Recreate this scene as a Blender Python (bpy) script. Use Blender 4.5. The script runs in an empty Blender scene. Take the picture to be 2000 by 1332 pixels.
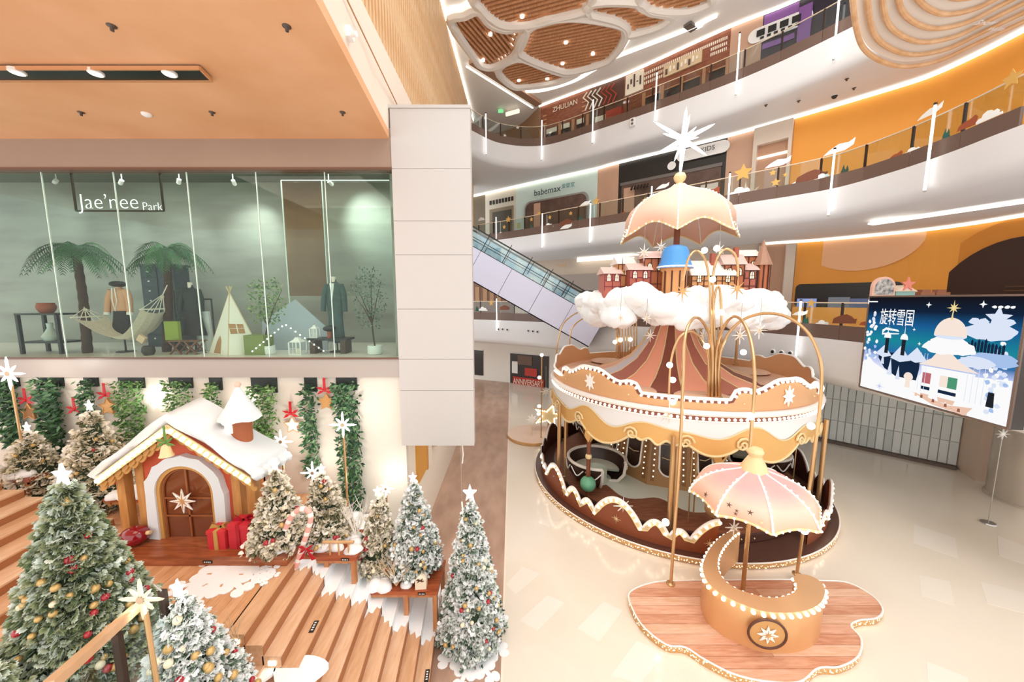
import bpy, math, random
from mathutils import Vector, Matrix
R = math.radians
PI = math.pi
rnd = random.Random(7)
scene = bpy.context.scene
COL = scene.collection

# ------------------------------------------------------------------ camera
FPX, EYE, PITCH = 700.0, 6.3, math.atan(0.115)
cam_data = bpy.data.cameras.new('camera')
cam_data.sensor_width = 36.0
cam_data.lens = FPX / 2000.0 * 36.0
cam_data.clip_end = 200
cam = bpy.data.objects.new('camera', cam_data)
COL.objects.link(cam)
cam.location = (0, 0, EYE)
cam.rotation_euler = (PI / 2 - PITCH, 0, 0)
scene.camera = cam

# ------------------------------------------------------------------ world, lights, exposure
world = bpy.data.worlds.new('world')
scene.world = world
world.use_nodes = True
bg = world.node_tree.nodes['Background']
bg.inputs['Color'].default_value = (1.0, 0.98, 0.955, 1)
bg.inputs['Strength'].default_value = 1.12


def area(name, loc, size, power, color=(1, 1, 1), aim=(0, 0, -1), sizey=None, spread=None):
    l = bpy.data.lights.new(name, 'AREA')
    l.energy = power
    l.color = color
    l.size = size
    if sizey:
        l.shape = 'RECTANGLE'
        l.size_y = sizey
    if spread:
        l.spread = spread
    o = bpy.data.objects.new(name, l)
    COL.objects.link(o)
    o.location = loc
    o.rotation_euler = Vector(aim).to_track_quat('-Z', 'Y').to_euler()
    return o


area('atrium_fill_light', (5.5, 7.6, 18.9), 9, 650, (1, .98, .95))  # added fill light at ceiling height, out of view, no fixture modelled
area('gallery_light', (-5.5, 4.6, 9.45), 3.2, 60, (1, .86, .7))
area('shop_light', (-6.4, 8.9, 9.45), 7.6, 70, (1, .98, .94), sizey=1.2)

scene.view_settings.view_transform = 'Standard'
scene.view_settings.look = 'None'
scene.view_settings.gamma = 1
scene.view_settings.use_curve_mapping = False
scene.view_settings.exposure = 0.68
scene.cycles.sample_clamp_indirect = 3.0
scene.cycles.max_bounces = 5
scene.cycles.use_adaptive_sampling = True
scene.cycles.adaptive_threshold = 0.07
scene.cycles.transparent_max_bounces = 12

# ------------------------------------------------------------------ measuring: pixel of the 2000 x 1332 frame -> place
_c, _s = math.cos(PITCH), math.sin(PITCH)


def ray(u, v):
    a, b = (u - 1000) / FPX, (666 - v) / FPX
    return a, _c + b * _s, -_s + b * _c


def atY(u, v, y):
    x, yy, z = ray(u, v)
    t = y / yy
    return Vector((x * t, y, EYE + z * t))


def atZ(u, v, zz):
    x, yy, z = ray(u, v)
    t = (zz - EYE) / z
    return Vector((x * t, yy * t, zz))


# ------------------------------------------------------------------ materials
MATS = {}


def srgb(h):
    if isinstance(h, str):
        h = h.lstrip('#')
        c = [int(h[i:i + 2], 16) / 255 for i in (0, 2, 4)]
    else:
        c = [q / 255 for q in h]
    return tuple(q / 12.92 if q <= .04045 else ((q + .055) / 1.055) ** 2.4 for q in c)


def mat(name, col, rough=.5, metal=0., noise=0., nscale=6., col2=None, bump=0., bscale=40., emit=0., stretch=None, coat=0., island=None, spec=None):
    """Procedural principled material: base colour, optional second colour mixed by noise, optional bump."""
    if name in MATS:
        return MATS[name]
    m = bpy.data.materials.new(name)
    m.use_nodes = True
    nt = m.node_tree
    bs = nt.nodes['Principled BSDF']
    c = srgb(col) if not (isinstance(col, tuple) and max(col) <= 1.0) else col
    bs.inputs['Base Color'].default_value = (*c, 1)
    bs.inputs['Roughness'].default_value = rough
    bs.inputs['Metallic'].default_value = metal
    if coat:
        bs.inputs['Coat Weight'].default_value = coat
    if spec is not None:
        bs.inputs['Specular IOR Level'].default_value = spec
    if emit:
        bs.inputs['Emission Color'].default_value = (*c, 1)
        bs.inputs['Emission Strength'].default_value = emit
    tc = None
    if noise or bump:
        tc = nt.nodes.new('ShaderNodeTexCoord')
        vec = tc.outputs['Object']
        if stretch:
            mp = nt.nodes.new('ShaderNodeMapping')
            mp.inputs['Scale'].default_value = stretch
            nt.links.new(vec, mp.inputs['Vector'])
            vec = mp.outputs['Vector']
    if noise:
        nz = nt.nodes.new('ShaderNodeTexNoise')
        nz.inputs['Scale'].default_value = nscale
        nz.inputs['Detail'].default_value = 6
        nt.links.new(vec, nz.inputs['Vector'])
        rp = nt.nodes.new('ShaderNodeValToRGB')
        rp.color_ramp.elements[0].position = .35
        rp.color_ramp.elements[1].position = .68
        c2 = srgb(col2) if col2 else tuple(q * (1 - noise) for q in c)
        rp.color_ramp.elements[0].color = (*c2, 1)
        rp.color_ramp.elements[1].color = (*c, 1)
        nt.links.new(nz.outputs['Fac'], rp.inputs['Fac'])
        nt.links.new(rp.outputs['Color'], bs.inputs['Base Color'])
    if island:
        ge = nt.nodes.new('ShaderNodeNewGeometry')
        rp = nt.nodes.new('ShaderNodeValToRGB')
        el = rp.color_ramp.elements
        for i, (p, h) in enumerate(island):
            e = el[i] if i < 2 else el.new(p)
            e.position = p
            e.color = (*srgb(h), 1)
        nt.links.new(ge.outputs['Random Per Island'], rp.inputs['Fac'])
        nt.links.new(rp.outputs['Color'], bs.inputs['Base Color'])
    if bump:
        nb = nt.nodes.new('ShaderNodeTexNoise')
        nb.inputs['Scale'].default_value = bscale
        nb.inputs['Detail'].default_value = 4
        nt.links.new(vec, nb.inputs['Vector'])
        bp = nt.nodes.new('ShaderNodeBump')
        bp.inputs['Strength'].default_value = bump
        bp.inputs['Distance'].default_value = .02
        nt.links.new(nb.outputs['Fac'], bp.inputs['Height'])
        nt.links.new(bp.outputs['Normal'], bs.inputs['Normal'])
    MATS[name] = m
    return m


def glow(name, col, strength):
    if name in MATS:
        return MATS[name]
    m = bpy.data.materials.new(name)
    m.use_nodes = True
    nt = m.node_tree
    nt.nodes.clear()
    e = nt.nodes.new('ShaderNodeEmission')
    e.inputs['Color'].default_value = (*srgb(col), 1)
    e.inputs['Strength'].default_value = strength
    o = nt.nodes.new('ShaderNodeOutputMaterial')
    nt.links.new(e.outputs[0], o.inputs['Surface'])
    if name not in ('strip_glow',):
        m.cycles.emission_sampling = 'NONE'      # tiny sources: found by bounced rays only, quicker
    MATS[name] = m
    return m


def glass(name, col='#f4fbf8', refl=.08, rough=.02):
    if name in MATS:
        return MATS[name]
    m = bpy.data.materials.new(name)
    m.use_nodes = True
    nt = m.node_tree
    nt.nodes.clear()
    t = nt.nodes.new('ShaderNodeBsdfTransparent')
    t.inputs['Color'].default_value = (*srgb(col), 1)
    g = nt.nodes.new('ShaderNodeBsdfGlossy')
    g.inputs['Roughness'].default_value = rough
    mx = nt.nodes.new('ShaderNodeMixShader')
    mx.inputs['Fac'].default_value = refl
    o = nt.nodes.new('ShaderNodeOutputMaterial')
    nt.links.new(t.outputs[0], mx.inputs[1])
    nt.links.new(g.outputs[0], mx.inputs[2])
    nt.links.new(mx.outputs[0], o.inputs['Surface'])
    MATS[name] = m
    return m


def wood(name, c1, c2, scale=(1, 12, 1), rough=.45, nscale=3.):
    return mat(name, c1, rough=rough, noise=1, nscale=nscale, col2=c2, stretch=scale)


white = mat('white_paint', '#f2f0ee', .55)
fascia_white = mat('fascia_white', '#e3e4e6', .45)
cream_wall = mat('cream_wall', '#efe3d2', .7, noise=.04, nscale=1.2)
gold = mat('gold_paint', '#deb47e', .32, metal=.35)
gold_deep = mat('gold_deep', '#d3a064', .38, metal=.2)
gold_pale = mat('gold_pale', '#ecd3a0', .4, metal=.1)
brass = mat('brass_tube', '#cfa878', .25, metal=.65)
dark_brown = mat('dark_brown', '#54403a', .4)
chocolate = mat('chocolate', '#5a3227', .45)
rust = mat('rust_brown', '#8d4a2c', .5)
black = mat('black_metal', '#23211f', .4)
bronze = mat('bronze_post', '#3a2c25', .35, metal=.4)
steel = mat('brushed_steel', '#b9b6b2', .3, metal=.8)
snow = mat('snow', '#fbfbfb', .85, bump=.25, bscale=14)
fluff = mat('cloud_fluff', '#f8f9f9', .95, bump=.9, bscale=5)
bulb_glow = glow('bulb_glow', '#fff0d2', 3.0)
white_glow = glow('white_glow', '#fffaf2', 4.0)
strip_glow = glow('strip_glow', '#fff6e6', 1.7)
clear_glass = glass('clear_glass')
rail_glass = glass('rail_glass', '#f0f6f6', .05)

# ------------------------------------------------------------------ mesh building
ORG = {}


def V(*a):
    return Vector(a[0] if len(a) == 1 else a)


class MB:
    """Collects primitives; build() links them as one mesh object."""

    def __init__(s):
        s.v, s.f = [], []

    def add(s, vs, fs):
        o = len(s.v)
        s.v += [tuple(p) for p in vs]
        s.f += [tuple(i + o for i in f) for f in fs]
        return s

    def bx(s, x0, x1, y0, y1, z0, z1):
        return s.add([(x, y, z) for z in (z0, z1) for y in (y0, y1) for x in (x0, x1)],
                     [(0, 2, 3, 1), (4, 5, 7, 6), (0, 1, 5, 4), (2, 6, 7, 3), (0, 4, 6, 2), (1, 3, 7, 5)])

    def box(s, c, sz, rz=0., M=None):
        c = V(c)
        M = M or Matrix.Rotation(rz, 3, 'Z')
        p = [c + M @ V(x * sz[0] / 2, y * sz[1] / 2, z * sz[2] / 2) for z in (-1, 1) for y in (-1, 1) for x in (-1, 1)]
        return s.add(p, [(0, 2, 3, 1), (4, 5, 7, 6), (0, 1, 5, 4), (2, 6, 7, 3), (0, 4, 6, 2), (1, 3, 7, 5)])

    def bar(s, p0, p1, w, h, up=(0, 0, 1)):
        """Rectangular bar from p0 to p1, w across, h along 'up'."""
        p0, p1 = V(p0), V(p1)
        d = (p1 - p0).normalized()
        sd = d.cross(V(up))
        if sd.length < 1e-4:
            sd = d.cross(V(0, 1, 0))
        sd.normalize()
        u = sd.cross(d)
        P = []
        for q in (p0, p1):
            P += [q - sd * w / 2 - u * h / 2, q + sd * w / 2 - u * h / 2, q + sd * w / 2 + u * h / 2, q - sd * w / 2 + u * h / 2]
        return s.add(P, [(3, 2, 1, 0), (4, 5, 6, 7), (0, 1, 5, 4), (1, 2, 6, 5), (2, 3, 7, 6), (3, 0, 4, 7)])

    def tube(s, path, r, n=8, closed=False, caps=True):
        path = [V(p) for p in path]
        m = len(path)
        rs = r if isinstance(r, (list, tuple)) else [r] * m
        ref = None
        vs, fs = [], []
        for i, p in enumerate(path):
            a = path[(i - 1) % m] if (closed or i) else p
            b = path[(i + 1) % m] if (closed or i < m - 1) else p
            d = (b - a)
            d = d.normalized() if d.length > 1e-9 else V(0, 0, 1)
            if ref is None:
                ref = d.orthogonal().normalized()
            ref = (ref - d * ref.dot(d))
            ref = ref.normalized() if ref.length > 1e-6 else d.orthogonal().normalized()
            bn = d.cross(ref)
            for k in range(n):
                t = 2 * PI * k / n
                vs.append(p + (ref * math.cos(t) + bn * math.sin(t)) * rs[i])
        for i in range(m if closed else m - 1):
            j = (i + 1) % m
            for k in range(n):
                l = (k + 1) % n
                fs.append((i * n + k, i * n + l, j * n + l, j * n + k))
        if caps and not closed:
            fs.append(tuple(range(n - 1, -1, -1)))
            fs.append(tuple((m - 1) * n + k for k in range(n)))
        return s.add(vs, fs)

    def cyl(s, p0, p1, r, n=12, r1=None):
        return s.tube([p0, p1], [r, r if r1 is None else r1], n)

    def lathe(s, prof, n=24, c=(0, 0, 0), a0=0., a1=2 * PI, mod=None):
        """prof: list of (radius, z). mod(angle, i) -> (dr, dz)."""
        full = abs(a1 - a0 - 2 * PI) < 1e-6
        cols = n if full else n + 1
        vs, fs = [], []
        for k in range(cols):
            t = a0 + (a1 - a0) * k / n
            for i, (r, z) in enumerate(prof):
                dr, dz = mod(t, i) if mod else (0, 0)
                vs.append((c[0] + (r + dr) * math.cos(t), c[1] + (r + dr) * math.sin(t), c[2] + z + dz))
        m = len(prof)
        for k in range(n):
            l = (k + 1) % cols
            for i in range(m - 1):
                fs.append((k * m + i, l * m + i, l * m + i + 1, k * m + i + 1))
        return s.add(vs, fs)

    def ball(s, c, r, n=10, m=7, sc=(1, 1, 1)):
        c = V(c)
        vs = [c + V(0, 0, -r * sc[2])]
        for i in range(1, m):
            f = -PI / 2 + PI * i / m
            for k in range(n):
                t = 2 * PI * k / n
                vs.append(c + V(r * math.cos(f) * math.cos(t) * sc[0], r * math.cos(f) * math.sin(t) * sc[1], r * math.sin(f) * sc[2]))
        vs.append(c + V(0, 0, r * sc[2]))
        fs = [(0, 1 + (k + 1) % n, 1 + k) for k in range(n)]
        for i in range(m - 2):
            for k in range(n):
                a, b = 1 + i * n + k, 1 + i * n + (k + 1) % n
                fs.append((a, b, b + n, a + n))
        t = len(vs) - 1
        fs += [(t, t - n + k, t - n + (k + 1) % n) for k in range(n)]
        return s.add(vs, fs)

    def prism(s, poly, z0, z1):
        n = len(poly)
        return s.add([(p[0], p[1], z0) for p in poly] + [(p[0], p[1], z1) for p in poly],
                     [tuple(range(n - 1, -1, -1)), tuple(range(n, 2 * n))] + [(i, (i + 1) % n, n + (i + 1) % n, n + i) for i in range(n)])

    def slab(s, poly3, vec):
        """Extrude a planar polygon given in 3-D by vec."""
        n = len(poly3)
        vec = V(vec)
        p = [V(q) for q in poly3]
        return s.add(p + [q + vec for q in p],
                     [tuple(range(n - 1, -1, -1)), tuple(range(n, 2 * n))] + [(i, (i + 1) % n, n + (i + 1) % n, n + i) for i in range(n)])

    def strip(s, A, B):
        """Quads between two equally long point rows."""
        n = len(A)
        return s.add(list(A) + list(B), [(i, i + 1, n + i + 1, n + i) for i in range(n - 1)])

    def wallcurve(s, pts, z0, z1, th=.1, side=1):
        """Thick vertical wall along a plan curve; side = which way it thickens."""
        pts = [V(p[0], p[1], 0) for p in pts]
        q = off(pts, th * side)
        n = len(pts)
        vs = [(p.x, p.y, z0) for p in pts] + [(p.x, p.y, z1) for p in pts] + [(p.x, p.y, z1) for p in q] + [(p.x, p.y, z0) for p in q]
        fs = []
        for r_ in range(4):
            a, b = r_ * n, ((r_ + 1) % 4) * n
            fs += [(a + i, a + i + 1, b + i + 1, b + i) for i in range(n - 1)]
        fs += [(0, n, 2 * n, 3 * n), (n - 1, 4 * n - 1, 3 * n - 1, 2 * n - 1)]
        return s.add(vs, fs)

    def xf(s, M):
        s.v = [tuple(M @ V(p)) for p in s.v]
        return s

    def build(s, name, m, parent=None, smooth=False, angle=40, uv=None):
        me = bpy.data.meshes.new(name)
        if parent is None:
            xs = [p[0] for p in s.v]
            ys = [p[1] for p in s.v]
            o = V((min(xs) + max(xs)) / 2, (min(ys) + max(ys)) / 2, min(p[2] for p in s.v))
        else:
            o = ORG[parent.name]
        me.from_pydata([(p[0] - o.x, p[1] - o.y, p[2] - o.z) for p in s.v], [], s.f)
        if smooth:
            me.polygons.foreach_set('use_smooth', [True] * len(me.polygons))
            if angle < 180:
                me.set_sharp_from_angle(angle=R(angle))
        if m is not None:
            for q in (m if isinstance(m, (list, tuple)) else [m]):
                me.materials.append(q)
        me.update()
        ob = bpy.data.objects.new(name, me)
        COL.objects.link(ob)
        if parent is None:
            ob.location = o
            ORG[ob.name] = o
        else:
            ob.parent = parent
            ORG[ob.name] = o
        return ob


def fix_normals(ob):
    import bmesh
    bm = bmesh.new()
    bm.from_mesh(ob.data)
    bmesh.ops.recalc_face_normals(bm, faces=bm.faces)
    bm.to_mesh(ob.data)
    bm.free()


def tag(o, label=None, cat=None, group=None, kind=None):
    if label:
        o['label'] = label
    if cat:
        o['category'] = cat
    if group:
        o['group'] = group
    if kind:
        o['kind'] = kind
    return o


def thing(name, loc, label=None, cat=None, group=None, kind=None):
    o = bpy.data.objects.new(name, None)
    o.empty_display_size = .1
    COL.objects.link(o)
    o.location = loc
    ORG[o.name] = V(loc)
    return tag(o, label, cat, group, kind)


def struct(name, mb, m, parent=None, smooth=False):
    o = mb.build(name, m, parent, smooth)
    if parent is None:
        o['kind'] = 'structure'
    return o


def dup(src, name, parent, loc, rot=None, scale=None):
    """A copy of one part (shared mesh) at a world place under a parent."""
    c = src.copy()
    c.name = name
    COL.objects.link(c)
    c.parent = parent
    c.location = V(loc) - (ORG[parent.name] if parent else V(0, 0, 0))
    if rot is not None:
        c.rotation_euler = rot
    if scale is not None:
        c.scale = (scale,) * 3 if isinstance(scale, (int, float)) else scale
    return c


class Shared:
    """One mesh used by many alike pieces; mesh is built around its own origin."""

    def __init__(s, name, mb, m, smooth=True):
        s.name = name
        s.me = bpy.data.meshes.new(name)
        s.me.from_pydata(mb.v, [], mb.f)
        if smooth:
            s.me.polygons.foreach_set('use_smooth', [True] * len(s.me.polygons))
        s.me.materials.append(m)
        s.me.update()

    def put(s, loc, parent=None, rot=None, scale=None, name=None):
        o = bpy.data.objects.new(name or s.name, s.me)
        COL.objects.link(o)
        o.parent = parent
        o.location = V(loc) - (ORG[parent.name] if parent else V(0, 0, 0))
        if rot is not None:
            if isinstance(rot, Matrix):
                o.rotation_euler = rot.to_euler()
            else:
                o.rotation_euler = rot
        if scale is not None:
            o.scale = (scale,) * 3 if isinstance(scale, (int, float)) else scale
        ORG[o.name] = V(loc)
        return o


def copy_tree(src, loc, rz=0., scale=1., label=None, group=None):
    def rec(o, parent):
        c = o.copy()
        COL.objects.link(c)
        c.parent = parent
        ORG[c.name] = V(loc)
        for ch in list(o.children):
            rec(ch, c)
        return c
    r = rec(src, None)
    r.location = loc
    r.rotation_euler = (0, 0, rz)
    r.scale = (scale,) * 3 if isinstance(scale, (int, float)) else scale
    if label:
        r['label'] = label
    if group:
        r['group'] = group
    return r


def cr(pts, k=8, closed=False):
    """Catmull-Rom through points."""
    P = [V(*p) if len(p) == 3 else V(p[0], p[1], 0) for p in pts]
    n = len(P)
    out = []
    rng = n if closed else n - 1
    for i in range(rng):
        p1, p2 = P[i], P[(i + 1) % n]
        p0 = P[(i - 1) % n] if (closed or i) else p1 * 2 - p2
        p3 = P[(i + 2) % n] if (closed or i < n - 2) else p2 * 2 - p1
        for j in range(k):
            t = j / k
            out.append(((p1 * 2) + (p2 - p0) * t + (p0 * 2 - p1 * 5 + p2 * 4 - p3) * t * t + (p1 * 3 - p0 - p2 * 3 + p3) * t ** 3) * .5)
    if not closed:
        out.append(P[-1])
    return out


def off(pts, d, closed=False):
    """Offset a plan curve to its left (d > 0)."""
    n = len(pts)
    out = []
    for i in range(n):
        a = pts[(i - 1) % n] if (closed or i) else pts[i]
        b = pts[(i + 1) % n] if (closed or i < n - 1) else pts[i]
        t = b - a
        t.z = 0
        t = t.normalized() if t.length > 1e-9 else V(1, 0, 0)
        out.append(pts[i] + V(-t.y, t.x, 0) * d)
    return out


def resample(pts, step):
    out = [pts[0].copy()]
    acc = 0.
    for a, b in zip(pts, pts[1:]):
        L = (b - a).length
        d = step - acc
        while d <= L:
            out.append(a.lerp(b, d / L))
            d += step
        acc = (acc + L) % step if L else acc
    return out


def on_curve(curve, u, z):
    """Point of a plan curve that stands at image column u at height z, with its index."""
    k = (u - 1000) / FPX
    best = None
    for i in range(len(curve) - 1):
        a, b = curve[i], curve[i + 1]
        fa = a.x - k * (a.y * _c - (z - EYE) * _s)
        fb = b.x - k * (b.y * _c - (z - EYE) * _s)
        if fa * fb <= 0 and fa != fb:
            t = fa / (fa - fb)
            p = a.lerp(b, t)
            return V(p.x, p.y, z), i + t
    g = [abs(p.x - k * (p.y * _c - (z - EYE) * _s)) for p in (curve[0], curve[-1])]
    p = curve[-1] if g[1] < g[0] else curve[0]
    return V(p.x, p.y, z), (len(curve) - 1.0 if g[1] < g[0] else 0.0)


def sub_curve(curve, i0, i1):
    """Part of a polyline between two float indices."""
    def g(t):
        i = min(int(t), len(curve) - 2)
        return curve[i].lerp(curve[i + 1], t - i)
    return [g(i0)] + [curve[i].copy() for i in range(int(i0) + 1, int(math.ceil(i1)))] + [g(i1)]


_TEXT = {}


def text_mesh(body, ext=.01, thin=0.):
    """Flat lettering turned into a mesh, centred in x and y, cap height 1 unit wide as set."""
    key = (body, thin)
    if key in _TEXT:
        return _TEXT[key]
    cu = bpy.data.curves.new('lettering', 'FONT')
    cu.body = body
    cu.extrude = ext
    cu.offset = thin
    cu.align_x = 'CENTER'
    cu.align_y = 'CENTER'
    cu.resolution_u = 3
    o = bpy.data.objects.new('lettering', cu)
    COL.objects.link(o)
    dg = bpy.context.evaluated_depsgraph_get()
    dg.update()
    me = bpy.data.meshes.new_from_object(o.evaluated_get(dg))
    bpy.data.objects.remove(o)
    xs = [p.co.x for p in me.vertices]
    ys = [p.co.y for p in me.vertices]
    w, h = max(xs) - min(xs), max(ys) - min(ys)
    cx, cy = (max(xs) + min(xs)) / 2, (max(ys) + min(ys)) / 2
    for p in me.vertices:
        p.co.x = (p.co.x - cx) / w
        p.co.y = (p.co.y - cy) / w
        p.co.z = p.co.z / w
    _TEXT[key] = (me, h / w)
    return _TEXT[key]


def lettering(body, m, c, width, right, parent=None, up=(0, 0, 1), name='lettering', ext=.01, height=None, thin=0.):
    me, ar = text_mesh(body, .01, thin)
    me = me.copy()
    me.name = name
    me.materials.clear()
    me.materials.append(m)
    r, u = V(right).normalized(), V(up).normalized()
    u = (u - r * u.dot(r)).normalized()
    n = r.cross(u)
    sx = width
    sy = width if height is None else height / ar
    c = V(c)
    o0 = ORG[parent.name] if parent else c
    for p in me.vertices:
        q = c + r * (p.co.x * sx) + u * (p.co.y * sy) + n * (p.co.z * sx)
        p.co = q - o0
    me.update()
    o = bpy.data.objects.new(name, me)
    COL.objects.link(o)
    o.parent = parent
    if parent is None:
        o.location = c
    ORG[o.name] = o0
    return o


for _t in ('Jae\u2019nee', 'Park', 'ZHULIAN', 'babemax', '\u7231\u5a74\u5ba4', 'KIDS', '\u65cb\u8f6c\u96ea\u56fd', 'ANNIVERSARY', 'logical', 'Snow', 'Waltz'):
    text_mesh(_t, .01, -.022 if _t in ('Jae\u2019nee', 'Park') else 0.)
# ================================================================== SETTING
# ---------------------------------------------------------------- floor
floor_m = mat('polished_cream_stone', '#f0e6d8', .15, noise=1, nscale=.35, col2='#ebdfce', coat=.3)
struct('floor', MB().bx(-.17, 24, -1, 34, -.1, 0), floor_m)
marble = mat('brown_marble', '#c3a28d', .28, noise=1, nscale=1.1, col2='#aa8a76', stretch=(2.2, .8, 1))
struct('floor_marble_strip', MB().bx(-14, -.17, -1, 34, -.1, -.001), marble)
struct('trim_1', MB().bx(-.19, -.15, -1, 34, -.05, .004), mat('pale_trim', '#f3e6d4', .3))

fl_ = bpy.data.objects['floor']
patch_m = mat('pale_patch', '#f2e9dd', .14, coat=.3)  # paler patches laid just proud of the floor
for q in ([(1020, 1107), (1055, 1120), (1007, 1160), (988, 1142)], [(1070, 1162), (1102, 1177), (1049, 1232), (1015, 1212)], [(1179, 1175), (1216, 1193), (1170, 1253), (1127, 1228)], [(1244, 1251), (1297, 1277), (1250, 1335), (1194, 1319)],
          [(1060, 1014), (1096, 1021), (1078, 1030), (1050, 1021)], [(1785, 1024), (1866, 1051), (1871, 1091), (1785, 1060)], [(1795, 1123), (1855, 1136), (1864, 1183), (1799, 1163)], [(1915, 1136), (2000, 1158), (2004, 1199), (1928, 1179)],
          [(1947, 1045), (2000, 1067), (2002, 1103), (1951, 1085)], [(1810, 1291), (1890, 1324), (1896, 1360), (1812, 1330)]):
    MB().slab([atZ(u, v, 0.0) for u, v in q], (0, 0, .003)).build('floor_patch', patch_m, fl_)

# ---------------------------------------------------------------- plan curves of the three galleries
L4 = cr([(-5.4, 17.0), (-3.9, 19.3), (-2.28, 21.7), (-.63, 23.4), (1.92, 23.7), (4.68, 21.75), (7.68, 19.15), (10.16, 16.7), (12.0, 13.95), (13.3, 10.8), (13.8, 7.5), (13.8, 2)], 8)
L3 = cr([(-6.0, 27.5), (-3.2, 26.2), (-.68, 24.5), (1.27, 22.9), (2.96, 21.4), (5.39, 19.4), (8.92, 16.2), (10.01, 15.2), (10.97, 14.3), (11.7, 13.3), (12.0, 11.6), (11.95, 10.2), (11.75, 8.9), (11.5, 6), (11.4, 2)], 6)
L2 = cr([(-6.5, 26), (-4, 24.6), (-1, 23.0), (1.2, 21.4), (4, 19.0), (7, 16.9), (9.3, 15.1), (10.3, 13.2), (10.6, 11), (10.7, 8), (10.7, 2)], 6)
S4 = cr([(1.86, 25.3), (4.64, 23.25), (6.64, 21.8), (10.1, 18.5), (12.2, 16.85), (14.4, 14.2), (15.9, 11), (16.6, 7), (16.6, 2)], 8)
S3 = cr([(-6, 31.5), (-3, 29.6), (2.1, 25.9), (5.3, 23.65), (6.45, 22.6), (10.5, 19.4), (12.6, 17.4), (13.8, 16.15), (15, 14.8), (15.45, 14.1), (15.65, 13.1), (15.7, 12), (15.7, 7), (15.7, 2)], 6)
S2 = cr([(-8, 31), (-3, 28.6), (0, 27.2), (5, 24), (9, 20.8), (12.3, 17.9), (13.8, 17.0), (15, 15.8), (16.3, 14), (16.6, 11), (16.6, 2)], 6)
S1 = cr([(-7, 30), (-3.05, 28.2), (0, 26.8), (4, 24.4), (8, 21.4), (11.5, 18.2), (13.96, 15.67), (16.69, 12.84), (18.4, 10.5), (19, 6), (19, 2)], 6)


def slab_ring(name, L, S, z, ft, soffit, cove):
    """Gallery slab: white rounded fascia, floor on top, soffit reaching back to the shopfronts."""
    inner = off(L, 9.0)
    prof = [(0, z), (0, ft + .35), (.10, ft + .12), (.3, ft)]
    rows = [[p + V(0, 0, zz) for p in off(L, d)] for d, zz in prof]
    rows += [[p + V(0, 0, soffit + (.1 if cove else 0)) for p in off(L, .9)], [p + V(0, 0, soffit) for p in off(L, 1.25)], [p + V(0, 0, soffit) for p in inner],
             [p + V(0, 0, z) for p in inner], [p + V(0, 0, z) for p in L]]
    mb = MB()
    n = len(L)
    for r_ in rows:
        mb.v += [tuple(p) for p in r_]
    for k in range(len(rows) - 1):
        for i in range(n - 1):
            mb.f.append((k * n + i, k * n + i + 1, (k + 1) * n + i + 1, (k + 1) * n + i))
    return struct(name, mb, fascia_white, smooth=True)


slab_ring('ceiling_gallery_top', L4, S4, 15.9, 14.62, 14.5, True)
slab_ring('ceiling_gallery_middle', L3, S3, 10.3, 9.25, 9.05, True)
slab_ring('ceiling_gallery_lower', L2, S2, 5.0, 3.45, 3.3, True)

# ---------------------------------------------------------------- atrium ceiling with its wooden bays
ceil = struct('ceiling', MB().bx(-14, 26, 1, 40, 19.0, 19.3), mat('ceiling_paint', '#f7f5f2', .7))
slat_m = wood('ceiling_slat_wood', '#e0a87c', '#c88c60', (8, 1, 8))
bay_back = mat('bay_recess', '#3a2519', .8)
rim_m = mat('bay_rim', '#f4efe8', .5)


def crop8(pts):
    return [(860 + x / 3.172, y / 3.172) for x, y in pts]


def clip_line(poly, p, d):
    """Intervals of the line p + t d inside a plan polygon."""
    ts = []
    n = len(poly)
    for i in range(n):
        a, b = poly[i], poly[(i + 1) % n]
        e = b - a
        den = d.x * e.y - d.y * e.x
        if abs(den) < 1e-9:
            continue
        w = a - p
        t = (w.x * e.y - w.y * e.x) / den
        s_ = (w.x * d.y - w.y * d.x) / den
        if 0 <= s_ < 1:
            ts.append(t)
    ts.sort()
    return [(ts[i], ts[i + 1]) for i in range(0, len(ts) - 1, 2)]


lamp_dot = Shared('downlight', MB().cyl((0, 0, -.04), (0, 0, .05), .09, 10), white_glow)


def bay(pix, sa, sb, spacing, lamps=()):
    """One wooden bay: dark backing, slats along the direction from pixel sa to sb, white rim, downlights."""
    zc = 19.0
    poly = [atZ(u, v, zc) for u, v in pix]
    poly = cr([(p.x, p.y) for p in poly], 4, closed=True)
    if sum(a.x * b.y - b.x * a.y for a, b in zip(poly, poly[1:] + poly[:1])) < 0:
        poly = poly[::-1]
    b = MB().prism(poly, zc - .06, zc + .02).build('wooden_bay', bay_back, ceil)
    A, B = atZ(*sa, zc), atZ(*sb, zc)
    d = (B - A).normalized()
    nrm = V(-d.y, d.x, 0)
    c = sum((p for p in poly), V(0, 0, 0)) / len(poly)
    k = [(p - c).dot(nrm) for p in poly]
    t = math.floor(min(k) / spacing) * spacing
    while t < max(k):
        p0 = c + nrm * t
        for t0, t1 in clip_line(poly, V(p0.x, p0.y, 0), d):
            if t1 - t0 > .15:
                q0, q1 = p0 + d * t0, p0 + d * t1
                q0.z = q1.z = zc - .13
                MB().bar(q0, q1, spacing * .5, .13).build('ceiling_slat', slat_m, b)
        t += spacing
    MB().tube([V(p.x, p.y, zc - .17) for p in poly], .23, 8, closed=True).build('bay_rim', rim_m, b, smooth=True)
    MB().tube([V(p.x, p.y, zc - .05) for p in off(poly, -.3, True)], .05, 6, closed=True).build('light_strip', strip_glow, b, smooth=True)
    for u, v in lamps:
        lamp_dot.put(atZ(u, v, zc - .2), b)


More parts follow.
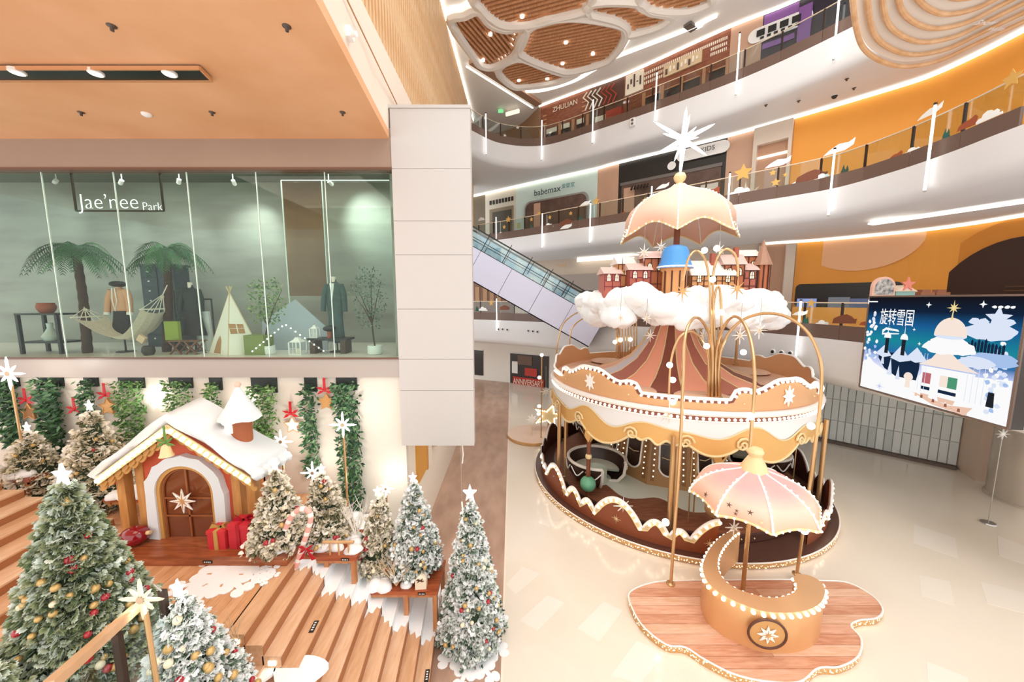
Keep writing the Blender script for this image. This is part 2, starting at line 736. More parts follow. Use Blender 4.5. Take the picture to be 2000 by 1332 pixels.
P8 = lambda *a: crop8([a])[0]
bay(crop8([(65, 110), (150, 65), (235, 35), (300, 110), (405, 150), (535, 140), (465, 310), (340, 385), (265, 385), (215, 340)]), P8(240, 60), P8(450, 330), .22, [P8(310, 212), P8(85, 90), P8(265, 372)])
bay(crop8([(490, 300), (560, 135), (800, 75), (1090, 115), (1150, 165), (1130, 240), (1080, 310), (1020, 360), (830, 415), (720, 405)]), P8(500, 300), P8(1130, 175), .22, [P8(778, 262), P8(945, 332), P8(757, 393), P8(497, 300), P8(1100, 135)])
bay(crop8([(355, 410), (480, 335), (640, 390), (770, 430), (850, 415), (820, 445), (700, 490), (520, 515), (440, 505)]), P8(400, 470), P8(700, 400), .22, [P8(380, 410), P8(487, 497), P8(662, 487)])
bay(crop8([(210, -60), (250, 20), (300, 75), (390, 125), (540, 125), (700, 85), (880, 40), (935, -20), (920, -120), (500, -190)]), P8(300, 60), P8(800, -80), .22, [P8(507, 100)])
bay(crop8([(910, 45), (960, -20), (1220, -20), (1300, 35), (1435, 60), (1415, 95), (1340, 140), (1175, 185), (1150, 140), (1080, 95)]), P8(950, 60), P8(1400, -20), .22, [P8(1357, 90)])
bay(crop8([(1230, -10), (1330, 35), (1450, 45), (1560, 35), (1690, -30), (1600, -140), (1300, -120)]), P8(1250, 40), P8(1650, -80), .22)

# bright cove line under the middle of the ceiling and dark sprinkler heads
for pts in ([(990, 170), (1040, 172), (1110, 150), (1160, 130), (1200, 112), (1330, 62), (1400, 30)], [(1010, 178), (1060, 176), (1120, 158), (1165, 133)]):
    q = cr([tuple(atZ(u, v, 18.96)) for u, v in pts], 6)
    MB().tube(q, .09, 6).build('light_strip', strip_glow, ceil, smooth=True)
# ---- dropped bulkhead over the left end of the top gallery
A, B = atZ(922, 118, 18.9), atZ(1052, 203, 18.9)
MB().bar(A, B, .5, .2).build('bulkhead_edge', mat('bulkhead_tan', '#b08b74', .6), ceil)
MB().bar(A + V(-.35, .35, -.08), B + V(-.35, .35, -.08), .08, .05).build('light_strip', strip_glow, ceil)
corr = MB().bx(-9, 2.2, 24.5, 34, 18.2, 18.35)

# ---------------------------------------------------------------- left gallery: ceiling soffit, fascia, slat wall
peach = mat('peach_ceiling', '#e8b48a', .6, noise=1, nscale=.6, col2='#dba274')
sof = struct('ceiling_left', MB().prism([(-16, 7.8), (-2.53, 7.8), (-2.05, 3.2), (-1.8, .5), (-1.6, -1.5), (-16, -1.5)][::-1], 9.59, 9.75), peach)
# black lamp trough with tilted corner and three gimbal lamps
T = [atZ(-60, 133, 9.54), atZ(390, 133, 9.54), atZ(414, 157, 9.54), atZ(-60, 157, 9.54)]
trough = thing('lamp_trough', atZ(170, 145, 9.5), 'long black recessed lamp trough in the peach ceiling', 'ceiling light')
mb = MB().slab([p + V(0, 0, -.005) for p in T], (0, 0, .04))
mb.build('trough_base', mat('trough_black', '#0f1210', .3), trough)
for a, b in ((0, 1), (1, 2), (2, 3)):
    MB().bar(T[a], T[b], .025, .05).build('trough_edge', mat('trough_edge_m', '#c98f62', .5), trough)
for u, v in ((33, 139), (187, 141), (331, 142)):
    c = atZ(u, v, 9.53)
    r_ = MB().lathe([(.055, .01), (.075, -.03), (.09, -.02), (.09, .02)], 20, c).build('gimbal_ring', mat('ring_white', '#e8e4de', .3), trough, smooth=True)
    MB().ball(c + V(0, 0, -.005), .052, 14, 8, (1, 1, .5)).build('lamp_face', white_glow, r_, smooth=True)
sp = Shared('sprinkler', MB().lathe([(.0, -.06), (.02, -.06), (.02, -.02), (.05, -.01), (.05, .0)], 10), mat('sprinkler_m', '#4a3a30', .4))
sprk_names = ['left of the seam near the top edge of the peach ceiling', 'at the upper right of the peach ceiling', 'nearest the left edge of the peach ceiling', 'right of the smoke detector', 'closest to the pale corner pillar']
for (u, v), w in zip([(218, 50), (560, 51), (158, 219), (414, 219), (669, 219)], sprk_names):
    tag(sp.put(atZ(u, v, 9.59)), 'small dark sprinkler head ' + w, 'sprinkler', 'sprinklers in the peach ceiling')
tag(MB().lathe([(0, -.05), (.04, -.05), (.07, -.03), (.075, 0)], 16, atZ(286, 222, 9.59)).build('smoke_detector', white, smooth=True), 'round white smoke detector on the peach ceiling', 'smoke detector')
# pale fascia along the soffit edge
fas_m = mat('fascia_cream', '#e6d6c6', .55)
pa = [(-2.53, 7.8, 9.59), (-2.05, 3.2, 9.59), (-1.8, .5, 9.59)]
pb = [(-2.53, 9.9, 11.2), (-2.47, 6.2, 11.2), (-2.35, 2.0, 11.2)]
mid = [tuple((V(a) * .45 + V(b) * .55) + V(.012, 0, 0)) for a, b in zip(pa, pb)]
mb = MB().strip(pa, pb)
n = len(mb.v)
mb.add([(x - .35, y, z) for x, y, z in pa + pb], [(0, 3, 4, 1), (1, 4, 5, 2)])
mb.add(pb + [(x - .4, y, z) for x, y, z in pb], [(0, 1, 4, 3), (1, 2, 5, 4)])
fas = struct('trim_2', mb, fas_m)
MB().tube(mid, .012, 5).build('joint_line', mat('joint_tan', '#b5835c', .6), fas)
tag(MB().box(atZ(677, 66, 10.0) + V(.04, 0, 0), (.08, .14, .14)).cyl(atZ(677, 66, 10.0) + V(.05, -.02, -.02), atZ(677, 66, 10.0) + V(.16, -.06, -.04), .035, 8).build('security_camera', white), 'small white security camera on the slanted pale fascia', 'camera')
# vertical wooden slat wall rising above the fascia
sw = struct('wall_left_slats', MB().add([(-3.45, 4, 11.0), (-2.85, 27, 11.0), (-2.85, 27, 19.0), (-3.45, 4, 19.0)], [(0, 1, 2, 3)]), mat('slat_backing', '#e8cfae', .7))
vs = Shared('wall_slat', MB().bx(-.05, .05, -.045, .045, 11.05, 19.0), wood('wall_slat_wood', '#e9cba4', '#d9ae80', (6, 6, .6)), smooth=False)
y = 7.4
while y < 26.8:
    t = (y - 4) / 23
    vs.put((-3.41 + .6 * t, y, 0), sw)
    y += .2
MB().bar((-3.36, 4, 18.93), (-2.76, 27, 18.93), .12, .12).build('light_strip', strip_glow, sw)

# ---------------------------------------------------------------- left front: band, pillar, lower wall
band_m = mat('band_taupe', '#a08979', .45, noise=.05, nscale=1)
struct('wall_front_band', MB().bx(-16, -2.49, 7.8, 8.1, 9.0, 9.8), band_m)
struct('trim_3', MB().bx(-16, -2.49, 7.77, 8.0, 8.975, 9.02), mat('frame_brown', '#6b4a3a', .4))
struct('wall_front_sill', MB().bx(-16, -2.49, 7.8, 8.1, 4.59, 5.02), mat('sill_taupe', '#b0a59d', .4))
struct('trim_4', MB().bx(-16, -2.49, 7.77, 7.83, 5.0, 5.035), mat('frame_brown', '#6b4a3a', .4))
pil = thing('wall_pillar', (-1.67, 7.9, 3.02), kind='structure')
pil_m = mat('pillar_panel', '#c4beba', .4)
zs = [3.02, 4.30, 5.00, 6.10, 7.25, 7.95, 9.00, 10.17]
for a, b in zip(zs, zs[1:]):
    MB().bx(-2.49, -.855, 7.78, 8.02, a + .004, b - .004).build('panel', pil_m, pil)
MB().bx(-2.52, -.845, 7.76, 8.04, 10.17, 10.23).build('cap', pil_m, pil)
MB().bx(-2.47, -.87, 7.80, 8.0, 3.02, 10.17).build('core', mat('joint_grey', '#a59b94', .6), pil)
low_m = mat('lower_wall', '#e6ddd0', .6, noise=.05, nscale=.8)
struct('wall_front_lower', MB().bx(-16, -2.43, 7.9, 8.1, 0, 4.6), low_m)
struct('wall_front_return', MB().bx(-2.6, -2.42, 8.1, 19, 0, 4.6), mat('return_wall', '#eee4d6', .6))
# ================================================================== GALLERIES: balustrades, shopfronts, escalator, screen
brown_panel = mat('brown_base_panel', '#6a5348', .4)
rail_wood = mat('rail_wood', '#e3cdb2', .4)


def circ_pts(c, r, n, right, up, a0=0, a1=2 * PI):
    return [c + right * (r * math.cos(a0 + (a1 - a0) * i / n)) + up * (r * math.sin(a0 + (a1 - a0) * i / n)) for i in range(n)]


def star2d(n, r0, r1, rot=0.):
    return [((r0 if i % 2 == 0 else r1) * math.sin(PI * i / n + rot), (r0 if i % 2 == 0 else r1) * math.cos(PI * i / n + rot)) for i in range(2 * n)]


def snow_star2d(r, w=.13, core=.2, long=(1, .72)):
    """Eight-rayed slender star outline: alternating long and short rays."""
    pts = []
    for i in range(8):
        a = PI / 4 * i
        rr = r * (long[0] if i % 2 == 0 else long[1])
        pts.append((rr * math.sin(a), rr * math.cos(a)))
        b = a + PI / 8
        pts.append((r * core * math.sin(b), r * core * math.cos(b)))
    return pts


cloud2d = [(-.5, 0), (-.52, .1), (-.42, .2), (-.3, .2), (-.26, .32), (-.1, .4), (.06, .36), (.14, .27), (.28, .3), (.38, .2), (.36, .12), (.5, .1), (.52, 0)]
pine2d = [(-.34, 0), (-.2, .3), (-.26, .3), (-.08, .85), (-.02, .55), (.05, .48), (.13, .75), (.24, .4), (.2, .4), (.34, 0)]
log2d = [(-.5, .0), (-.46, .22), (-.3, .3), (-.1, .38), (.1, .42), (.3, .34), (.42, .24), (.52, .26), (.5, .05), (.3, .04)]
sleigh2d = [(-.5, 0), (-.42, .2), (-.2, .3), (0, .3), (.2, .42), (.3, .3), (.26, .1), (.34, 0)]
DECAL = {'cloud_sticker': (cloud2d, mat('sticker_white', '#f6fafa', .7)), 'star_sticker': (star2d(5, .5, .24), mat('sticker_gold', '#d9ac5c', .5)),
         'pine_sticker': (pine2d, mat('sticker_green', '#1f5a4e', .7)), 'cake_sticker': (log2d, mat('sticker_brown', '#7a4630', .7)),
         'sleigh_sticker': (sleigh2d, mat('sticker_rust', '#a04f2e', .7)), 'snowcap_sticker': ([(-.5, .0), (-.3, .16), (0, .3), (.3, .26), (.5, .36), (.46, .12), (.2, 0)], mat('sticker_white', '#f6fafa', .7))}


def balustrade(L, z, u0, u1, step, label, decals=()):
    """Brown base panels, clear panes with posts, a slim handrail, stickers on the panes."""
    t = thing('glass_balustrade', (L[0].x, L[0].y, z), label, 'balustrade')
    _, i0 = on_curve(L, u0, z)
    _, i1 = on_curve(L, u1, z)
    cur = sub_curve(L, i0, i1)
    seg = resample(off(cur, .12), step)
    for a, b in zip(seg, seg[1:]):
        d = (b - a).normalized()
        nn = V(-d.y, d.x, 0)
        mid_ = (a + b) / 2
        ln = (b - a).length
        ang = math.atan2(d.y, d.x)
        MB().box((mid_.x, mid_.y, z + .235), (ln - .012, .07, .47), ang).build('base_panel', brown_panel, t)
        MB().box((mid_.x, mid_.y, z + .83), (ln - .02, .014, .70), ang).build('glass_pane', rail_glass, t)
        MB().box((a.x, a.y, z + .82), (.06, .05, .76), ang).build('post', bronze, t)
    top = [p + V(0, 0, z + 1.2) for p in off(cur, .12)]
    MB().tube(top, .022, 6).build('handrail', rail_wood, t, smooth=True)
    for nm, u, v, w in decals:
        poly, m = DECAL[nm]
        p, i = on_curve(L, u, z + .8)
        a, b = L[int(i)], L[min(int(i) + 1, len(L) - 1)]
        d = (b - a).normalized()
        nn = V(d.y, -d.x, 0)
        dep = p.y * _c - (z + .8 - EYE) * _s
        r_ = ray(u, v)
        zz = EYE + r_[2] / r_[1] * p.y
        sz = w * dep / FPX
        c = V(p.x, p.y, zz) + nn * .0 + V(-d.y, d.x, 0) * .10
        MB().slab([c + d * (x * sz) + V(0, 0, y_ * sz) for x, y_ in poly], nn * .012).build(nm, m, t)
    return t


balustrade(L4, 15.9, 915, 1700, 1.35, 'glass balustrade with brown base panels on the topmost gallery')
balustrade(L3, 10.3, 905, 2040, 1.3, 'glass balustrade with star and cloud stickers on the middle gallery', [
    ('cloud_sticker', 939, 430, 16), ('star_sticker', 991, 428, 14), ('star_sticker', 983, 443, 9), ('cloud_sticker', 977, 458, 14), ('pine_sticker', 1036, 447, 12),
    ('star_sticker', 1036, 428, 9), ('star_sticker', 1051, 416, 10), ('cloud_sticker', 1070, 444, 22), ('sleigh_sticker', 1052, 446, 14), ('star_sticker', 1072, 424, 9),
    ('cake_sticker', 1104, 440, 30), ('snowcap_sticker', 1104, 446, 28), ('star_sticker', 1113, 416, 9), ('pine_sticker', 1132, 433, 16), ('snowcap_sticker', 1141, 400, 24),
    ('star_sticker', 1162, 392, 16), ('sleigh_sticker', 1215, 420, 18), ('cloud_sticker', 1243, 416, 28), ('star_sticker', 1258, 391, 14), ('star_sticker', 1284, 381, 15), ('star_sticker', 1283, 398, 9),
    ('snowcap_sticker', 1291, 367, 26), ('pine_sticker', 1305, 390, 24), ('sleigh_sticker', 1395, 377, 30), ('cloud_sticker', 1447, 380, 40), ('star_sticker', 1449, 336, 34), ('snowcap_sticker', 1516, 323, 42),
    ('star_sticker', 1508, 336, 13), ('star_sticker', 1515, 355, 17), ('star_sticker', 1533, 340, 9), ('snowcap_sticker', 1556, 362, 30), ('cake_sticker', 1584, 352, 48), ('cloud_sticker', 1607, 348, 26),
    ('snowcap_sticker', 1632, 296, 50), ('pine_sticker', 1648, 345, 28), ('sleigh_sticker', 1750, 308, 28), ('cloud_sticker', 1780, 300, 32), ('snowcap_sticker', 1804, 226, 44), ('pine_sticker', 1843, 274, 26),
    ('sleigh_sticker', 1888, 248, 44), ('cloud_sticker', 1926, 234, 46), ('star_sticker', 1962, 154, 36)])
balustrade(L2, 5.0, 905, 1790, 1.3, 'glass balustrade with winter stickers on the lower gallery', [
    ('pine_sticker', 930, 608, 12), ('cloud_sticker', 942, 607, 20), ('star_sticker', 958, 592, 12), ('cake_sticker', 983, 606, 24),
    ('pine_sticker', 1571, 633, 20), ('snowcap_sticker', 1558, 616, 30), ('cloud_sticker', 1604, 637, 30), ('cake_sticker', 1644, 633, 46), ('star_sticker', 1578, 592, 18), ('sleigh_sticker', 1688, 636, 26)])

# ---------------------------------------------------------------- hanging light tubes in front of the fascias
tubes = [(L4, 16.5, 949, 222, 301, 'leftmost, by the curved end of the top gallery'), (L4, 16.5, 1058, 235, 312, 'below the wooden storefront sign of the top gallery'), (L4, 16.5, 1158, 195, 279, 'beside the red storefront of the top gallery'),
         (L4, 16.5, 1281, 142, 236, 'before the wooden lattice storefronts, above the star topper'), (L4, 16.5, 1441, 66, 184, 'in front of the tan wall of the top gallery'), (L4, 16.5, 1636, 0, 115, 'in front of the purple storefront'),
         (L3, 11, 969, 424, 466, 'at the head of the escalator'), (L3, 11, 1059, 417, 484, 'below the mint storefront'), (L3, 11, 1153, 397, 474, 'at the right edge of the mint storefront'), (L3, 11, 1272, 364, 415, 'left of the carousel canopy top'),
         (L3, 11, 1424, 339, 410, 'just right of the carousel canopy top'), (L3, 11, 1627, 292, 420, 'before the left end of the orange wall'), (L3, 11, 1820, 205, 372, 'before the right half of the orange wall'),
         (L2, 5.6, 970, 583, 646, 'under the escalator on the lower gallery'), (L2, 5.6, 1561, 588, 696, 'on the lower gallery left of the big screen')]
for L, zz, u, v0, v1, w in tubes:
    p, _ = on_curve(off(L, -.12), u, zz)
    r0, r1 = ray(u, v0), ray(u, v1)
    z0, z1 = EYE + r1[2] / r1[1] * p.y, EYE + r0[2] / r0[1] * p.y
    t = thing('light_tube', (p.x, p.y, z0), 'slim white light tube hung upright ' + w, 'light tube', 'upright light tubes along the galleries')
    MB().cyl((p.x, p.y, z0), (p.x, p.y, z1), .032, 8).build('tube', glow('tube_glow', '#fffdf8', 1.8), t, smooth=True)
    MB().cyl((p.x, p.y, z1), (p.x, p.y, z1 + .06), .04, 8).build('cap', bronze, t)
    MB().cyl((p.x, p.y, z0 - .04), (p.x, p.y, z0), .036, 8).build('cap', steel, t)

# ---------------------------------------------------------------- shopfronts


def seg_of(S, u0, u1, z):
    _, a = on_curve(S, u0, z)
    _, b = on_curve(S, u1, z)
    return sub_curve(S, a, b)


def shop(name, S, z0, z1, u0, u1, m, label, zm=None, cat='shopfront', thick=.2):
    zm = zm or (z0 + z1) / 2
    c = seg_of(S, u0, u1, zm)
    mid_ = c[len(c) // 2]
    t = thing(name, (mid_.x, mid_.y, z0), label, cat)
    MB().wallcurve(c, z0, z1, thick).build('wall_panel', m, t)
    return t, c


def on_wall(t, S, u0, u1, va, vb, z, m, name, depth=.03, dz=0, out=0.):
    """A raised panel on a shopfront covering image columns u0..u1 and heights za..zb (world)."""
    c = seg_of(S, u0, u1, z)
    c = off(c, -depth - out)
    return MB().wallcurve(c, va, vb, depth).build(name, m, t)


def zat(S, u, v, z=None):
    """Height on a shopfront at image point."""
    p, _ = on_curve(S, u, z or 12)
    r_ = ray(u, v)
    return EYE + r_[2] / r_[1] * p.y


def dir_at(S, u, z):
    p, i = on_curve(S, u, z)
    a, b = S[int(i)], S[min(int(i) + 1, len(S) - 1)]
    d = (b - a).normalized()
    return p, d, V(d.y, -d.x, 0)


def sign(t, S, body, u0, u1, v, m, z, name='lettering', out=.06, height=None):
    p0, _ = on_curve(S, u0, z)
    p1, _ = on_curve(S, u1, z)
    d = (p1 - p0)
    nn = V(d.y, -d.x, 0).normalized()
    zz = zat(S, (u0 + u1) / 2, v, z)
    c = (p0 + p1) / 2
    lettering(body, m, V(c.x, c.y, zz) + nn * out, d.length, d, t, name=name, ext=.02, height=height)


tan_m = mat('tan_panel', '#c79f86', .5)
orange_m = mat('orange_wall', '#efa23f', .6, noise=.04, nscale=.7)
dark_glass = mat('dark_shop_glass', '#2f2a28', .15)
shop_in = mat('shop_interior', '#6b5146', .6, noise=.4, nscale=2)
cream_sign = mat('cream_sign', '#f3ead8', .5)
red_wood = wood('storefront_wood', '#9a5a3c', '#7a3f27', (1, 1, 6))
lattice_m = mat('lattice_tan', '#c98f68', .5)
purple = mat('purple_panel', '#8a5ba0', .4)
# --- top gallery (floor 15.9, ceiling 19)
z0, z1, zm = 15.9, 19.0, 17.4
tag(struct('wall_back_top', MB().wallcurve(cr([(-9, 24), (-7, 28), (-3, 29.5), (0.2, 28.2), (1.86, 25.3)], 6), z0, z1, .15), mat('back_tan', '#a98468', .6)))
t, c = shop('shopfront', S4, z0, z1, 1056, 1150, red_wood, 'reddish wooden storefront with pale ZHULIAN letters')
sign(t, S4, 'ZHULIAN', 1080, 1128, 207, cream_sign, 18.2)
for u in (1064, 1140):
    for k in range(3):
        on_wall(t, S4, u - 3, u + 4, 17.75 + .25 * k, 17.83 + .25 * k, 18, lattice_m, 'fret_bar')
for a, b in ((1067, 1089), (1096, 1114), (1126, 1142)):
    w_ = on_wall(t, S4, a, b, 15.95, 17.4, 17, dark_glass, 'window', .03)
    on_wall(t, S4, a + 1, b - 1, 17.1, 17.38, 17, cream_sign, 'blind', .03, out=.04)
for u in (1056, 1094, 1120, 1148):
    on_wall(t, S4, u - 2.5, u + 2.5, 15.9, 17.5, 17, lattice_m, 'pilaster', .08)
t, c = shop('shopfront', S4, z0, z1, 1150, 1218, mat('cocoa_wall', '#5a3a2c', .6), 'dark food stall with a red counter and tangled pale sign')
on_wall(t, S4, 1186, 1217, 15.9, 17.25, 17, mat('stall_red', '#b3402c', .5), 'counter', .3)
on_wall(t, S4, 1162, 1184, 16.6, 17.2, 17, cream_sign, 'menu_board', .05)
on_wall(t, S4, 1160, 1184, 15.9, 16.6, 17, dark_glass, 'window', .04)
p, d, nn = dir_at(S4, 1170, 18.2)
for k in range(7):
    q = p + d * (k * .28 - .8) + nn * .15
    MB().tube([q + V(0, 0, -.5), q + d * .2 + V(0, 0, -.1), q - d * .15 + V(0, 0, .25), q + d * .1 + V(0, 0, .5)], .045, 6).build('sign_stroke', cream_sign if k < 4 else mat('stall_red', '#b3402c', .5), t)
t, c = shop('shopfront', S4, z0, z1, 1218, 1424, red_wood, 'wooden storefront row with lattice transom and dark round-logo windows')
on_wall(t, S4, 1222, 1256, 17.8, 18.85, 17.4, cream_sign, 'sign_board', .12)
for k in range(5):
    on_wall(t, S4, 1226 + 6 * k, 1229 + 6 * k, 18.1 + .2 * (k % 2), 18.35 + .2 * (k % 3), 17.4, dark_brown, 'sign_stroke', .02, out=.13)
for k in range(44):     # lattice openings in three rows
    u = 1258 + k * 3.7
    for r_ in range(3):
        if 18 <= k <= 34 and r_ < 2:
            continue
        on_wall(t, S4, u, u + 2.0, 18.05 + .24 * r_, 18.19 + .24 * r_, 18, cream_sign, 'lattice_light', .02)
on_wall(t, S4, 1296, 1370, 17.95, 18.5, 17.5, mat('name_board', '#d9c09c', .5), 'sign_board', .1)
for k in range(9):
    on_wall(t, S4, 1300 + 7.4 * k, 1304 + 7.4 * k, 18.03 + .06 * (k % 3), 18.3 + .07 * (k % 2), 17.5, cream_sign if k % 3 else dark_brown, 'sign_stroke', .02, out=.11)
for a, b in ((1260, 1290), (1298, 1328), (1334, 1366), (1384, 1416)):
    w_ = on_wall(t, S4, a, b, 15.95, 17.35, 16.8, dark_glass, 'window', .04)
    p, d, nn = dir_at(S4, (a + b) / 2, 16.7)
    MB().tube([p + nn * .08 + d * (.16 * math.cos(x)) + V(0, 0, .16 * math.sin(x)) for x in [i * PI / 6 for i in range(12)]], .035, 5, closed=True).build('round_logo', cream_sign, t)
    on_wall(t, S4, a, b, 15.93, 15.99, 16.8, cream_sign, 'window_sill', .08)
    on_wall(t, S4, a, b, 17.3, 17.36, 16.8, lattice_m, 'window_head', .08)
for u in (1258, 1294, 1331, 1375, 1420):
    on_wall(t, S4, u - 3, u + 3, 15.9, 17.6, 17, lattice_m, 'pilaster', .1)
shop('wall_back_pier', S4, z0, z1, 1424, 1486, tan_m, None, cat=None)[0]['kind'] = 'structure'
t, c = shop('shopfront', S4, z0, z1, 1486, 1690, mat('violet_black', '#2a2230', .4), 'dark storefront with purple panels and a white pill-shaped sign')
on_wall(t, S4, 1488, 1556, 18.3, 18.9, 17.4, purple, 'transom', .05)
on_wall(t, S4, 1488, 1552, 17.5, 17.72, 17.4, purple, 'transom', .06)
on_wall(t, S4, 1557, 1583, 16.9, 18.6, 17.4, purple, 'door_leaf', .12)
p, d, nn = dir_at(S4, 1522, 18.15)
pill = [p + nn * .1 + d * (x + .9 * (1 if x > 0 else -1) * 0) + V(0, 0, y_) for x, y_ in [(.85 + .3 * math.cos(a), .3 * math.sin(a)) for a in [-PI / 2 + PI * i / 8 for i in range(9)]] + [(-.85 + .3 * math.cos(a), .3 * math.sin(a)) for a in [PI / 2 + PI * i / 8 for i in range(9)]]]
MB().slab(pill, nn * .05).build('sign_board', white, t)
for k in range(4):
    q = p + d * (-.66 + .42 * k) + nn * .18
    MB().box(q + V(0, 0, .04), (.3, .03, .26), math.atan2(d.y, d.x)).build('sign_glyph', black, t)
for k in range(6):
    MB().box(p + d * (-.6 + .25 * k) + nn * .18 + V(0, 0, -.19), (.14, .03, .09), math.atan2(d.y, d.x)).build('sign_glyph', black, t)
# light line where the top shopfronts meet the ceiling
MB().tube([q + V(0, 0, 18.95) for q in off(S4[:50], -.12)], .06, 6).build('light_strip', strip_glow, ceil, smooth=True)

# --- middle gallery (floor 10.3, soffit 14.5)
z0, z1, zm = 10.3, 14.5, 12.6
tag(struct('wall_back_middle', MB().wallcurve(seg_of(S3, 905, 948, zm), z0, z1, .15), mat('olive_dark', '#6e6350', .6)))
t, c = shop('shopfront', S3, z0, z1, 948, 1008, mat('shop_cream', '#d9d2c2', .6), 'cream storefront with grey sign strip at the head of the escalator')
on_wall(t, S3, 957, 1003, 10.35, 13.2, zm, mat('olive_frame', '#8d7f68', .5), 'door_frame', .06)
on_wall(t, S3, 963, 1000, 10.35, 12.95, zm, mat('olive_shade', '#4a4436', .4), 'doorway', .08)
for k in range(8):
    on_wall(t, S3, 957 + k * 6, 960.5 + k * 6, 13.55, 13.85, zm, black, 'sign_glyph', .05)
mint = mat('mint_wall', '#cfe3dc', .55)
t, c = shop('shopfront', S3, z0, z1, 1008, 1166, mint, 'mint green storefront with dark babemax lettering and rounded opening')
p0, _ = on_curve(S3, 1030, zm)
p1, _ = on_curve(S3, 1154, zm)
d = (p1 - p0)
w = d.length
d.normalize()
nn = V(d.y, -d.x, 0)


def rrect(w, h, r_, n=5):
    out = []
    for cx_, cy_, a in ((w - r_, r_, -PI / 2), (w - r_, h - r_, 0), (r_, h - r_, PI / 2), (r_, r_, PI)):
        for i in range(n + 1):
            b = a + PI / 2 * i / n
            out.append((cx_ + r_ * math.cos(b), cy_ + r_ * math.sin(b)))
    return out


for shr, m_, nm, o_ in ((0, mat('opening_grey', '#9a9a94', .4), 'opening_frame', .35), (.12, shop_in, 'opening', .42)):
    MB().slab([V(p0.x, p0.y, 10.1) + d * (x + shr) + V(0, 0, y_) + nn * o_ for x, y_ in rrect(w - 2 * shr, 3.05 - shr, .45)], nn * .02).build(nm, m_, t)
on_wall(t, S3, 1050, 1062, 10.4, 12.9, zm, tan_m, 'inner_panel', .05, out=.45)
ink = mat('sign_ink', '#26333a', .5)
teal = mat('sign_teal', '#1f7f84', .5)
sign(t, S3, 'babemax', 1048, 1099, 374, ink, 13.6, out=.3)
sign(t, S3, '\u7231\u5a74\u5ba4', 1101, 1126, 364, teal, 13.6, out=.3)
on_wall(t, S3, 1010, 1016, 11.5, 11.9, zm, mat('notice_yellow', '#c9c98a', .6), 'notice', .03)
shop('wall_back_pier', S3, z0, z1, 1166, 1207, tan_m, None, cat=None)[0]['kind'] = 'structure'
t, c = shop('shopfront', S3, z0, z1, 1207, 1416, black, 'black storefront with a white rounded KIDS sign')
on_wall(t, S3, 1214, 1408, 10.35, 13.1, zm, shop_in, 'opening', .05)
on_wall(t, S3, 1212, 1410, 13.08, 13.25, zm, mat('soft_grey', '#6d6763', .5), 'opening_head', .09)
on_wall(t, S3, 1219, 1240, 10.35, 12.9, zm, tan_m, 'inner_panel', .05, out=.04)
on_wall(t, S3, 1370, 1404, 10.35, 12.3, zm, mat('pale_panel', '#e5d9cf', .5), 'inner_panel', .05, out=.04)
p, d, nn = dir_at(S3, 1372, 13.75)
p.z = zat(S3, 1372, 297, 13.75)
pill = [p + nn * .1 + d * x + V(0, 0, y_) for x, y_ in [(.95 + .3 * math.cos(a), .3 * math.sin(a)) for a in [-PI / 2 + PI * i / 8 for i in range(9)]] + [(-.95 + .3 * math.cos(a), .3 * math.sin(a)) for a in [PI / 2 + PI * i / 8 for i in range(9)]]]
MB().slab(pill, nn * .06).build('sign_board', white, t)
sign(t, S3, 'KIDS', 1371, 1398, 294, black, 13.75, out=.32)
p, d, nn = dir_at(S3, 1313, 13.6)
MB().slab(circ_pts(p + nn * .1, .22, 16, d, V(0, 0, 1)), nn * .05).build('sign_dot', white, t)
for k in range(6):
    p, d, nn = dir_at(S3, 1238 + k * 6, 12.85)
    MB().cyl(p + nn * .3, p + nn * .42 + V(0, 0, -.2), .06, 8).build('track_spot', bronze, t)
shop('wall_back_pier', S3, z0, z1, 1416, 1470, tan_m, None, cat=None)[0]['kind'] = 'structure'
t, c = shop('door_1', S3, z0, z1, 1470, 1545, mat('doorway_tan', '#b88d72', .6), None, cat=None)
t['kind'] = 'structure'
on_wall(t, S3, 1470, 1478, 10.3, 14.4, zm, mat('pale_jamb', '#d8c8b8', .5), 'jamb', .25)
on_wall(t, S3, 1538, 1545, 10.3, 14.4, zm, mat('pale_jamb', '#d8c8b8', .5), 'jamb', .25)
on_wall(t, S3, 1478, 1538, 13.6, 14.4, zm, mat('pale_jamb', '#d8c8b8', .5), 'lintel', .25)
on_wall(t, S3, 1479, 1538, 13.0, 13.1, zm, strip_glow, 'light_strip', .06)
struct('wall_right_middle', MB().wallcurve(seg_of(S3, 1545, 2300, zm), z0, z1, .2), orange_m)
MB().tube([q + V(0, 0, 14.44) for q in off(S3, -.14)], .07, 6).build('light_strip', strip_glow, bpy.data.objects['ceiling_gallery_top'], smooth=True)

# --- lower gallery (floor 5.0, soffit 9.05)
z0, z1, zm = 5.0, 9.05, 7.0
tag(struct('wall_back_lower', MB().wallcurve(seg_of(S2, 890, 1550, zm), z0, z1, .15), mat('beige_wall', '#cdbcaa', .6)))
wbl = bpy.data.objects['wall_back_lower']
t, c = shop('shopfront', off(S2, -.1), z0, z1, 905, 1000, mat('umber_shop', '#7a5a46', .6), 'brown shop seen below the escalator on the lower gallery')
for u in (930, 945, 958, 972):
    on_wall(t, S2, u, u + 8, 6.2, 7.3, zm, mat('umber_light', '#a9825f', .5), 'shelf_panel', .05, out=.1)
t, c = shop('shopfront', off(S2, -.1), z0, 8.0, 1040, 1200, mat('grey_shop', '#a89a90', .5), 'grey storefront with a small gold sign behind the escalator')
on_wall(t, S2, 1044, 1196, 5.0, 6.9, zm, dark_glass, 'window', .05, out=.12)
sign(t, S2, 'logical', 1092, 1110, 519, gold_deep, 7.5, out=.4)
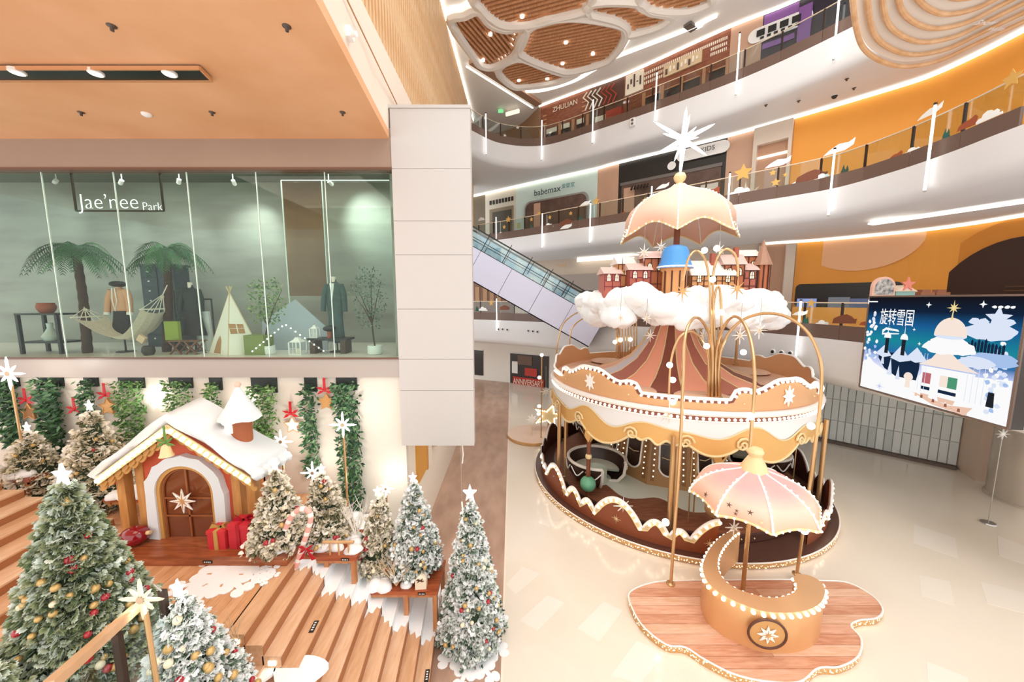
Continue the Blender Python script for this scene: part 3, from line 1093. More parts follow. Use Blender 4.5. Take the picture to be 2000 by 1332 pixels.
for a, b, v in ((1130, 1240, 505), (1155, 1215, 497)):
    zz = zat(S2, (a + b) / 2, v, 8)
    on_wall(wbl, S2, a, b, zz - .12, zz + .12, zm, strip_glow, 'light_strip', .05, out=.3)
t, c = shop('door_2', off(S2, -.1), z0, z1, 1478, 1532, mat('doorway_tan', '#b88d72', .6), None, cat=None)
t['kind'] = 'structure'
on_wall(t, S2, 1478, 1483, 5.0, 8.9, zm, mat('pale_jamb', '#d8c8b8', .5), 'jamb', .2, out=.1)
on_wall(t, S2, 1527, 1545, 5.0, 8.9, zm, mat('pale_jamb', '#d8c8b8', .5), 'jamb', .2, out=.1)
ow = struct('wall_right_lower', MB().wallcurve(seg_of(S2, 1548, 2600, zm), z0, z1, .2), orange_m)
# peach half disc and the dark arched entrance on the orange wall
p, d, nn = dir_at(S2, 1680, 9.05)
MB().slab([p + nn * .03 + d * (1.95 * math.cos(a)) + V(0, 0, 1.5 * math.sin(a)) for a in [PI + PI * i / 20 for i in range(21)]], nn * .03).build('painted_disc', mat('peach_disc', '#f3b98a', .6), ow)
p, d, nn = dir_at(S2, 1990, 6.0)
arch = thing('door_3', (p.x, p.y, 5.0), kind='structure')
for rr, dd, m_, nm in ((2.75, .06, mat('arch_orange', '#d88b2f', .6), 'arch_surround'), (2.3, .1, mat('arch_dark', '#3a2216', .6), 'arch_opening')):
    MB().slab([p + nn * dd + d * (rr * 1.15 * math.cos(a)) + V(0, 0, -1 + rr * 1.45 * math.sin(a)) for a in [PI * i / 24 for i in range(25)]], nn * .03).build(nm, m_, arch)
for k in range(12):
    zz = 5.3 + k * .13
    MB().bar(p + nn * .16 + d * (-.3) + V(0, 0, zz - 6.0), p + nn * .16 + d * 2.2 + V(0, 0, zz - 6.0), .02, .05).build('shutter_slat', mat('arch_slat', '#54361f', .5), arch)
MB().tube([q + V(0, 0, 8.99) for q in off(S2[30:], -.14)], .05, 6).build('light_strip', strip_glow, bpy.data.objects['ceiling_gallery_middle'], smooth=True)
a_, b_ = atZ(1700, 438, 9.0), atZ(2060, 385, 9.0)
MB().bar(a_, b_, .35, .05).build('light_panel', strip_glow, bpy.data.objects['ceiling_gallery_middle'])
# black kiosk with merchandise behind the rail
kx, ky = atY(1647, 600, 14.2).x, 14.2
kd = V(.62, -.78, 0)
kn = V(-.78, -.62, 0)
kiosk = thing('kiosk', (kx, ky, 5.0), 'black kiosk with rounded top board behind the lower balustrade', 'kiosk')
kc = V(kx, ky, 5.0)
MB().slab([kc + kd * (x - 1.55) + V(0, 0, 1.0 + y_) for x, y_ in rrect(3.1, .95, .18)], kn * .15).build('top_board', mat('kiosk_black', '#1a1512', .4), kiosk)
MB().box(kc + V(0, 0, .5) + kn * .2, (3.0, .6, 1.0), math.atan2(kd.y, kd.x)).build('counter', orange_m, kiosk)
for i, (o_, h_, m_) in enumerate(((-1.1, .5, mat('ad_blue', '#93aef0', .5)), (-.1, .55, mat('ad_grey', '#707a88', .5)), (.55, .5, mat('ad_slate', '#56668f', .5)), (1.3, .6, mat('ad_mint', '#d6e2dd', .5)))):
    MB().slab([kc + kd * (o_ + x) + V(0, 0, .85 + y_) + kn * .3 for x, y_ in ((-.32, 0), (.32, 0), (.32, h_), (-.32, h_))], kn * .02).build('poster', m_, kiosk)
# toy display pieces above the screen
for u, w_, m_, nm, lab in ((1725, 44, mat('toy_pink', '#e8b9a6', .5), 'arched_toy_board', 'pink arched toy display board above the screen'), ):
    c = atY(u, 578, 11.4)
    t = thing(nm, c, lab, 'display board')
    MB().slab([c + V(-.36, 0, 0), c + V(.36, 0, 0)] + [c + V(.36 * math.cos(a), 0, .28 + .32 * math.sin(a)) for a in [PI * i / 12 for i in range(13)]], (0, .08, 0)).build('board', m_, t)
    MB().slab([c + V(-.29, -.02, .04), c + V(.29, -.02, .04)] + [c + V(.29 * math.cos(a), -.02, .26 + .27 * math.sin(a)) for a in [PI * i / 12 for i in range(13)]], (0, .02, 0)).build('board_face', mat('toy_face', '#d7d3cd', .5, noise=1, nscale=9, col2='#565a60'), t)
c = atY(1768, 578, 11.4)
t = thing('toy_house', c, 'small toy house with a coral star above the screen', 'toy house')
MB().bx(c.x - .3, c.x + .3, c.y, c.y + .3, c.z, c.z + .16).build('body', mat('toy_mint', '#8fb8b0', .5), t)
MB().slab([c + V(-.36, -.03, .14), c + V(.36, -.03, .14), c + V(0, -.03, .34)], (0, .36, 0)).build('roof', mat('toy_cream', '#e8d3bd', .5), t)
MB().slab([c + V(x * .34, -.06, .36 + y_ * .34) for x, y_ in star2d(5, .7, .28)], (0, .04, 0)).build('star', mat('toy_coral', '#e88a78', .5), t)
for k, u in enumerate((1812, 1842)):
    c = atY(u, 578, 11.4)
    tag(MB().bx(c.x - .22, c.x + .22, c.y, c.y + .2, c.z, c.z + .12).bx(c.x - .16, c.x + .1, c.y + .02, c.y + .18, c.z + .12, c.z + .2).build('toy_car', mat('toy_brown', '#9a6248', .5)), ('left' if k == 0 else 'right') + ' one of two small brown toy cars above the screen', 'toy', 'toy cars above the screen')

# ---------------------------------------------------------------- ground level back wall
gw = struct('wall_back', MB().wallcurve(seg_of(S1, 870, 1538, 1.5), 0, 3.28, .2), mat('ground_white', '#efece4', .6))
for a, b, z_0, z_1 in ((927, 944, .35, 2.35), (997, 1072, .0, 2.3)):
    o_ = on_wall(gw, S1, a, b, z_0, z_1, 1.4, dark_glass, 'shop_window', .05)
    on_wall(gw, S1, a - 1, b + 1, z_1, z_1 + .06, 1.4, white, 'window_head', .08)
on_wall(gw, S1, 1003, 1064, .0, .55, 1, mat('anniv_red', '#c0392e', .5), 'red_board', .04, out=.07)
on_wall(gw, S1, 1026, 1050, .7, 1.3, 1, mat('anniv_red', '#c0392e', .5), 'red_board', .03, out=.07)
sign(gw, S1, 'ANNIVERSARY', 1005, 1063, 746, cream_sign, .3, out=.2, height=.42)
on_wall(gw, S1, 1001, 1012, .8, 1.7, 1, white, 'poster_figure', .03, out=.07)
on_wall(gw, S1, 1012, 1040, 1.5, 2.2, 1, mat('poster_brown', '#6f5648', .5), 'poster', .02, out=.07)
# round downlight trios let into the lower fascia
ring_s = Shared('fascia_spot', MB().lathe([(0, -.02), (.05, -.02), (.075, .02), (.1, .02), (.1, -.01)], 14), mat('spot_white', '#f5f5f5', .4))
hole_s = Shared('spot_hole', MB().lathe([(0, .012), (.055, .012), (.055, 0)], 12), black)
fl = bpy.data.objects['ceiling_gallery_lower']
for u, v in ((974, 643), (982, 643), (991, 644), (1032, 646), (1041, 647), (1050, 648), (1509, 687), (1526, 689), (1543, 690)):
    p, i = on_curve(L2, u, 4.2)
    a, b = L2[int(i)], L2[int(i) + 1]
    d = (b - a).normalized()
    nn = V(d.y, -d.x, 0)
    r_ = ray(u, v)
    q = V(p.x, p.y, EYE + r_[2] / r_[1] * p.y)
    rot = nn.to_track_quat('Z', 'Y').to_euler()
    ring_s.put(q + nn * .01, fl, rot)
    hole_s.put(q + nn * .03, fl, rot)

# ---------------------------------------------------------------- roller shutter of upright panels
A, B = V(13.96, 15.67, 0), V(16.69, 12.84, 0)
A2 = A - (B - A) * .35
d = (B - A2).normalized()
nn = V(d.y, -d.x, 0)
L_ = (B - A2).length
sh = thing('panel_shutter', (A2 + B) / 2, 'grey shutter of upright panels below the big screen', 'shutter')
MB().bar(A2 - nn * .1 + V(0, 0, 1.64), B - nn * .1 + V(0, 0, 1.64), .06, 3.24).build('backing', mat('shutter_line', '#f6f6f2', .5), sh)
ncol = 22
pm = [mat('shutter_grey_a', '#e4e8e5', .25), mat('shutter_grey_b', '#dbe0dd', .25), mat('shutter_grey_c', '#cad1ce', .25)]
for i in range(ncol):
    a, b = A2 + d * (L_ * i / ncol + .015), A2 + d * (L_ * (i + 1) / ncol - .015)
    for (q0, q1) in ((.12, 1.0), (1.02, 1.95), (1.97, 3.24)):
        MB().bar(a + V(0, 0, (q0 + q1) / 2), b + V(0, 0, (q0 + q1) / 2), .05, q1 - q0).build('shutter_panel', pm[rnd.choice([0, 0, 1, 0, 1, 1, 0, 0, 2])], sh)
MB().bar(A2 + nn * .1 + V(0, 0, .05), B + nn * .1 + V(0, 0, .05), .3, .1).build('floor_track', mat('track_brown', '#6b5a50', .5), sh)
# pier at the right edge with a rounded metal column
pier = struct('wall_right_pier', MB().prism([(16.75, 12.9), (16.2, 11.9), (19, 11.2), (21, 12.5), (19, 14.5)], 0, 3.4), mat('pier_beige', '#dcc4b0', .5))
tag(MB().lathe([(0, 0), (.95, 0), (.95, .05), (.9, .08), (.9, 2.2), (.95, 2.25), (.95, 2.3), (0, 2.3)], 32, (16.3, 10.6, 0)).build('round_column', mat('column_taupe', '#cbbfb2', .18, metal=.3), smooth=True), 'low round taupe metal column at the right edge of the hall', 'column')

# ---------------------------------------------------------------- small fittings on soffits and fascias
p, i = on_curve(L4, 1237, 15.2)
a, b = L4[int(i)], L4[int(i) + 1]
d = (b - a).normalized()
nn = V(d.y, -d.x, 0)
r_ = ray(1237, 240)
q = V(p.x, p.y, EYE + r_[2] / r_[1] * p.y) + nn * .12
t = thing('emergency_light', q - V(0, 0, .2), 'small white emergency lamp box on the top gallery fascia', 'emergency light')
MB().box(q, (.26, .1, .4), math.atan2(d.y, d.x)).build('box', white, t)
for zz in (-.1, .08):
    MB().cyl(q + nn * .05 + V(0, 0, zz), q + nn * .1 + V(0, 0, zz), .06, 10).build('lamp_head', mat('soft_grey', '#6d6763', .5), t)
c = atZ(1630, 187, 14.5)
t = thing('dome_camera', c - V(0, 0, .12), 'dark dome security camera under the top gallery', 'camera')
MB().lathe([(0, -.12), (.05, -.11), (.09, -.06), (.1, 0)], 14, c).build('dome', black, t, smooth=True)
MB().lathe([(.12, -.015), (.12, .0)], 14, c).build('collar', white, t)
sp2 = Shared('sprinkler', MB().lathe([(0, -.07), (.03, -.07), (.03, -.02), (.07, -.01), (.07, 0)], 8), mat('sprinkler_m', '#4a3a30', .4))
for (u, v), w in zip([(1496, 205), (1654, 154), (1668, 172), (1560, 197)], ('leftmost', 'second', 'rightmost', 'lowest')):
    tag(sp2.put(atZ(u, v, 14.5)), w + ' small dark fitting on the soffit over the orange wall', 'sprinkler', 'fittings under the top gallery')
c = atZ(1349, 50, 18.98)
tag(MB().box(c - V(0, 0, .05), (.6, .35, .1), .6).build('ceiling_speaker', mat('soft_grey', '#6d6763', .5)), 'dark grey ceiling unit beside two bright downlights', 'speaker')
for k, (u, v) in enumerate(((1362, 53), (1368, 50))):
    tag(lamp_dot.put(atZ(u, v, 18.95), name='ceiling_downlight'), ('left' if k == 0 else 'right') + ' of the two bright downlights near the grey ceiling unit', 'downlight', 'paired ceiling downlights')
c = atY(1001, 220, 25.5)
t = thing('hanging_light_bar', c, 'white light bar hanging over the curved end of the top gallery', 'lamp')
MB().box(c, (1.0, .12, .22), -.5).build('bar', glow('soft_bar', '#f4e4c8', .9), t)
for s in (-.3, .3):
    MB().cyl(c + V(s, -s * .5, .1), V(c.x + s, c.y - s * .5, 19.0), .012, 5).build('rod', white, t)
c = atY(978, 217, 25.5)
tag(MB().box(c, (.35, .06, .2)).bx(c.x - .01, c.x + .01, c.y - .01, c.y + .01, c.z, 19.0).build('exit_sign', glow('exit_green', '#7fd68f', .8)), 'small green lit sign over the top gallery corner', 'sign')
# ================================================================== ESCALATOR
EY = 18.0
esc = thing('escalator', (2.0, EY, 5.0), 'escalator with lavender side panels running down to the lower gallery', 'escalator')
lav = mat('lavender_panel', '#d5d8ee', .3)
e0, e1 = V(-4.6, EY, 10.4), V(4.6, EY, 5.22)       # balustrade base line
sl = (e1 - e0)
Ls = sl.length
sd = sl.normalized()
up = V(-sd.z, 0, sd.x)
for k in range(6):
    a, b = e0 + sd * (Ls * k / 6 + .01), e0 + sd * (Ls * (k + 1) / 6 - .01)
    for yy in (0, 1.3):
        MB().slab([a + V(0, yy, 0), b + V(0, yy, 0), b + V(0, yy, 0) - up * 1.5, a + V(0, yy, 0) - up * 1.5], (0, .06, 0)).build('side_panel', lav, esc)
MB().slab([e0 - up * 1.45, e1 - up * 1.45, e1 - up * 1.5, e0 - up * 1.5], (0, 1.34, 0)).build('underside', lav, esc)
blue = mat('picture_blue', '#8fc4ea', .3, noise=1, nscale=1.6, col2='#e9f4fb')
for yy, m_ in ((.03, clear_glass), (1.33, blue)):
    for k in range(9):
        a, b = e0 + sd * (Ls * k / 9 + .015), e0 + sd * (Ls * (k + 1) / 9 - .015)
        MB().slab([a + V(0, yy, 0), b + V(0, yy, 0), b + V(0, yy, 0) + up * .82, a + V(0, yy, 0) + up * .82], (0, .012, 0)).build('glass_pane', m_, esc)
        MB().bar(a + V(0, yy - .02, 0), a + V(0, yy - .02, 0) + up * 1.0, .035, .035, (0, 1, 0)).build('post', black, esc)
    for hh in (.02, .42, .84):
        MB().bar(e0 + V(0, yy, 0) + up * hh, e1 + V(0, yy, 0) + up * hh, .03 if hh < .8 else .08, .03 if hh < .8 else .06).build('rail' if hh < .8 else 'handrail', black, esc)
ns = 26
for k in range(ns):
    p = e0 + sd * (Ls * (k + .5) / ns)
    MB().bx(p.x - .18, p.x + .18, EY + .1, EY + 1.28, p.z - .22, p.z - .02).build('step', mat('step_steel', '#9aa3ab', .4, metal=.5), esc)
for i, u in enumerate((1034, 1060, 1085)):
    p = atY(u, 525 + 18 * i, EY - .1)
    MB().bar(p + V(-.1, 0, -.25), p + V(.25, 0, .35), .03, .03, (0, 1, 0)).build('guard_rod', black, esc)
# landing of the escalator on the lower gallery
MB().bx(4.4, 6.2, EY - .1, EY + 1.5, 5.0, 5.04).build('landing_plate', steel, esc)

# ================================================================== LED SCREEN
sa, sb = V(10.07, 10.1, 0), V(9.67, 6.75, 0)
zb, zt = 3.84, 6.36
scr = thing('led_screen', ((sa + sb) / 2) + V(0, 0, zb), 'large bright screen showing a snowy carousel picture', 'screen')
d = (sb - sa)
W = d.length
d.normalize()
nn = V(d.y, -d.x, 0)
Hs = zt - zb


def sp_(x, y, o=0.):
    """Point of the screen face: x right 0..1, y up 0..1, o metres in front."""
    return sa + d * (W * x) + V(0, 0, zb + Hs * y) + nn * (.03 + o)


MB().slab([sp_(-.012, -.018) - nn * .25, sp_(1.012, -.018) - nn * .25, sp_(1.012, 1.018) - nn * .25, sp_(-.012, 1.018) - nn * .25], nn * .22).build('housing', mat('screen_housing', '#3a3330', .4), scr)
for a, b in (((-.01, -.012), (1.01, -.012)), ((1.01, -.012), (1.01, 1.012)), ((1.01, 1.012), (-.01, 1.012)), ((-.01, 1.012), (-.01, -.012))):
    MB().bar(sp_(*a), sp_(*b), .04, .04).build('bezel', mat('bezel_brown', '#6d5a50', .4), scr)
# picture: sky graded by the material in the screen's own height, then flat printed shapes
pic = bpy.data.materials.new('screen_picture')
pic.use_nodes = True
nt = pic.node_tree
nt.nodes.clear()
tc = nt.nodes.new('ShaderNodeTexCoord')
sep = nt.nodes.new('ShaderNodeSeparateXYZ')
nt.links.new(tc.outputs['Generated'], sep.inputs[0])
rp = nt.nodes.new('ShaderNodeValToRGB')
cols = [(0, '#ffffff'), (.22, '#f2f4ff'), (.36, '#b9c6f2'), (.44, '#2d6ea8'), (.56, '#1d8a9c'), (.72, '#1c5f96'), (.86, '#14243c'), (1, '#17161a')]
el = rp.color_ramp.elements
for i, (p_, h_) in enumerate(cols):
    e = el[i] if i < 2 else el.new(p_)
    e.position = p_
    e.color = (*srgb(h_), 1)
nt.links.new(sep.outputs['Z'], rp.inputs['Fac'])
em = nt.nodes.new('ShaderNodeEmission')
em.inputs['Strength'].default_value = .6
nt.links.new(rp.outputs['Color'], em.inputs['Color'])
ou = nt.nodes.new('ShaderNodeOutputMaterial')
nt.links.new(em.outputs[0], ou.inputs['Surface'])
MB().slab([sp_(0, 0), sp_(1, 0), sp_(1, 1), sp_(0, 1)], nn * .01).build('picture', pic, scr)
face = scr
px = {k: glow('px_' + k, h, .6) for k, h in {'white': '#ffffff', 'pale': '#dfe9fb', 'ice': '#a9c4ee', 'cream': '#fbe9dc', 'peach': '#f0c7b0', 'navy': '#182a44', 'teal': '#1b5f78', 'gold': '#f3dd9a', 'rose': '#c26a72', 'green': '#4f9a78', 'brown': '#9a5f4a', 'lav': '#c3c8f2', 'dark': '#23262c'}.items()}
_lay = [0.014]


def shp(pts, k, nm='printed_shape'):
    _lay[0] += .0004
    MB().slab([sp_(x, y, _lay[0]) for x, y in pts], nn * .0008).build(nm, px[k], face)


def ell(cx, cy, rx, ry, n=18, a0=0, a1=2 * PI):
    return [(cx + rx * math.cos(a0 + (a1 - a0) * i / n), cy + ry * math.sin(a0 + (a1 - a0) * i / n)) for i in range(n + (0 if a1 - a0 > 6.2 else 1))]


def blob(cx, cy, rx, ry, k, n=22, j=.25, nm='printed_cloud'):
    shp([(cx + rx * (1 + j * (rnd.random() - .5)) * math.cos(2 * PI * i / n), cy + ry * (1 + j * (rnd.random() - .5)) * math.sin(2 * PI * i / n)) for i in range(n)], k, nm)


shp([(0, .28), (.05, .36), (.1, .3), (.2, .24), (.32, .2), (.45, .2), (.5, .3), (1, .36), (1, 0), (0, 0)], 'white', 'printed_snow')
shp([(.14, .36), (.2, .26), (.3, .2), (.46, .2), (.48, .4), (.3, .44), (.14, .42)], 'navy', 'printed_hill')
for x0, y0, w_, h_ in ((.11, .40, .14, .1), (.24, .38, .16, .14), (.36, .4, .16, .12)):
    shp([(x0, y0), (x0 + w_ / 2, y0 + h_), (x0 + w_, y0), (x0 + w_ * .5, y0 - .03)], 'pale', 'printed_roof')
for x0 in (.2, .335):
    shp([(x0 - .015, .42), (x0 + .015, .42), (x0 + .015, .58), (x0 - .015, .58)], 'dark', 'printed_tower')
    shp(ell(x0, .58, .03, .06, 12, 0, PI), 'white', 'printed_dome')
    shp([(x0 - .004, .62), (x0 + .004, .62), (x0, .72)], 'white', 'printed_spire')
for x0, y0, s in ((.18, .3, .8), (.25, .2, 1.1), (.32, .17, .9)):
    shp([(x0 - .02 * s, y0), (x0 + .02 * s, y0), (x0, y0 + .16 * s)], 'pale', 'printed_tree')
# snowy trees at the sides of the picture
for cx_, cy_, n_, sx, sy in ((.06, .55, 34, .07, .3), (.93, .35, 44, .07, .3)):
    for i in range(n_):
        a, r_ = rnd.uniform(0, 2 * PI), math.sqrt(rnd.random())
        blob(cx_ + sx * r_ * math.cos(a) * (1.1 - (math.sin(a) * r_ + 1) * .35), cy_ + sy * r_ * math.sin(a), .014, .02, rnd.choice(['white', 'pale', 'white', 'ice']), 7, .5, 'printed_frond')
shp([(.90, .0 + .12), (.94, .12), (.935, .24), (.905, .24)], 'dark', 'printed_pot')
# clouds with dark village at the right
for cx_, cy_, rx, ry, k in ((.86, .72, .13, .07, 'pale'), (.9, .5, .12, .06, 'ice'), (.82, .46, .1, .05, 'pale')):
    blob(cx_, cy_, rx, ry, k)
for i in range(11):
    x0 = .76 + .018 * i
    h_ = .05 + .05 * rnd.random()
    shp([(x0, .55), (x0 + .014, .55), (x0 + .014, .55 + h_), (x0 + .007, .57 + h_), (x0, .55 + h_)], 'navy', 'printed_house')
for cx_ in (.78, .83, .9, .95):
    blob(cx_, .8, .03, .03, 'pale', 9, .5)
shp([(.9 + x * .07, .83 + y * .1) for x, y in star2d(5, 1, .45)], 'pale', 'printed_star')
# the carousel in the picture
shp([(.50, .36), (.83, .36), (.80, .1), (.66, .03), (.52, .08)], 'white', 'printed_drum')
shp([(.46, .09), (.6, .02), (.8, .0), (.84, .08), (.7, .05), (.58, .07)], 'peach', 'printed_base')
shp([(.48, .37), (.85, .37), (.74, .44), (.67, .52), (.6, .52), (.56, .44)], 'cream', 'printed_skirt')
for cx_, cy_, rx, ry in ((.6, .55, .11, .06), (.7, .56, .12, .06), (.65, .6, .12, .05)):
    blob(cx_, cy_, rx, ry, 'white')
shp(ell(.655, .66, .1, .16, 18, 0, PI), 'cream', 'printed_canopy')
shp(ell(.655, .66, .1, .03, 14, PI, 2 * PI), 'pale', 'printed_canopy_edge')
shp([(.648, .8), (.662, .8), (.655, .9)], 'gold', 'printed_finial')
shp([(.657 + x * .045, .905 + y * .07) for x, y in snow_star2d(1, core=.28)], 'gold', 'printed_star')
for x0, k in ((.545, 'rose'), (.66, 'cream'), (.71, 'green')):
    shp([(x0 - .028, .2), (x0 + .028, .2), (x0 + .028, .3), (x0 - .028, .3)], k, 'printed_figure')
    shp([(x0 - .03, .1), (x0 + .03, .1), (x0 + .02, .06), (x0 - .02, .06)], 'peach', 'printed_cup')
    shp([(x0 - .03, .14), (x0 + .03, .14), (x0 + .03, .17), (x0 - .03, .17)], 'navy', 'printed_seat')
for i in range(9):
    x0 = .48 + .04 * i
    shp([(x0, .06 - .006 * i), (x0 + .018, .06 - .006 * i), (x0 + .016, .09 - .006 * i), (x0 + .002, .09 - .006 * i)], 'brown' if i % 2 else 'peach', 'printed_ornament')
for x0 in (.49, .515, .535, .79, .82, .85, .88):
    shp([(x0, .12), (x0 + .003, .12), (x0 + .003, .48), (x0, .48)], 'pale', 'printed_wire')
shp(ell(.42, .22, .035, .05, 12, 0, PI) + [(.4, .12), (.44, .12)][::-1], 'cream', 'printed_booth')
shp([(.2 + x * .045, .06 + y * .05) for x, y in snow_star2d(1, core=.16)], 'lav', 'printed_star')
for cx_, cy_, s in ((.5, .93, .02), (.82, .94, .022), (.42, .69, .012), (.47, .56, .014), (.11, .68, .014)):
    shp([(cx_ + x * s, cy_ + y * s * 1.4) for x, y in star2d(4, 1, .35)], 'white', 'printed_star')
for x0 in (.88, .91, .94, .965):
    blob(x0, .92, .013, .012, 'white', 8, .5)
shp([(.01, .95), (.1, .95), (.1, .962), (.01, .962)], 'white', 'printed_caption')
shp([(.01, .93), (.018, .93), (.018, .98), (.01, .98)], 'white', 'printed_caption')
lettering('\u65cb\u8f6c\u96ea\u56fd', px['white'], sp_(.255, .80, .03), W * .27, d, scr, name='printed_title', ext=.001, height=.42)
shp([(.17, .66), (.2, .69), (.3, .675), (.31, .655), (.2, .665), (.175, .63), (.31, .64), (.31, .63), (.17, .61)], 'white', 'printed_swash')
# small white snowflake ornament under the screen corner
c = atY(1960, 848, 9.5)
t = thing('snowflake_ornament', c, 'small white snowflake ornament below the right end of the screen', 'snowflake')
MB().slab([c + V(x * .2, 0, y_ * .16) for x, y_ in snow_star2d(1, core=.22, long=(1, .9))], (0, .03, 0)).build('flake', white, t)
MB().cyl(c + V(0, .02, -.16), c + V(0, .02, -1.0), .012, 6).build('stem', steel, t)
MB().cyl(c + V(0, .02, -1.0), V(c.x, c.y + .02, .03), .012, 6).build('stem', steel, t)
MB().lathe([(0, .03), (.15, .03), (.16, 0)], 16, (c.x, c.y + .02, 0)).build('foot', steel, t)

# ================================================================== RIBBED WOODEN POD (top right)
rib_m = wood('rib_wood', '#e8c096', '#d6a678', (1, 1, 1), .4)
outer = [(1655, -160), (1662, -40), (1672, 55), (1690, 98), (1728, 122), (1772, 130), (1835, 118), (1905, 86), (2000, 42), (2120, -15)]
P = [atZ(u, v, 13.5) for u, v in outer]
cen = V(11.0, 8.6, 13.5)
pod = thing('ribbed_pod', V(11.4, 10.2, 13.4), 'hanging pod of nested curved wooden ribs at the upper right', 'ceiling feature')
for k in range(11):
    f = 1 - .066 * k
    q = [cen + (p - cen) * f + V(-.024 * k, -.12 * k, .12 * k) for p in P]
    MB().tube(cr([tuple(p) for p in q], 7), .062, 8).build('rib', rib_m, pod, smooth=True)
q = [cen + (p - cen) * .97 + V(0, -.12, .22) for p in P]
mb = MB()
rows = []
for k in range(5):
    f = .99 - .17 * k
    rows.append(cr([tuple(cen + (p - cen) * f + V(-.02 * k * 3, -.1 * k * 3, .12 + .10 * k * 3)) for p in P], 7))
for a, b in zip(rows, rows[1:]):
    mb.strip(a, b)
mb.build('pod_shell', mat('pod_shell', '#f7f1e8', .6), pod, smooth=True)
c1 = atZ(1928, 44, 13.3)
c2 = atZ(1946, 57, 13.3)
rd, ud = (atZ(1975, 44, 13.3) - atZ(1905, 44, 13.3)), (atZ(1928, 20, 13.3) - atZ(1928, 60, 13.3))
lettering('Snow', white, c1, .5, rd, pod, up=ud, ext=.01)
lettering('Waltz', white, c2, .42, rd, pod, up=ud, ext=.01)
# ================================================================== CAROUSEL
CX, CY = 5.6, 12.5
CC = V(CX, CY, 0)


def pol(r, deg, z=0.):
    return V(CX + r * math.cos(R(deg)), CY + r * math.sin(R(deg)), z)


car = thing('carousel', (CX, CY, 0), 'large gold and white two-tier carousel with clouds, toy village and star', 'carousel')
deck_wood = wood('deck_wood', '#9a6448', '#7d4a33', (1, 5, 1))
mint_floor = mat('mint_floor', '#dfe8da', .4)
white_trim = mat('white_trim', '#fbf8f2', .5)
glitter = mat('glitter_gold', '#e3b981', .3, metal=.3, noise=1, nscale=60, col2='#c9955c')
valance_m = mat('valance_gold', '#e3b26c', .35, metal=.15)
crown_m = mat('crown_gold', '#dca878', .45, metal=.1)
stripe_brown = mat('stripe_brown', '#7a4436', .5)
bulb = Shared('bulb', MB().ball((0, 0, 0), .036, 8, 6), bulb_glow)
bulb_s = Shared('bulb', MB().ball((0, 0, 0), .021, 6, 5), bulb_glow)


def ring(r0, r1, z0, z1, n=96, a0=0, a1=360):
    mb = MB()
    prof = [(r0, z0), (r1, z0), (r1, z1), (r0, z1), (r0, z0)]
    return mb.lathe(prof, n, (CX, CY, 0), R(a0), R(a1))


# --- base
MB().lathe([(0, .0), (4.72, 0), (4.75, .02), (4.75, .13), (4.72, .15)], 120, (CX, CY, 0)).build('base_rim', glitter, car, smooth=True)
MB().lathe([(4.72, .15), (0, .15)], 120, (CX, CY, 0)).build('base_floor', mat('base_floor', '#5a3a30', .35), car)
MB().tube([pol(4.74, a, .15) for a in range(0, 360, 3)], .018, 6, closed=True).build('rim_line', white_trim, car)
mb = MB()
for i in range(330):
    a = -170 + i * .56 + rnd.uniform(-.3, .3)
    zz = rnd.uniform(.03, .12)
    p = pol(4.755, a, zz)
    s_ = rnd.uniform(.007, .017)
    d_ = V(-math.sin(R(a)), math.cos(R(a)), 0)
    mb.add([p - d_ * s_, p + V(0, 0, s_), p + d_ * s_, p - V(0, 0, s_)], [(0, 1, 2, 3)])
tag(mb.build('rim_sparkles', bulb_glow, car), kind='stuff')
# --- raised wooden deck
MB().lathe([(4.02, .15), (4.05, .17), (4.05, .36), (4.0, .38)], 96, (CX, CY, 0)).build('deck_edge', mat('deck_edge', '#4e3026', .4), car, smooth=True)
MB().lathe([(4.0, .38), (0, .38)], 96, (CX, CY, 0)).build('deck', deck_wood, car)
MB().prism([pol(2.95 + .22 * math.sin(7 * R(a)) + .12 * math.sin(13 * R(a)), a) for a in range(0, 360, 3)], .38, .392).build('mint_carpet', mint_floor, car)
stud = Shared('deck_stud', MB().ball((0, 0, 0), .022, 6, 4), gold_pale)
for a in range(-172, -20, 5):
    if (a // 5) % 4 != 0:
        stud.put(pol(4.06, a, .27), car)
# --- scalloped outer fence with a gate towards the booth


def fence_top(a):
    t = (a + 137) % 31
    if t < 17:
        return .30 + .62 * math.sin(PI * t / 17) ** .75
    if t < 25:
        return .30 + .34 * math.sin(PI * (t - 17) / 8) ** .75
    return .30 + .24 * math.sin(PI * (t - 25) / 6) ** .75


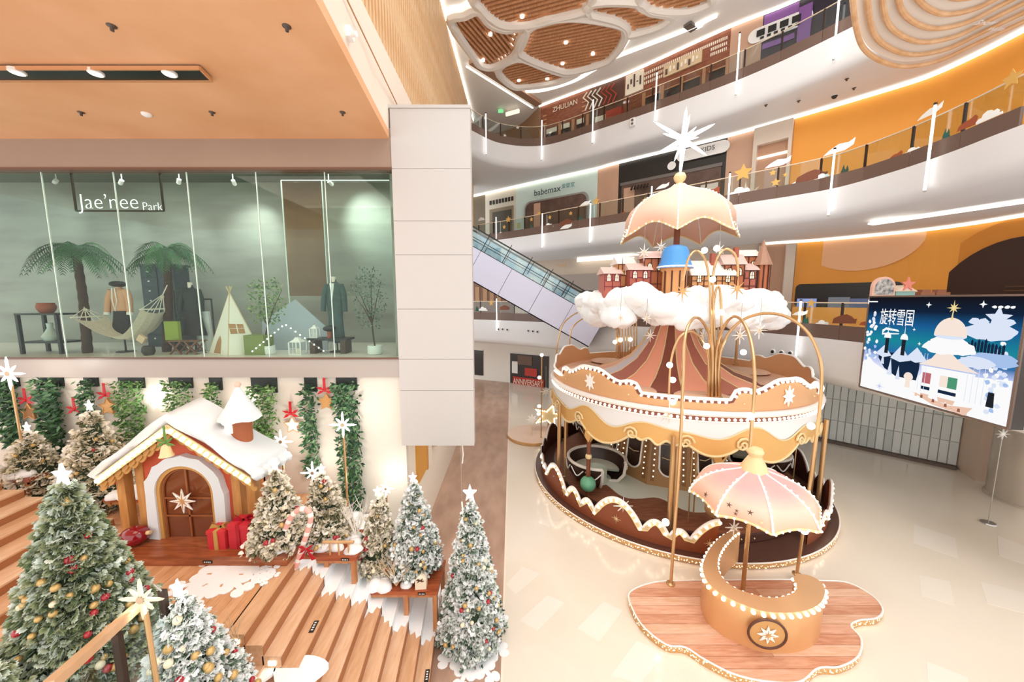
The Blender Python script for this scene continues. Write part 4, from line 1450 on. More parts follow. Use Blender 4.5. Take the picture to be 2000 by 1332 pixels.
def fence(a0, a1, lit=True):
    n = int((a1 - a0) / .6)
    A = [a0 + (a1 - a0) * i / n for i in range(n + 1)]
    mb = MB()
    mb.strip([pol(4.5, a, .15) for a in A], [pol(4.5, a, .15 + fence_top(a)) for a in A])
    mb.strip([pol(4.46, a, .15 + fence_top(a)) for a in A], [pol(4.46, a, .15) for a in A])
    mb.strip([pol(4.5, a, .15 + fence_top(a)) for a in A], [pol(4.46, a, .15 + fence_top(a)) for a in A])
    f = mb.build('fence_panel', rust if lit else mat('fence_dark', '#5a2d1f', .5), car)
    # pale band just under the edge, a little proud, and the icing-like cap
    ed = [pol(4.52, a, .15 + fence_top(a)) for a in A]
    lo = []
    for i, p in enumerate(ed):
        q0, q1 = ed[max(i - 1, 0)], ed[min(i + 1, n)]
        d_ = (q1 - q0).normalized()
        out = V(math.cos(R(A[i])), math.sin(R(A[i])), 0)
        dn = d_.cross(out)
        if dn.z > 0:
            dn = -dn
        lo.append(p + dn * .13)
    if lit:
        MB().strip(lo, ed).build('fence_band', mat('fence_band', '#d9c29a', .5), f)
        MB().tube([p + V(0, 0, 0) for p in ed], .034, 6).build('fence_cap', white_trim, f, smooth=True)
        MB().tube(lo, .016, 5).build('fence_bead', gold_pale, f, smooth=True)
        acc = 0
        for i in range(1, n + 1):
            acc += (ed[i] - ed[i - 1]).length
            if acc > .155:
                acc = 0
                out = V(math.cos(R(A[i])), math.sin(R(A[i])), 0)
                bulb.put(ed[i].lerp(lo[i], .5) + out * .02, f)
    else:
        MB().tube(ed, .03, 5).build('fence_cap', white_trim, f, smooth=True)
    return f


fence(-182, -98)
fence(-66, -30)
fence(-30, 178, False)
star_s = [(x, y) for x, y in snow_star2d(1, core=.16)]
for a, zz in ((-128.5, .5), (-152, .45), (-100.5, .45), (-48, .5)):
    p = pol(4.53, a, zz)
    t_ = V(-math.sin(R(a)), math.cos(R(a)), 0)
    MB().slab([p + t_ * (x * .13) + V(0, 0, y * .13) for x, y in star_s], V(math.cos(R(a)), math.sin(R(a)), 0) * .012).build('fence_star', gold_pale, car)
# --- columns between deck and drum
for a in (-163, -112, -40, 20, 80, 140):
    p = pol(4.25, a)
    MB().cyl((p.x, p.y, .15), (p.x, p.y, 2.95), .06, 12).build('column', brass, car, smooth=True)
    q = pol(4.08, a + 1.5)
    MB().cyl((q.x, q.y, .36), (q.x, q.y, 2.95), .04, 10).build('column', brass, car, smooth=True)
    MB().lathe([(.0, .15), (.12, .15), (.12, .2), (.07, .24)], 14, (p.x, p.y, 0)).build('column_foot', brass, car, smooth=True)
# thin guide rods on the deck
for a, r_ in ((-104, 3.6), (-100, 3.2), (-30, 3.7), (-172, 3.8)):
    p = pol(r_, a)
    MB().cyl((p.x, p.y, .38), (p.x, p.y, 2.7), .018, 6).build('guide_rod', brass, car)
# --- central tapered cabin with long oval windows
NF = 10
cab = MB()
cab.lathe([(2.0, .38), (1.62, 2.95)], NF, (CX, CY, 0), R(-129), R(231))
cb = cab.build('centre_cabin', mat('cabin_brown', '#a97f52', .5), car)
for k in range(NF):
    a = -129 + 36 * k + 18
    if math.sin(R(a)) > .75:
        continue
    ap = math.cos(R(18))
    c = pol((1.81) * ap + .012, a, 1.62)
    t_ = V(-math.sin(R(a)), math.cos(R(a)), 0)
    o_ = V(math.cos(R(a)), math.sin(R(a)), 0)
    upv = (V(0, 0, 1) - o_ * .14).normalized()
    nrm = (o_ + V(0, 0, .14)).normalized()
    oval = [c + t_ * (.28 * math.cos(b)) + upv * ((.6 if math.sin(b) > 0 else -.6) + .28 * math.sin(b)) for b in [2 * PI * i / 28 for i in range(28)]]
    fr = MB().tube([p + nrm * .02 for p in oval], .03, 6, closed=True).build('window_frame', white_trim, cb, smooth=True)
    MB().slab(oval, nrm * .012).build('oval_window', mat('window_dark', '#3b2a20', .2), cb)
    for j in range(8):
        q = c + upv * (.12 + .07 * j) + nrm * .03
        MB().bar(q - t_ * .2, q + t_ * .2, .015, .018).build('window_slat', mat('slat_pale', '#b9a890', .5), cb)
    q = c - upv * .35 + nrm * .03
    MB().tube([q - t_ * .2 + upv * .05, q, q + t_ * .2 + upv * .05], .014, 5).build('window_garland', gold_pale, cb)
    for s_ in (-.44, .44):
        for j in range(11):
            bulb_s.put(c + t_ * (s_ * (1.0 - .012 * j)) + upv * (-.95 + .18 * j) + nrm * .02, cb)
        MB().bar(c + t_ * s_ * 1.06 - upv * 1.1 + nrm * .005, c + t_ * s_ * .94 + upv * 1.1 + nrm * .005, .11, .02, nrm).build('bulb_strip', mat('bulb_strip_m', '#8a6238', .5), cb)
# --- big cup-shaped seats


def cup(a, r_, open_deg, rad=.95):
    c = pol(r_, a, .39)
    n = 40
    o0, o1 = R(open_deg + 32), R(open_deg + 328)
    g = MB().lathe([(.45, 0), (.72, .08), (.9, .32), (rad, .72), (rad - .05, .72), (.83, .34), (.66, .14)], n, c, o0, o1)
    s_ = g.build('cup_seat', mat('cup_dark', '#3c261d', .35), car, smooth=True)
    top = [c + V((rad - .025) * math.cos(o0 + (o1 - o0) * i / n), (rad - .025) * math.sin(o0 + (o1 - o0) * i / n), .73) for i in range(n + 1)]

    def side(o, sg):
        q = [(.95, .72), (.9, .32), (.72, .08), (.45, .02)]
        return [c + V(x * math.cos(o), x * math.sin(o), z_) for x, z_ in q]
    path = side(o0, 1)[::-1] + top + side(o1, 1)
    MB().tube(path, .05, 8).build('cup_rim', mat('cup_rim', '#e9e2d6', .5), s_, smooth=True)
    MB().lathe([(.35, .3), (.72, .3), (.74, .36), (.35, .36), (.35, .0)], n, c, o0 + .25, o1 - .25).build('cup_bench', mint_floor, s_, smooth=False)
    MB().lathe([(0, 0), (.5, 0), (.5, .02), (0, .02)], 24, c).build('cup_floor', mint_floor, s_)
    for k in range(9):
        b = o0 + (o1 - o0) * (k + .5) / 9
        p0 = c + V(.99 * math.cos(b - .25), .99 * math.sin(b - .25), .62)
        p1 = c + V(.97 * math.cos(b), .97 * math.sin(b), .40)
        p2 = c + V(.99 * math.cos(b + .25), .99 * math.sin(b + .25), .62)
        MB().tube(cr([tuple(p0), tuple(p1), tuple(p2)], 4), .02, 5).build('cup_swag', white_trim, s_)
    return s_


cup(-158, 3.02, -60)
cup(-62, 3.02, 190)
cup(-10, 3.02, 200)
cup(60, 3.02, 250)
cup(128, 3.02, -60)
# --- turned poles with a ball and gilded leaves
for a, r_, cball, gz in ((-146.5, 3.95, mat('ball_green', '#6fb08a', .3), .75), (-17, 3.6, gold, 1.05), (-95, 3.75, gold, .9), (60, 3.7, gold, .9), (110, 3.7, mat('ball_green', '#6fb08a', .3), .8)):
    p = pol(r_, a)
    po = MB().lathe([(.0, .38), (.06, .38), (.05, .6), (.04, .95), (.06, 1.0), (.085, 1.1), (.06, 1.2), (.065, 1.5), (.085, 1.62), (.06, 1.7), (.07, 2.2), (.04, 2.75)], 12, (p.x, p.y, 0)).build('turned_pole', mat('pole_brown', '#7c4226', .4), car, smooth=True)
    MB().ball((p.x, p.y, gz), .24, 18, 12).build('pole_ball', cball, po, smooth=True)
    for k in range(6):
        b = k * PI / 3
        e = V(math.cos(b), math.sin(b), 0)
        q = V(p.x, p.y, 2.05)
        s0 = e.cross(V(0, 0, 1)) * .1
        MB().add([q + e * .05, q + e * .16 + s0 + V(0, 0, .25), q + e * .30 + V(0, 0, .55), q + e * .16 - s0 + V(0, 0, .25)], [(0, 1, 2, 3)]).build('gilded_leaf', valance_m, po)
    MB().ball((p.x, p.y, 1.62), .1, 12, 8).build('pole_knob', gold_pale, po, smooth=True)
# --- drum with curled valance


def val_top(a):
    t = ((a + 150) % 60) / 60
    return 3.03 + .13 * math.sin(2 * PI * t * 2 + 1.0) + .07 * math.sin(2 * PI * t * 3)


def val_bot(a):
    t = (a + 150) % 60
    if t < 24:
        return 2.80 - .48 * math.sin(PI * t / 24) ** .8
    if t < 42:
        return 2.78 - .14 * math.sin(PI * (t - 24) / 18) ** .8 * math.sin(PI * (t - 24) / 6) ** 2 - .03
    return 2.80 - .32 * math.sin(PI * (t - 42) / 18) ** .8


RD = 4.1
AA = [i * 1.0 for i in range(361)]
mb = MB()
mb.strip([pol(RD, a, 2.75) for a in AA], [pol(RD + .02, a, 3.36) for a in AA])
mb.build('drum', mat('drum_white', '#eeecec', .5), car, smooth=True)
MB().strip([pol(RD + .025, a, 3.36) for a in AA], [pol(RD + .025, a, 3.47) for a in AA]).build('bulb_stripe', stripe_brown, car, smooth=True)
MB().lathe([(RD, 3.47), (RD + .06, 3.48), (RD + .10, 3.53), (RD + .06, 3.60), (RD - .05, 3.62)], 120, (CX, CY, 0)).build('drum_moulding', mat('moulding', '#ece4de', .45), car, smooth=True)
MB().tube([pol(RD + .045, a, 3.355) for a in AA[:-1:2]], .016, 5, closed=True).build('drum_bead', white_trim, car)
i = 0
a = -183.
while a < 3:
    bulb.put(pol(RD + .035, a, 3.415), car)
    a += 2.0
# valance: gold curls
mb = MB()
Av = [i * .75 for i in range(481)]
mb.strip([pol(RD + .035, a, val_bot(a)) for a in Av], [pol(RD + .035, a, val_top(a)) for a in Av])
mb.strip([pol(RD - .02, a, val_top(a)) for a in Av], [pol(RD - .02, a, val_bot(a)) for a in Av])
va = mb.build('valance', valance_m, car, smooth=True)
MB().tube([pol(RD + .04, a, val_bot(a)) for a in Av[:-1]], .035, 6, closed=True).build('valance_bead', gold_pale, va, smooth=True)
MB().tube([pol(RD + .035, a, val_top(a)) for a in Av[:-1]], .018, 5, closed=True).build('valance_bead', gold_pale, va, smooth=True)
for k in range(6):          # scrolls at the cusps
    for da, sgn in ((0, 1), (24, -1), (42, 1)):
        a0 = -150 + 60 * k + da
        pts = []
        for j in range(15):
            b = j / 14 * 1.5 * 2 * PI
            rr = .19 * (1 - j / 17)
            pts.append(pol(RD + .07, a0 + sgn * math.degrees((rr * math.cos(b)) / RD), 2.80 + rr * math.sin(b)))
        MB().tube(pts, .03, 6).build('valance_scroll', gold_pale, va, smooth=True)
MB().lathe([(RD - .05, 2.78), (0, 2.9)], 60, (CX, CY, 0)).build('drum_ceiling', mat('drum_ceiling', '#b98c68', .6), car)
# hoop brim (gold) hung under the drum at the right front
MB().tube([pol(3.2, a, 2.35) for a in range(-85, -20, 4)], .07, 8).build('hoop', mat('hoop_gold', '#c98f4e', .4), car, smooth=True)
# upper floor
MB().lathe([(RD, 3.62), (0, 3.68)], 90, (CX, CY, 0)).build('upper_floor', mat('upper_floor', '#e0b193', .5), car)
for k in range(10):
    c = pol(3.1, 36 * k + 10, 3.69)
    MB().lathe([(.75, 0), (.7, .03), (0, .05)], 20, c).build('floor_petal', mat('floor_petal', '#e8bfa4', .5), car, smooth=True)
# --- crown parapet


def crown_top(a):
    t = ((a + 145 + 36) % 72) - 36
    t = abs(t)
    if t < 3:
        return .78
    if t < 14:
        return .78 - .26 * (1 - math.cos(PI * (t - 3) / 11)) / 2
    if t < 20:
        return .52 + .05 * math.sin(PI * (t - 14) / 6)
    if t < 21.5:
        return .52 - .22 * (t - 20) / 1.5
    return .30


A = [-180 + i * .75 for i in range(481)]
mb = MB()
mb.strip([pol(RD - .03, a, 3.6) for a in A], [pol(RD - .03, a, 3.6 + crown_top(a)) for a in A])
mb.strip([pol(RD - .08, a, 3.6 + crown_top(a)) for a in A], [pol(RD - .08, a, 3.6) for a in A])
cw = mb.build('crown_parapet', crown_m, car, smooth=True)
ed = [pol(RD - .03, a, 3.6 + crown_top(a)) for a in A]
lo = []
for i, p in enumerate(ed):
    d_ = (ed[min(i + 1, 480)] - ed[max(i - 1, 0)]).normalized()
    dn = d_.cross(V(math.cos(R(A[i])), math.sin(R(A[i])), 0))
    lo.append(p + (dn if dn.z < 0 else -dn) * .1 + V(math.cos(R(A[i])), math.sin(R(A[i])), 0) * .01)
MB().tube(ed[:-1], .04, 6, closed=True).build('crown_cap', white_trim, cw, smooth=True)
MB().strip(lo, [p + V(math.cos(R(A[i])), math.sin(R(A[i])), 0) * .01 for i, p in enumerate(ed)]).build('crown_stripe', stripe_brown, cw)
acc = 0
for i in range(1, 481):
    acc += (ed[i] - ed[i - 1]).length
    if acc > .15 and (A[i] < 0):
        acc = 0
        bulb.put(ed[i].lerp(lo[i], .6) + V(math.cos(R(A[i])), math.sin(R(A[i])), 0) * .025, cw)
for k in range(5):
    a = -145 + 72 * k
    p = pol(RD - .02, a, 3.95)
    t_ = V(-math.sin(R(a)), math.cos(R(a)), 0)
    o_ = V(math.cos(R(a)), math.sin(R(a)), 0)
    MB().slab([p + t_ * (x * .2) + V(0, 0, y * .26) for x, y in star2d(8, 1, .5)], o_ * .03).build('crest_star', white_trim, cw)
    for da in (-17, 17):
        p2 = pol(RD - .02, a + da, 3.8)
        MB().ball(p2, .025, 6, 4).build('crest_stud', gold_pale, cw)
# --- striped tent
tent_prof = [(2.75, 3.66), (1.95, 3.92), (1.35, 4.3), (.95, 4.8), (.65, 5.4), (.42, 6.1)]
tent_cols = [mat('tent_coral', '#f6aa8c', .5), mat('tent_cocoa', '#b87260', .5), mat('tent_coral', '#f6aa8c', .5), mat('tent_rust', '#8f5242', .5), mat('tent_peach', '#f3b49a', .5), mat('tent_lilac', '#d9d0d4', .5)]
seq = [0, 3, 0, 1, 5, 4, 0, 1, 0, 3, 4, 5, 0, 1, 4, 3, 0, 1]
NT = len(seq)
for k in range(NT):
    a0, a1 = -106 + 360 / NT * k, -106 + 360 / NT * (k + 1)
    MB().lathe(tent_prof, 3, (CX, CY, 0), R(a0), R(a1)).build('tent_stripe', tent_cols[seq[(NT - k) % NT]], car, smooth=True)
for k in range(NT):
    a0 = -106 + 360 / NT * k
    MB().tube([pol(r_ + .01, a0, z_) for r_, z_ in tent_prof], .022, 5).build('tent_cord', gold_pale, car, smooth=True)
# --- central mast, clouds
MB().cyl((CX, CY, 6.0), (CX, CY, 10.1), .1, 12).build('mast', mat('mast_brown', '#8a4a30', .4), car, smooth=True)
rc = random.Random(3)
from mathutils import noise as mnoise


def puff(mb, c, r_, sc=(1, 1, 1), n=26, m=17, amp=.27):
    i0 = len(mb.v)
    mb.ball(c, r_, n, m, sc)
    c = V(c)
    for i in range(i0, len(mb.v)):
        p = V(mb.v[i])
        k = mnoise.fractal(p * 2.6, 1.0, 2.0, 3) * amp + mnoise.noise(p * 9) * .035
        mb.v[i] = tuple(c + (p - c) * (1 + k))


for k in range(18):
    a = 20 * k - 172 + rc.uniform(-4, 4)
    mb = MB()
    rr = 2.45 + rc.uniform(-.1, .18)
    cz = 6.08 + rc.uniform(-.08, .08)
    for j in range(9):
        c = pol(rr + rc.uniform(-.35, .38), a + rc.uniform(-9, 9), cz + rc.uniform(-.3, .26))
        puff(mb, c, rc.uniform(.32, .5), (1, 1, .85))
    mb.build('cloud', fluff, car, smooth=True, angle=180)
mb = MB()
for j in range(30):
    c = pol(rc.uniform(.7, 2.1), rc.uniform(0, 360), 6.25 + rc.uniform(-.2, .12))
    mb.ball(c, rc.uniform(.35, .5), 10, 7, (1, 1, .7))
mb.build('cloud', fluff, car, smooth=True, angle=180)
# --- toy village on the clouds


def toy_house(u, v, y, w, h, rh, wall, roof, frame, rz=0., wins=2, dp=.5, chim=False):
    b = atY(u, v, y)
    M = Matrix.Rotation(rz, 3, 'Z')

    def T(x, yy, z):
        return b + M @ V(x, yy, z)
    hs = MB().slab([T(-w / 2, 0, -.35), T(w / 2, 0, -.35), T(w / 2, 0, h), T(-w / 2, 0, h)], M @ V(0, dp, 0)).build('toy_house', wall, car)
    MB().add([T(-w / 2 - .06, -.08, h - .02), T(w / 2 + .06, -.08, h - .02), T(w / 2 + .06, dp / 2, h + rh), T(-w / 2 - .06, dp / 2, h + rh), T(w / 2 + .06, dp + .08, h - .02), T(-w / 2 - .06, dp + .08, h - .02)],
             [(0, 1, 2, 3), (3, 2, 4, 5), (0, 3, 5), (1, 4, 2)]).build('toy_roof', roof, hs)
    nb = max(2, int(w / .17))
    for i in range(nb + 1):
        x = -w / 2 + w * i / nb
        MB().bar(T(x, -.01, -.1), T(x, -.01, h), .02, .02, (0, 1, 0)).build('timber', frame, hs)
    for zz in (.02, h * .5, h - .03):
        MB().bar(T(-w / 2, -.012, zz), T(w / 2, -.012, zz), .02, .02).build('timber', frame, hs)
    for i in range(wins):
        x = -w / 2 + w * (i + .5) / wins
        pts = [T(x + .065 * cx_, -.025, h * .62 + (.02 if True else 0) + zz) for cx_, zz in ((-1, -.1), (1, -.1), (1, .04), (.7, .1), (0, .13), (-.7, .1), (-1, .04))]
        wn = MB().slab(pts, M @ V(0, .015, 0)).build('toy_window', mat('toy_pane', '#f6e9c9', .4, emit=.25), hs)
        MB().tube([p + M @ V(0, -.005, 0) for p in pts], .012, 4, closed=True).bar(T(x, -.03, h * .62 - .1), T(x, -.03, h * .62 + .13), .012, .012, (0, 1, 0)).bar(T(x - .065, -.03, h * .62 + .02), T(x + .065, -.03, h * .62 + .02), .012, .012).build('toy_sash', frame, hs)
    if chim:
        MB().slab([T(.05, dp * .3, h), T(.17, dp * .3, h), T(.17, dp * .3, h + rh + .2), T(.05, dp * .3, h + rh + .2)], M @ V(0, .12, 0)).build('toy_chimney', mat('chimney_red', '#a1503c', .6), hs)
    return hs


tan_h = mat('house_tan', '#d99a62', .6)
red_h = mat('house_crimson', '#b4614e', .6)
rus_h = mat('house_rust', '#b4663f', .6)
roof_p = mat('roof_pinkish', '#d8b7ad', .6)
roof_w = mat('roof_pale', '#e9ddd6', .6)
frm = mat('timber_dark', '#4a2418', .6)
frc = mat('timber_crimson', '#7a1f36', .6)
toy_house(1196, 561, 11.0, .50, .42, .2, red_h, roof_p, frc, .1, 2)
toy_house(1222, 561, 11.2, .50, .72, .22, tan_h, roof_w, frm, .1, 1)
toy_house(1249, 558, 10.8, .62, .48, .2, red_h, roof_p, frc, 0, 2)
toy_house(1277, 556, 10.9, .60, .80, .22, rus_h, roof_p, frm, -.05, 2)
toy_house(1392, 560, 10.6, 1.25, .34, .45, tan_h, roof_w, frm, 0, 3, .8, True)
toy_house(1432, 560, 10.7, .55, .66, .3, rus_h, roof_p, frm, -.1, 2, .5, True)
toy_house(1457, 560, 10.75, .52, .5, .2, red_h, roof_p, frm, -.15, 2)
toy_house(1459, 552, 11.0, .5, .8, .2, rus_h, roof_w, frm, -.15, 2)
# blue bell-roofed tower and the slim spire
b = atY(1316, 560, 10.6)
tw = MB().lathe([(.34, -.4), (.34, .42), (.40, .48), (.40, .54)], 12, b).build('bell_tower', tan_h, car)
MB().lathe([(.50, .52), (.46, .60), (.40, .75), (.36, 1.0), (.30, 1.12), (.16, 1.18), (0, 1.2)], 20, b).build('bell_roof', mat('bell_blue', '#4f97dc', .35), tw, smooth=True)
MB().tube([b + V(.47 * math.cos(x), .47 * math.sin(x), .56) for x in [i * PI / 12 for i in range(24)]], .03, 6, closed=True).build('bell_lip', white_trim, tw)
for k in range(5):
    x = -PI / 2 + (k - 2) * .6
    MB().bar(b + V(.35 * math.cos(x), .35 * math.sin(x), -.3), b + V(.35 * math.cos(x), .35 * math.sin(x), .45), .03, .03, (0, 1, 0)).build('timber', frm, tw)
b = atY(1485, 566, 10.9)
tw = MB().lathe([(.2, -.4), (.2, .72), (.22, .76)], 8, b).build('spire_tower', rus_h, car)
MB().lathe([(.27, .72), (.1, 1.15), (0, 1.5)], 8, b).build('spire_roof', mat('spire_taupe', '#a97f68', .6), tw)
for k in range(4):
    x = -PI / 2 + (k - 1.5) * .7
    MB().bar(b + V(.205 * math.cos(x), .205 * math.sin(x), -.1), b + V(.205 * math.cos(x), .205 * math.sin(x), .74), .025, .025, (0, 1, 0)).build('timber', frm, tw)
for u, v in ((1216, 520), (1314, 500)):
    b = atY(u, v, 10.9)
    MB().cyl(b + V(0, 0, -.1), b + V(0, 0, .28), .02, 6, .002).build('roof_finial', frm, car)
# a Ferris-like pale arch behind the left houses
b = atY(1240, 545, 11.6)
MB().tube([b + V(.85 * math.cos(x), 0, .75 * math.sin(x)) for x in [PI * i / 16 for i in range(17)]], .05, 6).build('toy_arch', white_trim, car, smooth=True)


# --- umbrella canopies (top of the carousel and over the booth)
def canopy(parent, c, Rr, ht, lobes, prof, m, flare, name='canopy', fold=.012, a_off=0., bulb_step=.1, low=.18):
    """Scalloped fabric dome: prof (r 0..1, z 0..1 of height)."""
    n = lobes * 14

    def md(t, i):
        k = i / (len(prof) - 1)
        ph = lobes * (t - a_off) / 2
        arc = abs(math.sin(ph))
        w = max(0, (k - .55) / .45)
        r_ = prof[i][0]
        dz = low * w * w * (arc - .25)
        dr = -Rr * .03 * (1 - abs(math.cos(ph))) * w + fold * math.sin(lobes * 7 * t) * min(1, r_ / Rr) + (flare * w ** 3 * (1 - arc))
        return dr, dz
    P_ = [(a * Rr, b * ht) for a, b in prof]
    prof_ = P_
    mb = MB()
    full = P_
    old = prof

    def md2(t, i):
        k = i / (len(P_) - 1)
        ph = lobes * (t - a_off) / 2
        arc = abs(math.sin(ph))
        w = max(0, (k - .5) / .5)
        return (-Rr * .05 * arc * w + fold * math.sin(lobes * 7 * t) * min(1, k * 1.3) + flare * w ** 3 * (1 - arc) ** 2, low * w * w * (arc - .2))
    mb.lathe(P_, n, c, 0, 2 * PI, md2)
    ob = mb.build(name, m, parent, smooth=True, angle=180)
    L_ = len(P_)

    def pt(t, i):
        dr, dz = md2(t, i)
        return V(c[0] + (P_[i][0] + dr) * math.cos(t), c[1] + (P_[i][0] + dr) * math.sin(t), c[2] + P_[i][1] + dz)
    rim = [pt(2 * PI * k / n, L_ - 1) for k in range(n)]
    MB().tube(rim, .028, 6, closed=True).build('canopy_hem', gold_pale, ob, smooth=True)
    for k in range(lobes):
        t = a_off + 2 * PI * k / lobes
        rib = [pt(t, i) for i in range(L_)]
        MB().tube(cr([tuple(p) for p in rib], 3), .02, 5).build('canopy_rib', white_trim, ob, smooth=True)
        s = resample(cr([tuple(p) for p in rib], 4), bulb_step)
        for p in s[len(s) // 3:]:
            if (p - V(c[0], c[1], p.z)).dot(V(c[0], c[1], 0)) < .35 * (p - V(c[0], c[1], p.z)).length * V(c[0], c[1], 0).length:
                bulb_s.put(p + V(0, 0, .025), ob)
    acc = 0
    for k in range(1, n):
        acc += (rim[k] - rim[k - 1]).length
        if acc > bulb_step * 1.05:
            acc = 0
            e = rim[k] - V(c[0], c[1], rim[k].z)
            if e.dot(V(c[0], c[1], 0)) < .2 * e.length * V(c[0], c[1], 0).length:
                bulb_s.put(rim[k] + e.normalized() * .03, ob)
    return ob


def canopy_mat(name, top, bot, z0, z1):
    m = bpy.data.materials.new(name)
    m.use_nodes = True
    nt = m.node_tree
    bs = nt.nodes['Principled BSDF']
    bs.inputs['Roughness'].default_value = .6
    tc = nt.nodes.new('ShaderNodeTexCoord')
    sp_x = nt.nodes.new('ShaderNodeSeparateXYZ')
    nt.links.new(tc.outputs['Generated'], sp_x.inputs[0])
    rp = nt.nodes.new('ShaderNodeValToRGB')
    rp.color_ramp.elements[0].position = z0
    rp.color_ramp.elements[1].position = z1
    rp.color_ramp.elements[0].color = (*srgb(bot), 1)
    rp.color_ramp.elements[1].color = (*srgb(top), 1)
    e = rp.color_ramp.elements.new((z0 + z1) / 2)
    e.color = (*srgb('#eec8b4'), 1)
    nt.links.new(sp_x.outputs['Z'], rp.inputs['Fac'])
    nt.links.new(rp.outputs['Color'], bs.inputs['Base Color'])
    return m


top_prof = [(.10, 1.0), (.2, .92), (.36, .85), (.56, .765), (.76, .65), (.92, .49), (1.0, .32), (1.02, .14), (1.0, .0)]
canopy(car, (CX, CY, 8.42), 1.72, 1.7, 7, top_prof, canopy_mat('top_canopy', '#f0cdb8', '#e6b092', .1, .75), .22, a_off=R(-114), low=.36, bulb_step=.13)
MB().lathe([(.34, 9.72), (.30, 9.80), (.20, 10.0), (.13, 10.12)], 18, (CX, CY, 0), mod=lambda t, i: (0, .07 * math.sin(6 * t) if i == 0 else 0)).build('canopy_collar', gold_pale, car, smooth=True)
MB().lathe([(.10, 10.08), (.14, 10.12), (.10, 10.18), (.17, 10.26), (.2, 10.36), (.15, 10.47), (.05, 10.52), (0, 10.53)], 18, (CX, CY, 0)).build('finial', gold_pale, car, smooth=True)
# --- big rayed star on top
sc_ = V(CX + .06, CY, 11.55)
mast2 = MB().cyl((CX, CY, 10.5), sc_, .03, 8, .03).build('star_stem', white_trim, car)
rays = [(88, 1.02, .10), (26, 1.12, .09), (-32, .95, .09), (-93, 1.15, .10), (208, .98, .09), (151, 1.18, .09), (165, .72, .07), (248, .75, .07), (78, .8, .07), (8, .5, .06)]
for ang_, ln, w_ in rays:
    d_ = V(math.cos(R(ang_)), 0, math.sin(R(ang_)))
    s_ = d_.cross(V(0, 1, 0))
    tip = sc_ + d_ * ln
    mid_ = sc_ + d_ * ln * .82
    vs_ = [sc_ + s_ * w_, sc_ + V(0, w_, 0), sc_ - s_ * w_, sc_ - V(0, w_, 0), mid_ + s_ * w_ * .45, mid_ + V(0, w_ * .45, 0), mid_ - s_ * w_ * .45, mid_ - V(0, w_ * .45, 0), tip]
    MB().add(vs_, [(0, 1, 5, 4), (1, 2, 6, 5), (2, 3, 7, 6), (3, 0, 4, 7), (4, 5, 8), (5, 6, 8), (6, 7, 8), (7, 4, 8)]).build('star_ray', white_glow, car)
for yy in (-1, 1):
    MB().tube([sc_, sc_ + V(.1, yy * .6, .12)], [.09, .01], 4).build('star_ray', white_glow, car)
# ================================================================== BOOTH in front of the carousel
def plank_top(parent, outline, z, th, step, mats, name='plank'):
    """Boards laid across a closed plan outline, cut to its shape."""
    ys = [p.y for p in outline]
    y = min(ys)
    k = 0
    while y < max(ys) - .01:
        y1 = min(y + step, max(ys))
        Lp, Rp = [], []
        m_ = 6
        for j in range(m_ + 1):
            yy = y + .004 + (y1 - y - .008) * j / m_
            iv = clip_line(outline, V(0, yy, 0), V(1, 0, 0))
            if iv:
                Lp.append((min(a for a, b in iv), yy))
                Rp.append((max(b for a, b in iv), yy))
        if len(Lp) > 2:
            # break the row into two boards at a staggered joint
            xs0, xs1 = max(p[0] for p in Lp), min(p[0] for p in Rp)
            if xs1 - xs0 > 1.6:
                xj = xs0 + (xs1 - xs0) * (.35 + .3 * ((k * 37) % 10) / 10)
                MB().prism(Lp[::-1] + [(xj - .003, Lp[0][1]), (xj - .003, Lp[-1][1])], z, z + th).build(name, mats[(k * 2) % len(mats)], parent)
                MB().prism(Rp + [(xj + .003, Rp[-1][1]), (xj + .003, Rp[0][1])], z, z + th).build(name, mats[(k * 2 + 1) % len(mats)], parent)
            else:
                MB().prism(Lp[::-1] + Rp, z, z + th).build(name, mats[k % len(mats)], parent)
        y = y1
        k += 1


out_px = [(1228, 1168), (1240, 1150), (1280, 1137), (1330, 1134), (1420, 1133), (1520, 1132), (1600, 1134), (1655, 1138), (1703, 1163), (1724, 1190), (1712, 1207), (1680, 1211), (1662, 1222), (1682, 1248), (1676, 1282), (1640, 1302), (1598, 1305), (1560, 1332), (1490, 1330), (1430, 1315), (1375, 1287), (1338, 1264), (1300, 1258), (1252, 1218)]
out_c = cr([tuple(atZ(u, v, .14)) for u, v in out_px], 5, closed=True)
out_c = [V(p.x, p.y, 0) for p in out_c]
if sum(a.x * b.y - b.x * a.y for a, b in zip(out_c, out_c[1:] + out_c[:1])) < 0:
    out_c = out_c[::-1]
plat = thing('cloud_platform', (4.8, 6.3, 0), 'cloud-shaped low wooden platform with gold rim before the carousel', 'platform')
MB().prism(out_c, 0, .12).build('rim', glitter, plat)
MB().tube([p + V(0, 0, .14) for p in out_c], .016, 5, closed=True).build('rim_edge', white_trim, plat)
pl_m = [wood('pink_plank_a', '#e8b79c', '#d99f80', (1, 8, 1), .4), wood('pink_plank_b', '#dea98b', '#c98a6a', (1, 8, 1), .4), wood('pink_plank_c', '#ecc3aa', '#dba987', (1, 8, 1), .4)]
plank_top(plat, off(out_c, .015, True), .12, .02, .21, pl_m)
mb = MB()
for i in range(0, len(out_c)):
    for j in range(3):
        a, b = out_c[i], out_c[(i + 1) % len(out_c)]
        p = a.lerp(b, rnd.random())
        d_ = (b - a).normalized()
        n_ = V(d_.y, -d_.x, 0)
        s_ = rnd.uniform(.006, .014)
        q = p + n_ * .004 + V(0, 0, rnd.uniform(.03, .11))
        mb.add([q - d_ * s_, q + V(0, 0, s_), q + d_ * s_, q - V(0, 0, s_)], [(0, 1, 2, 3)])
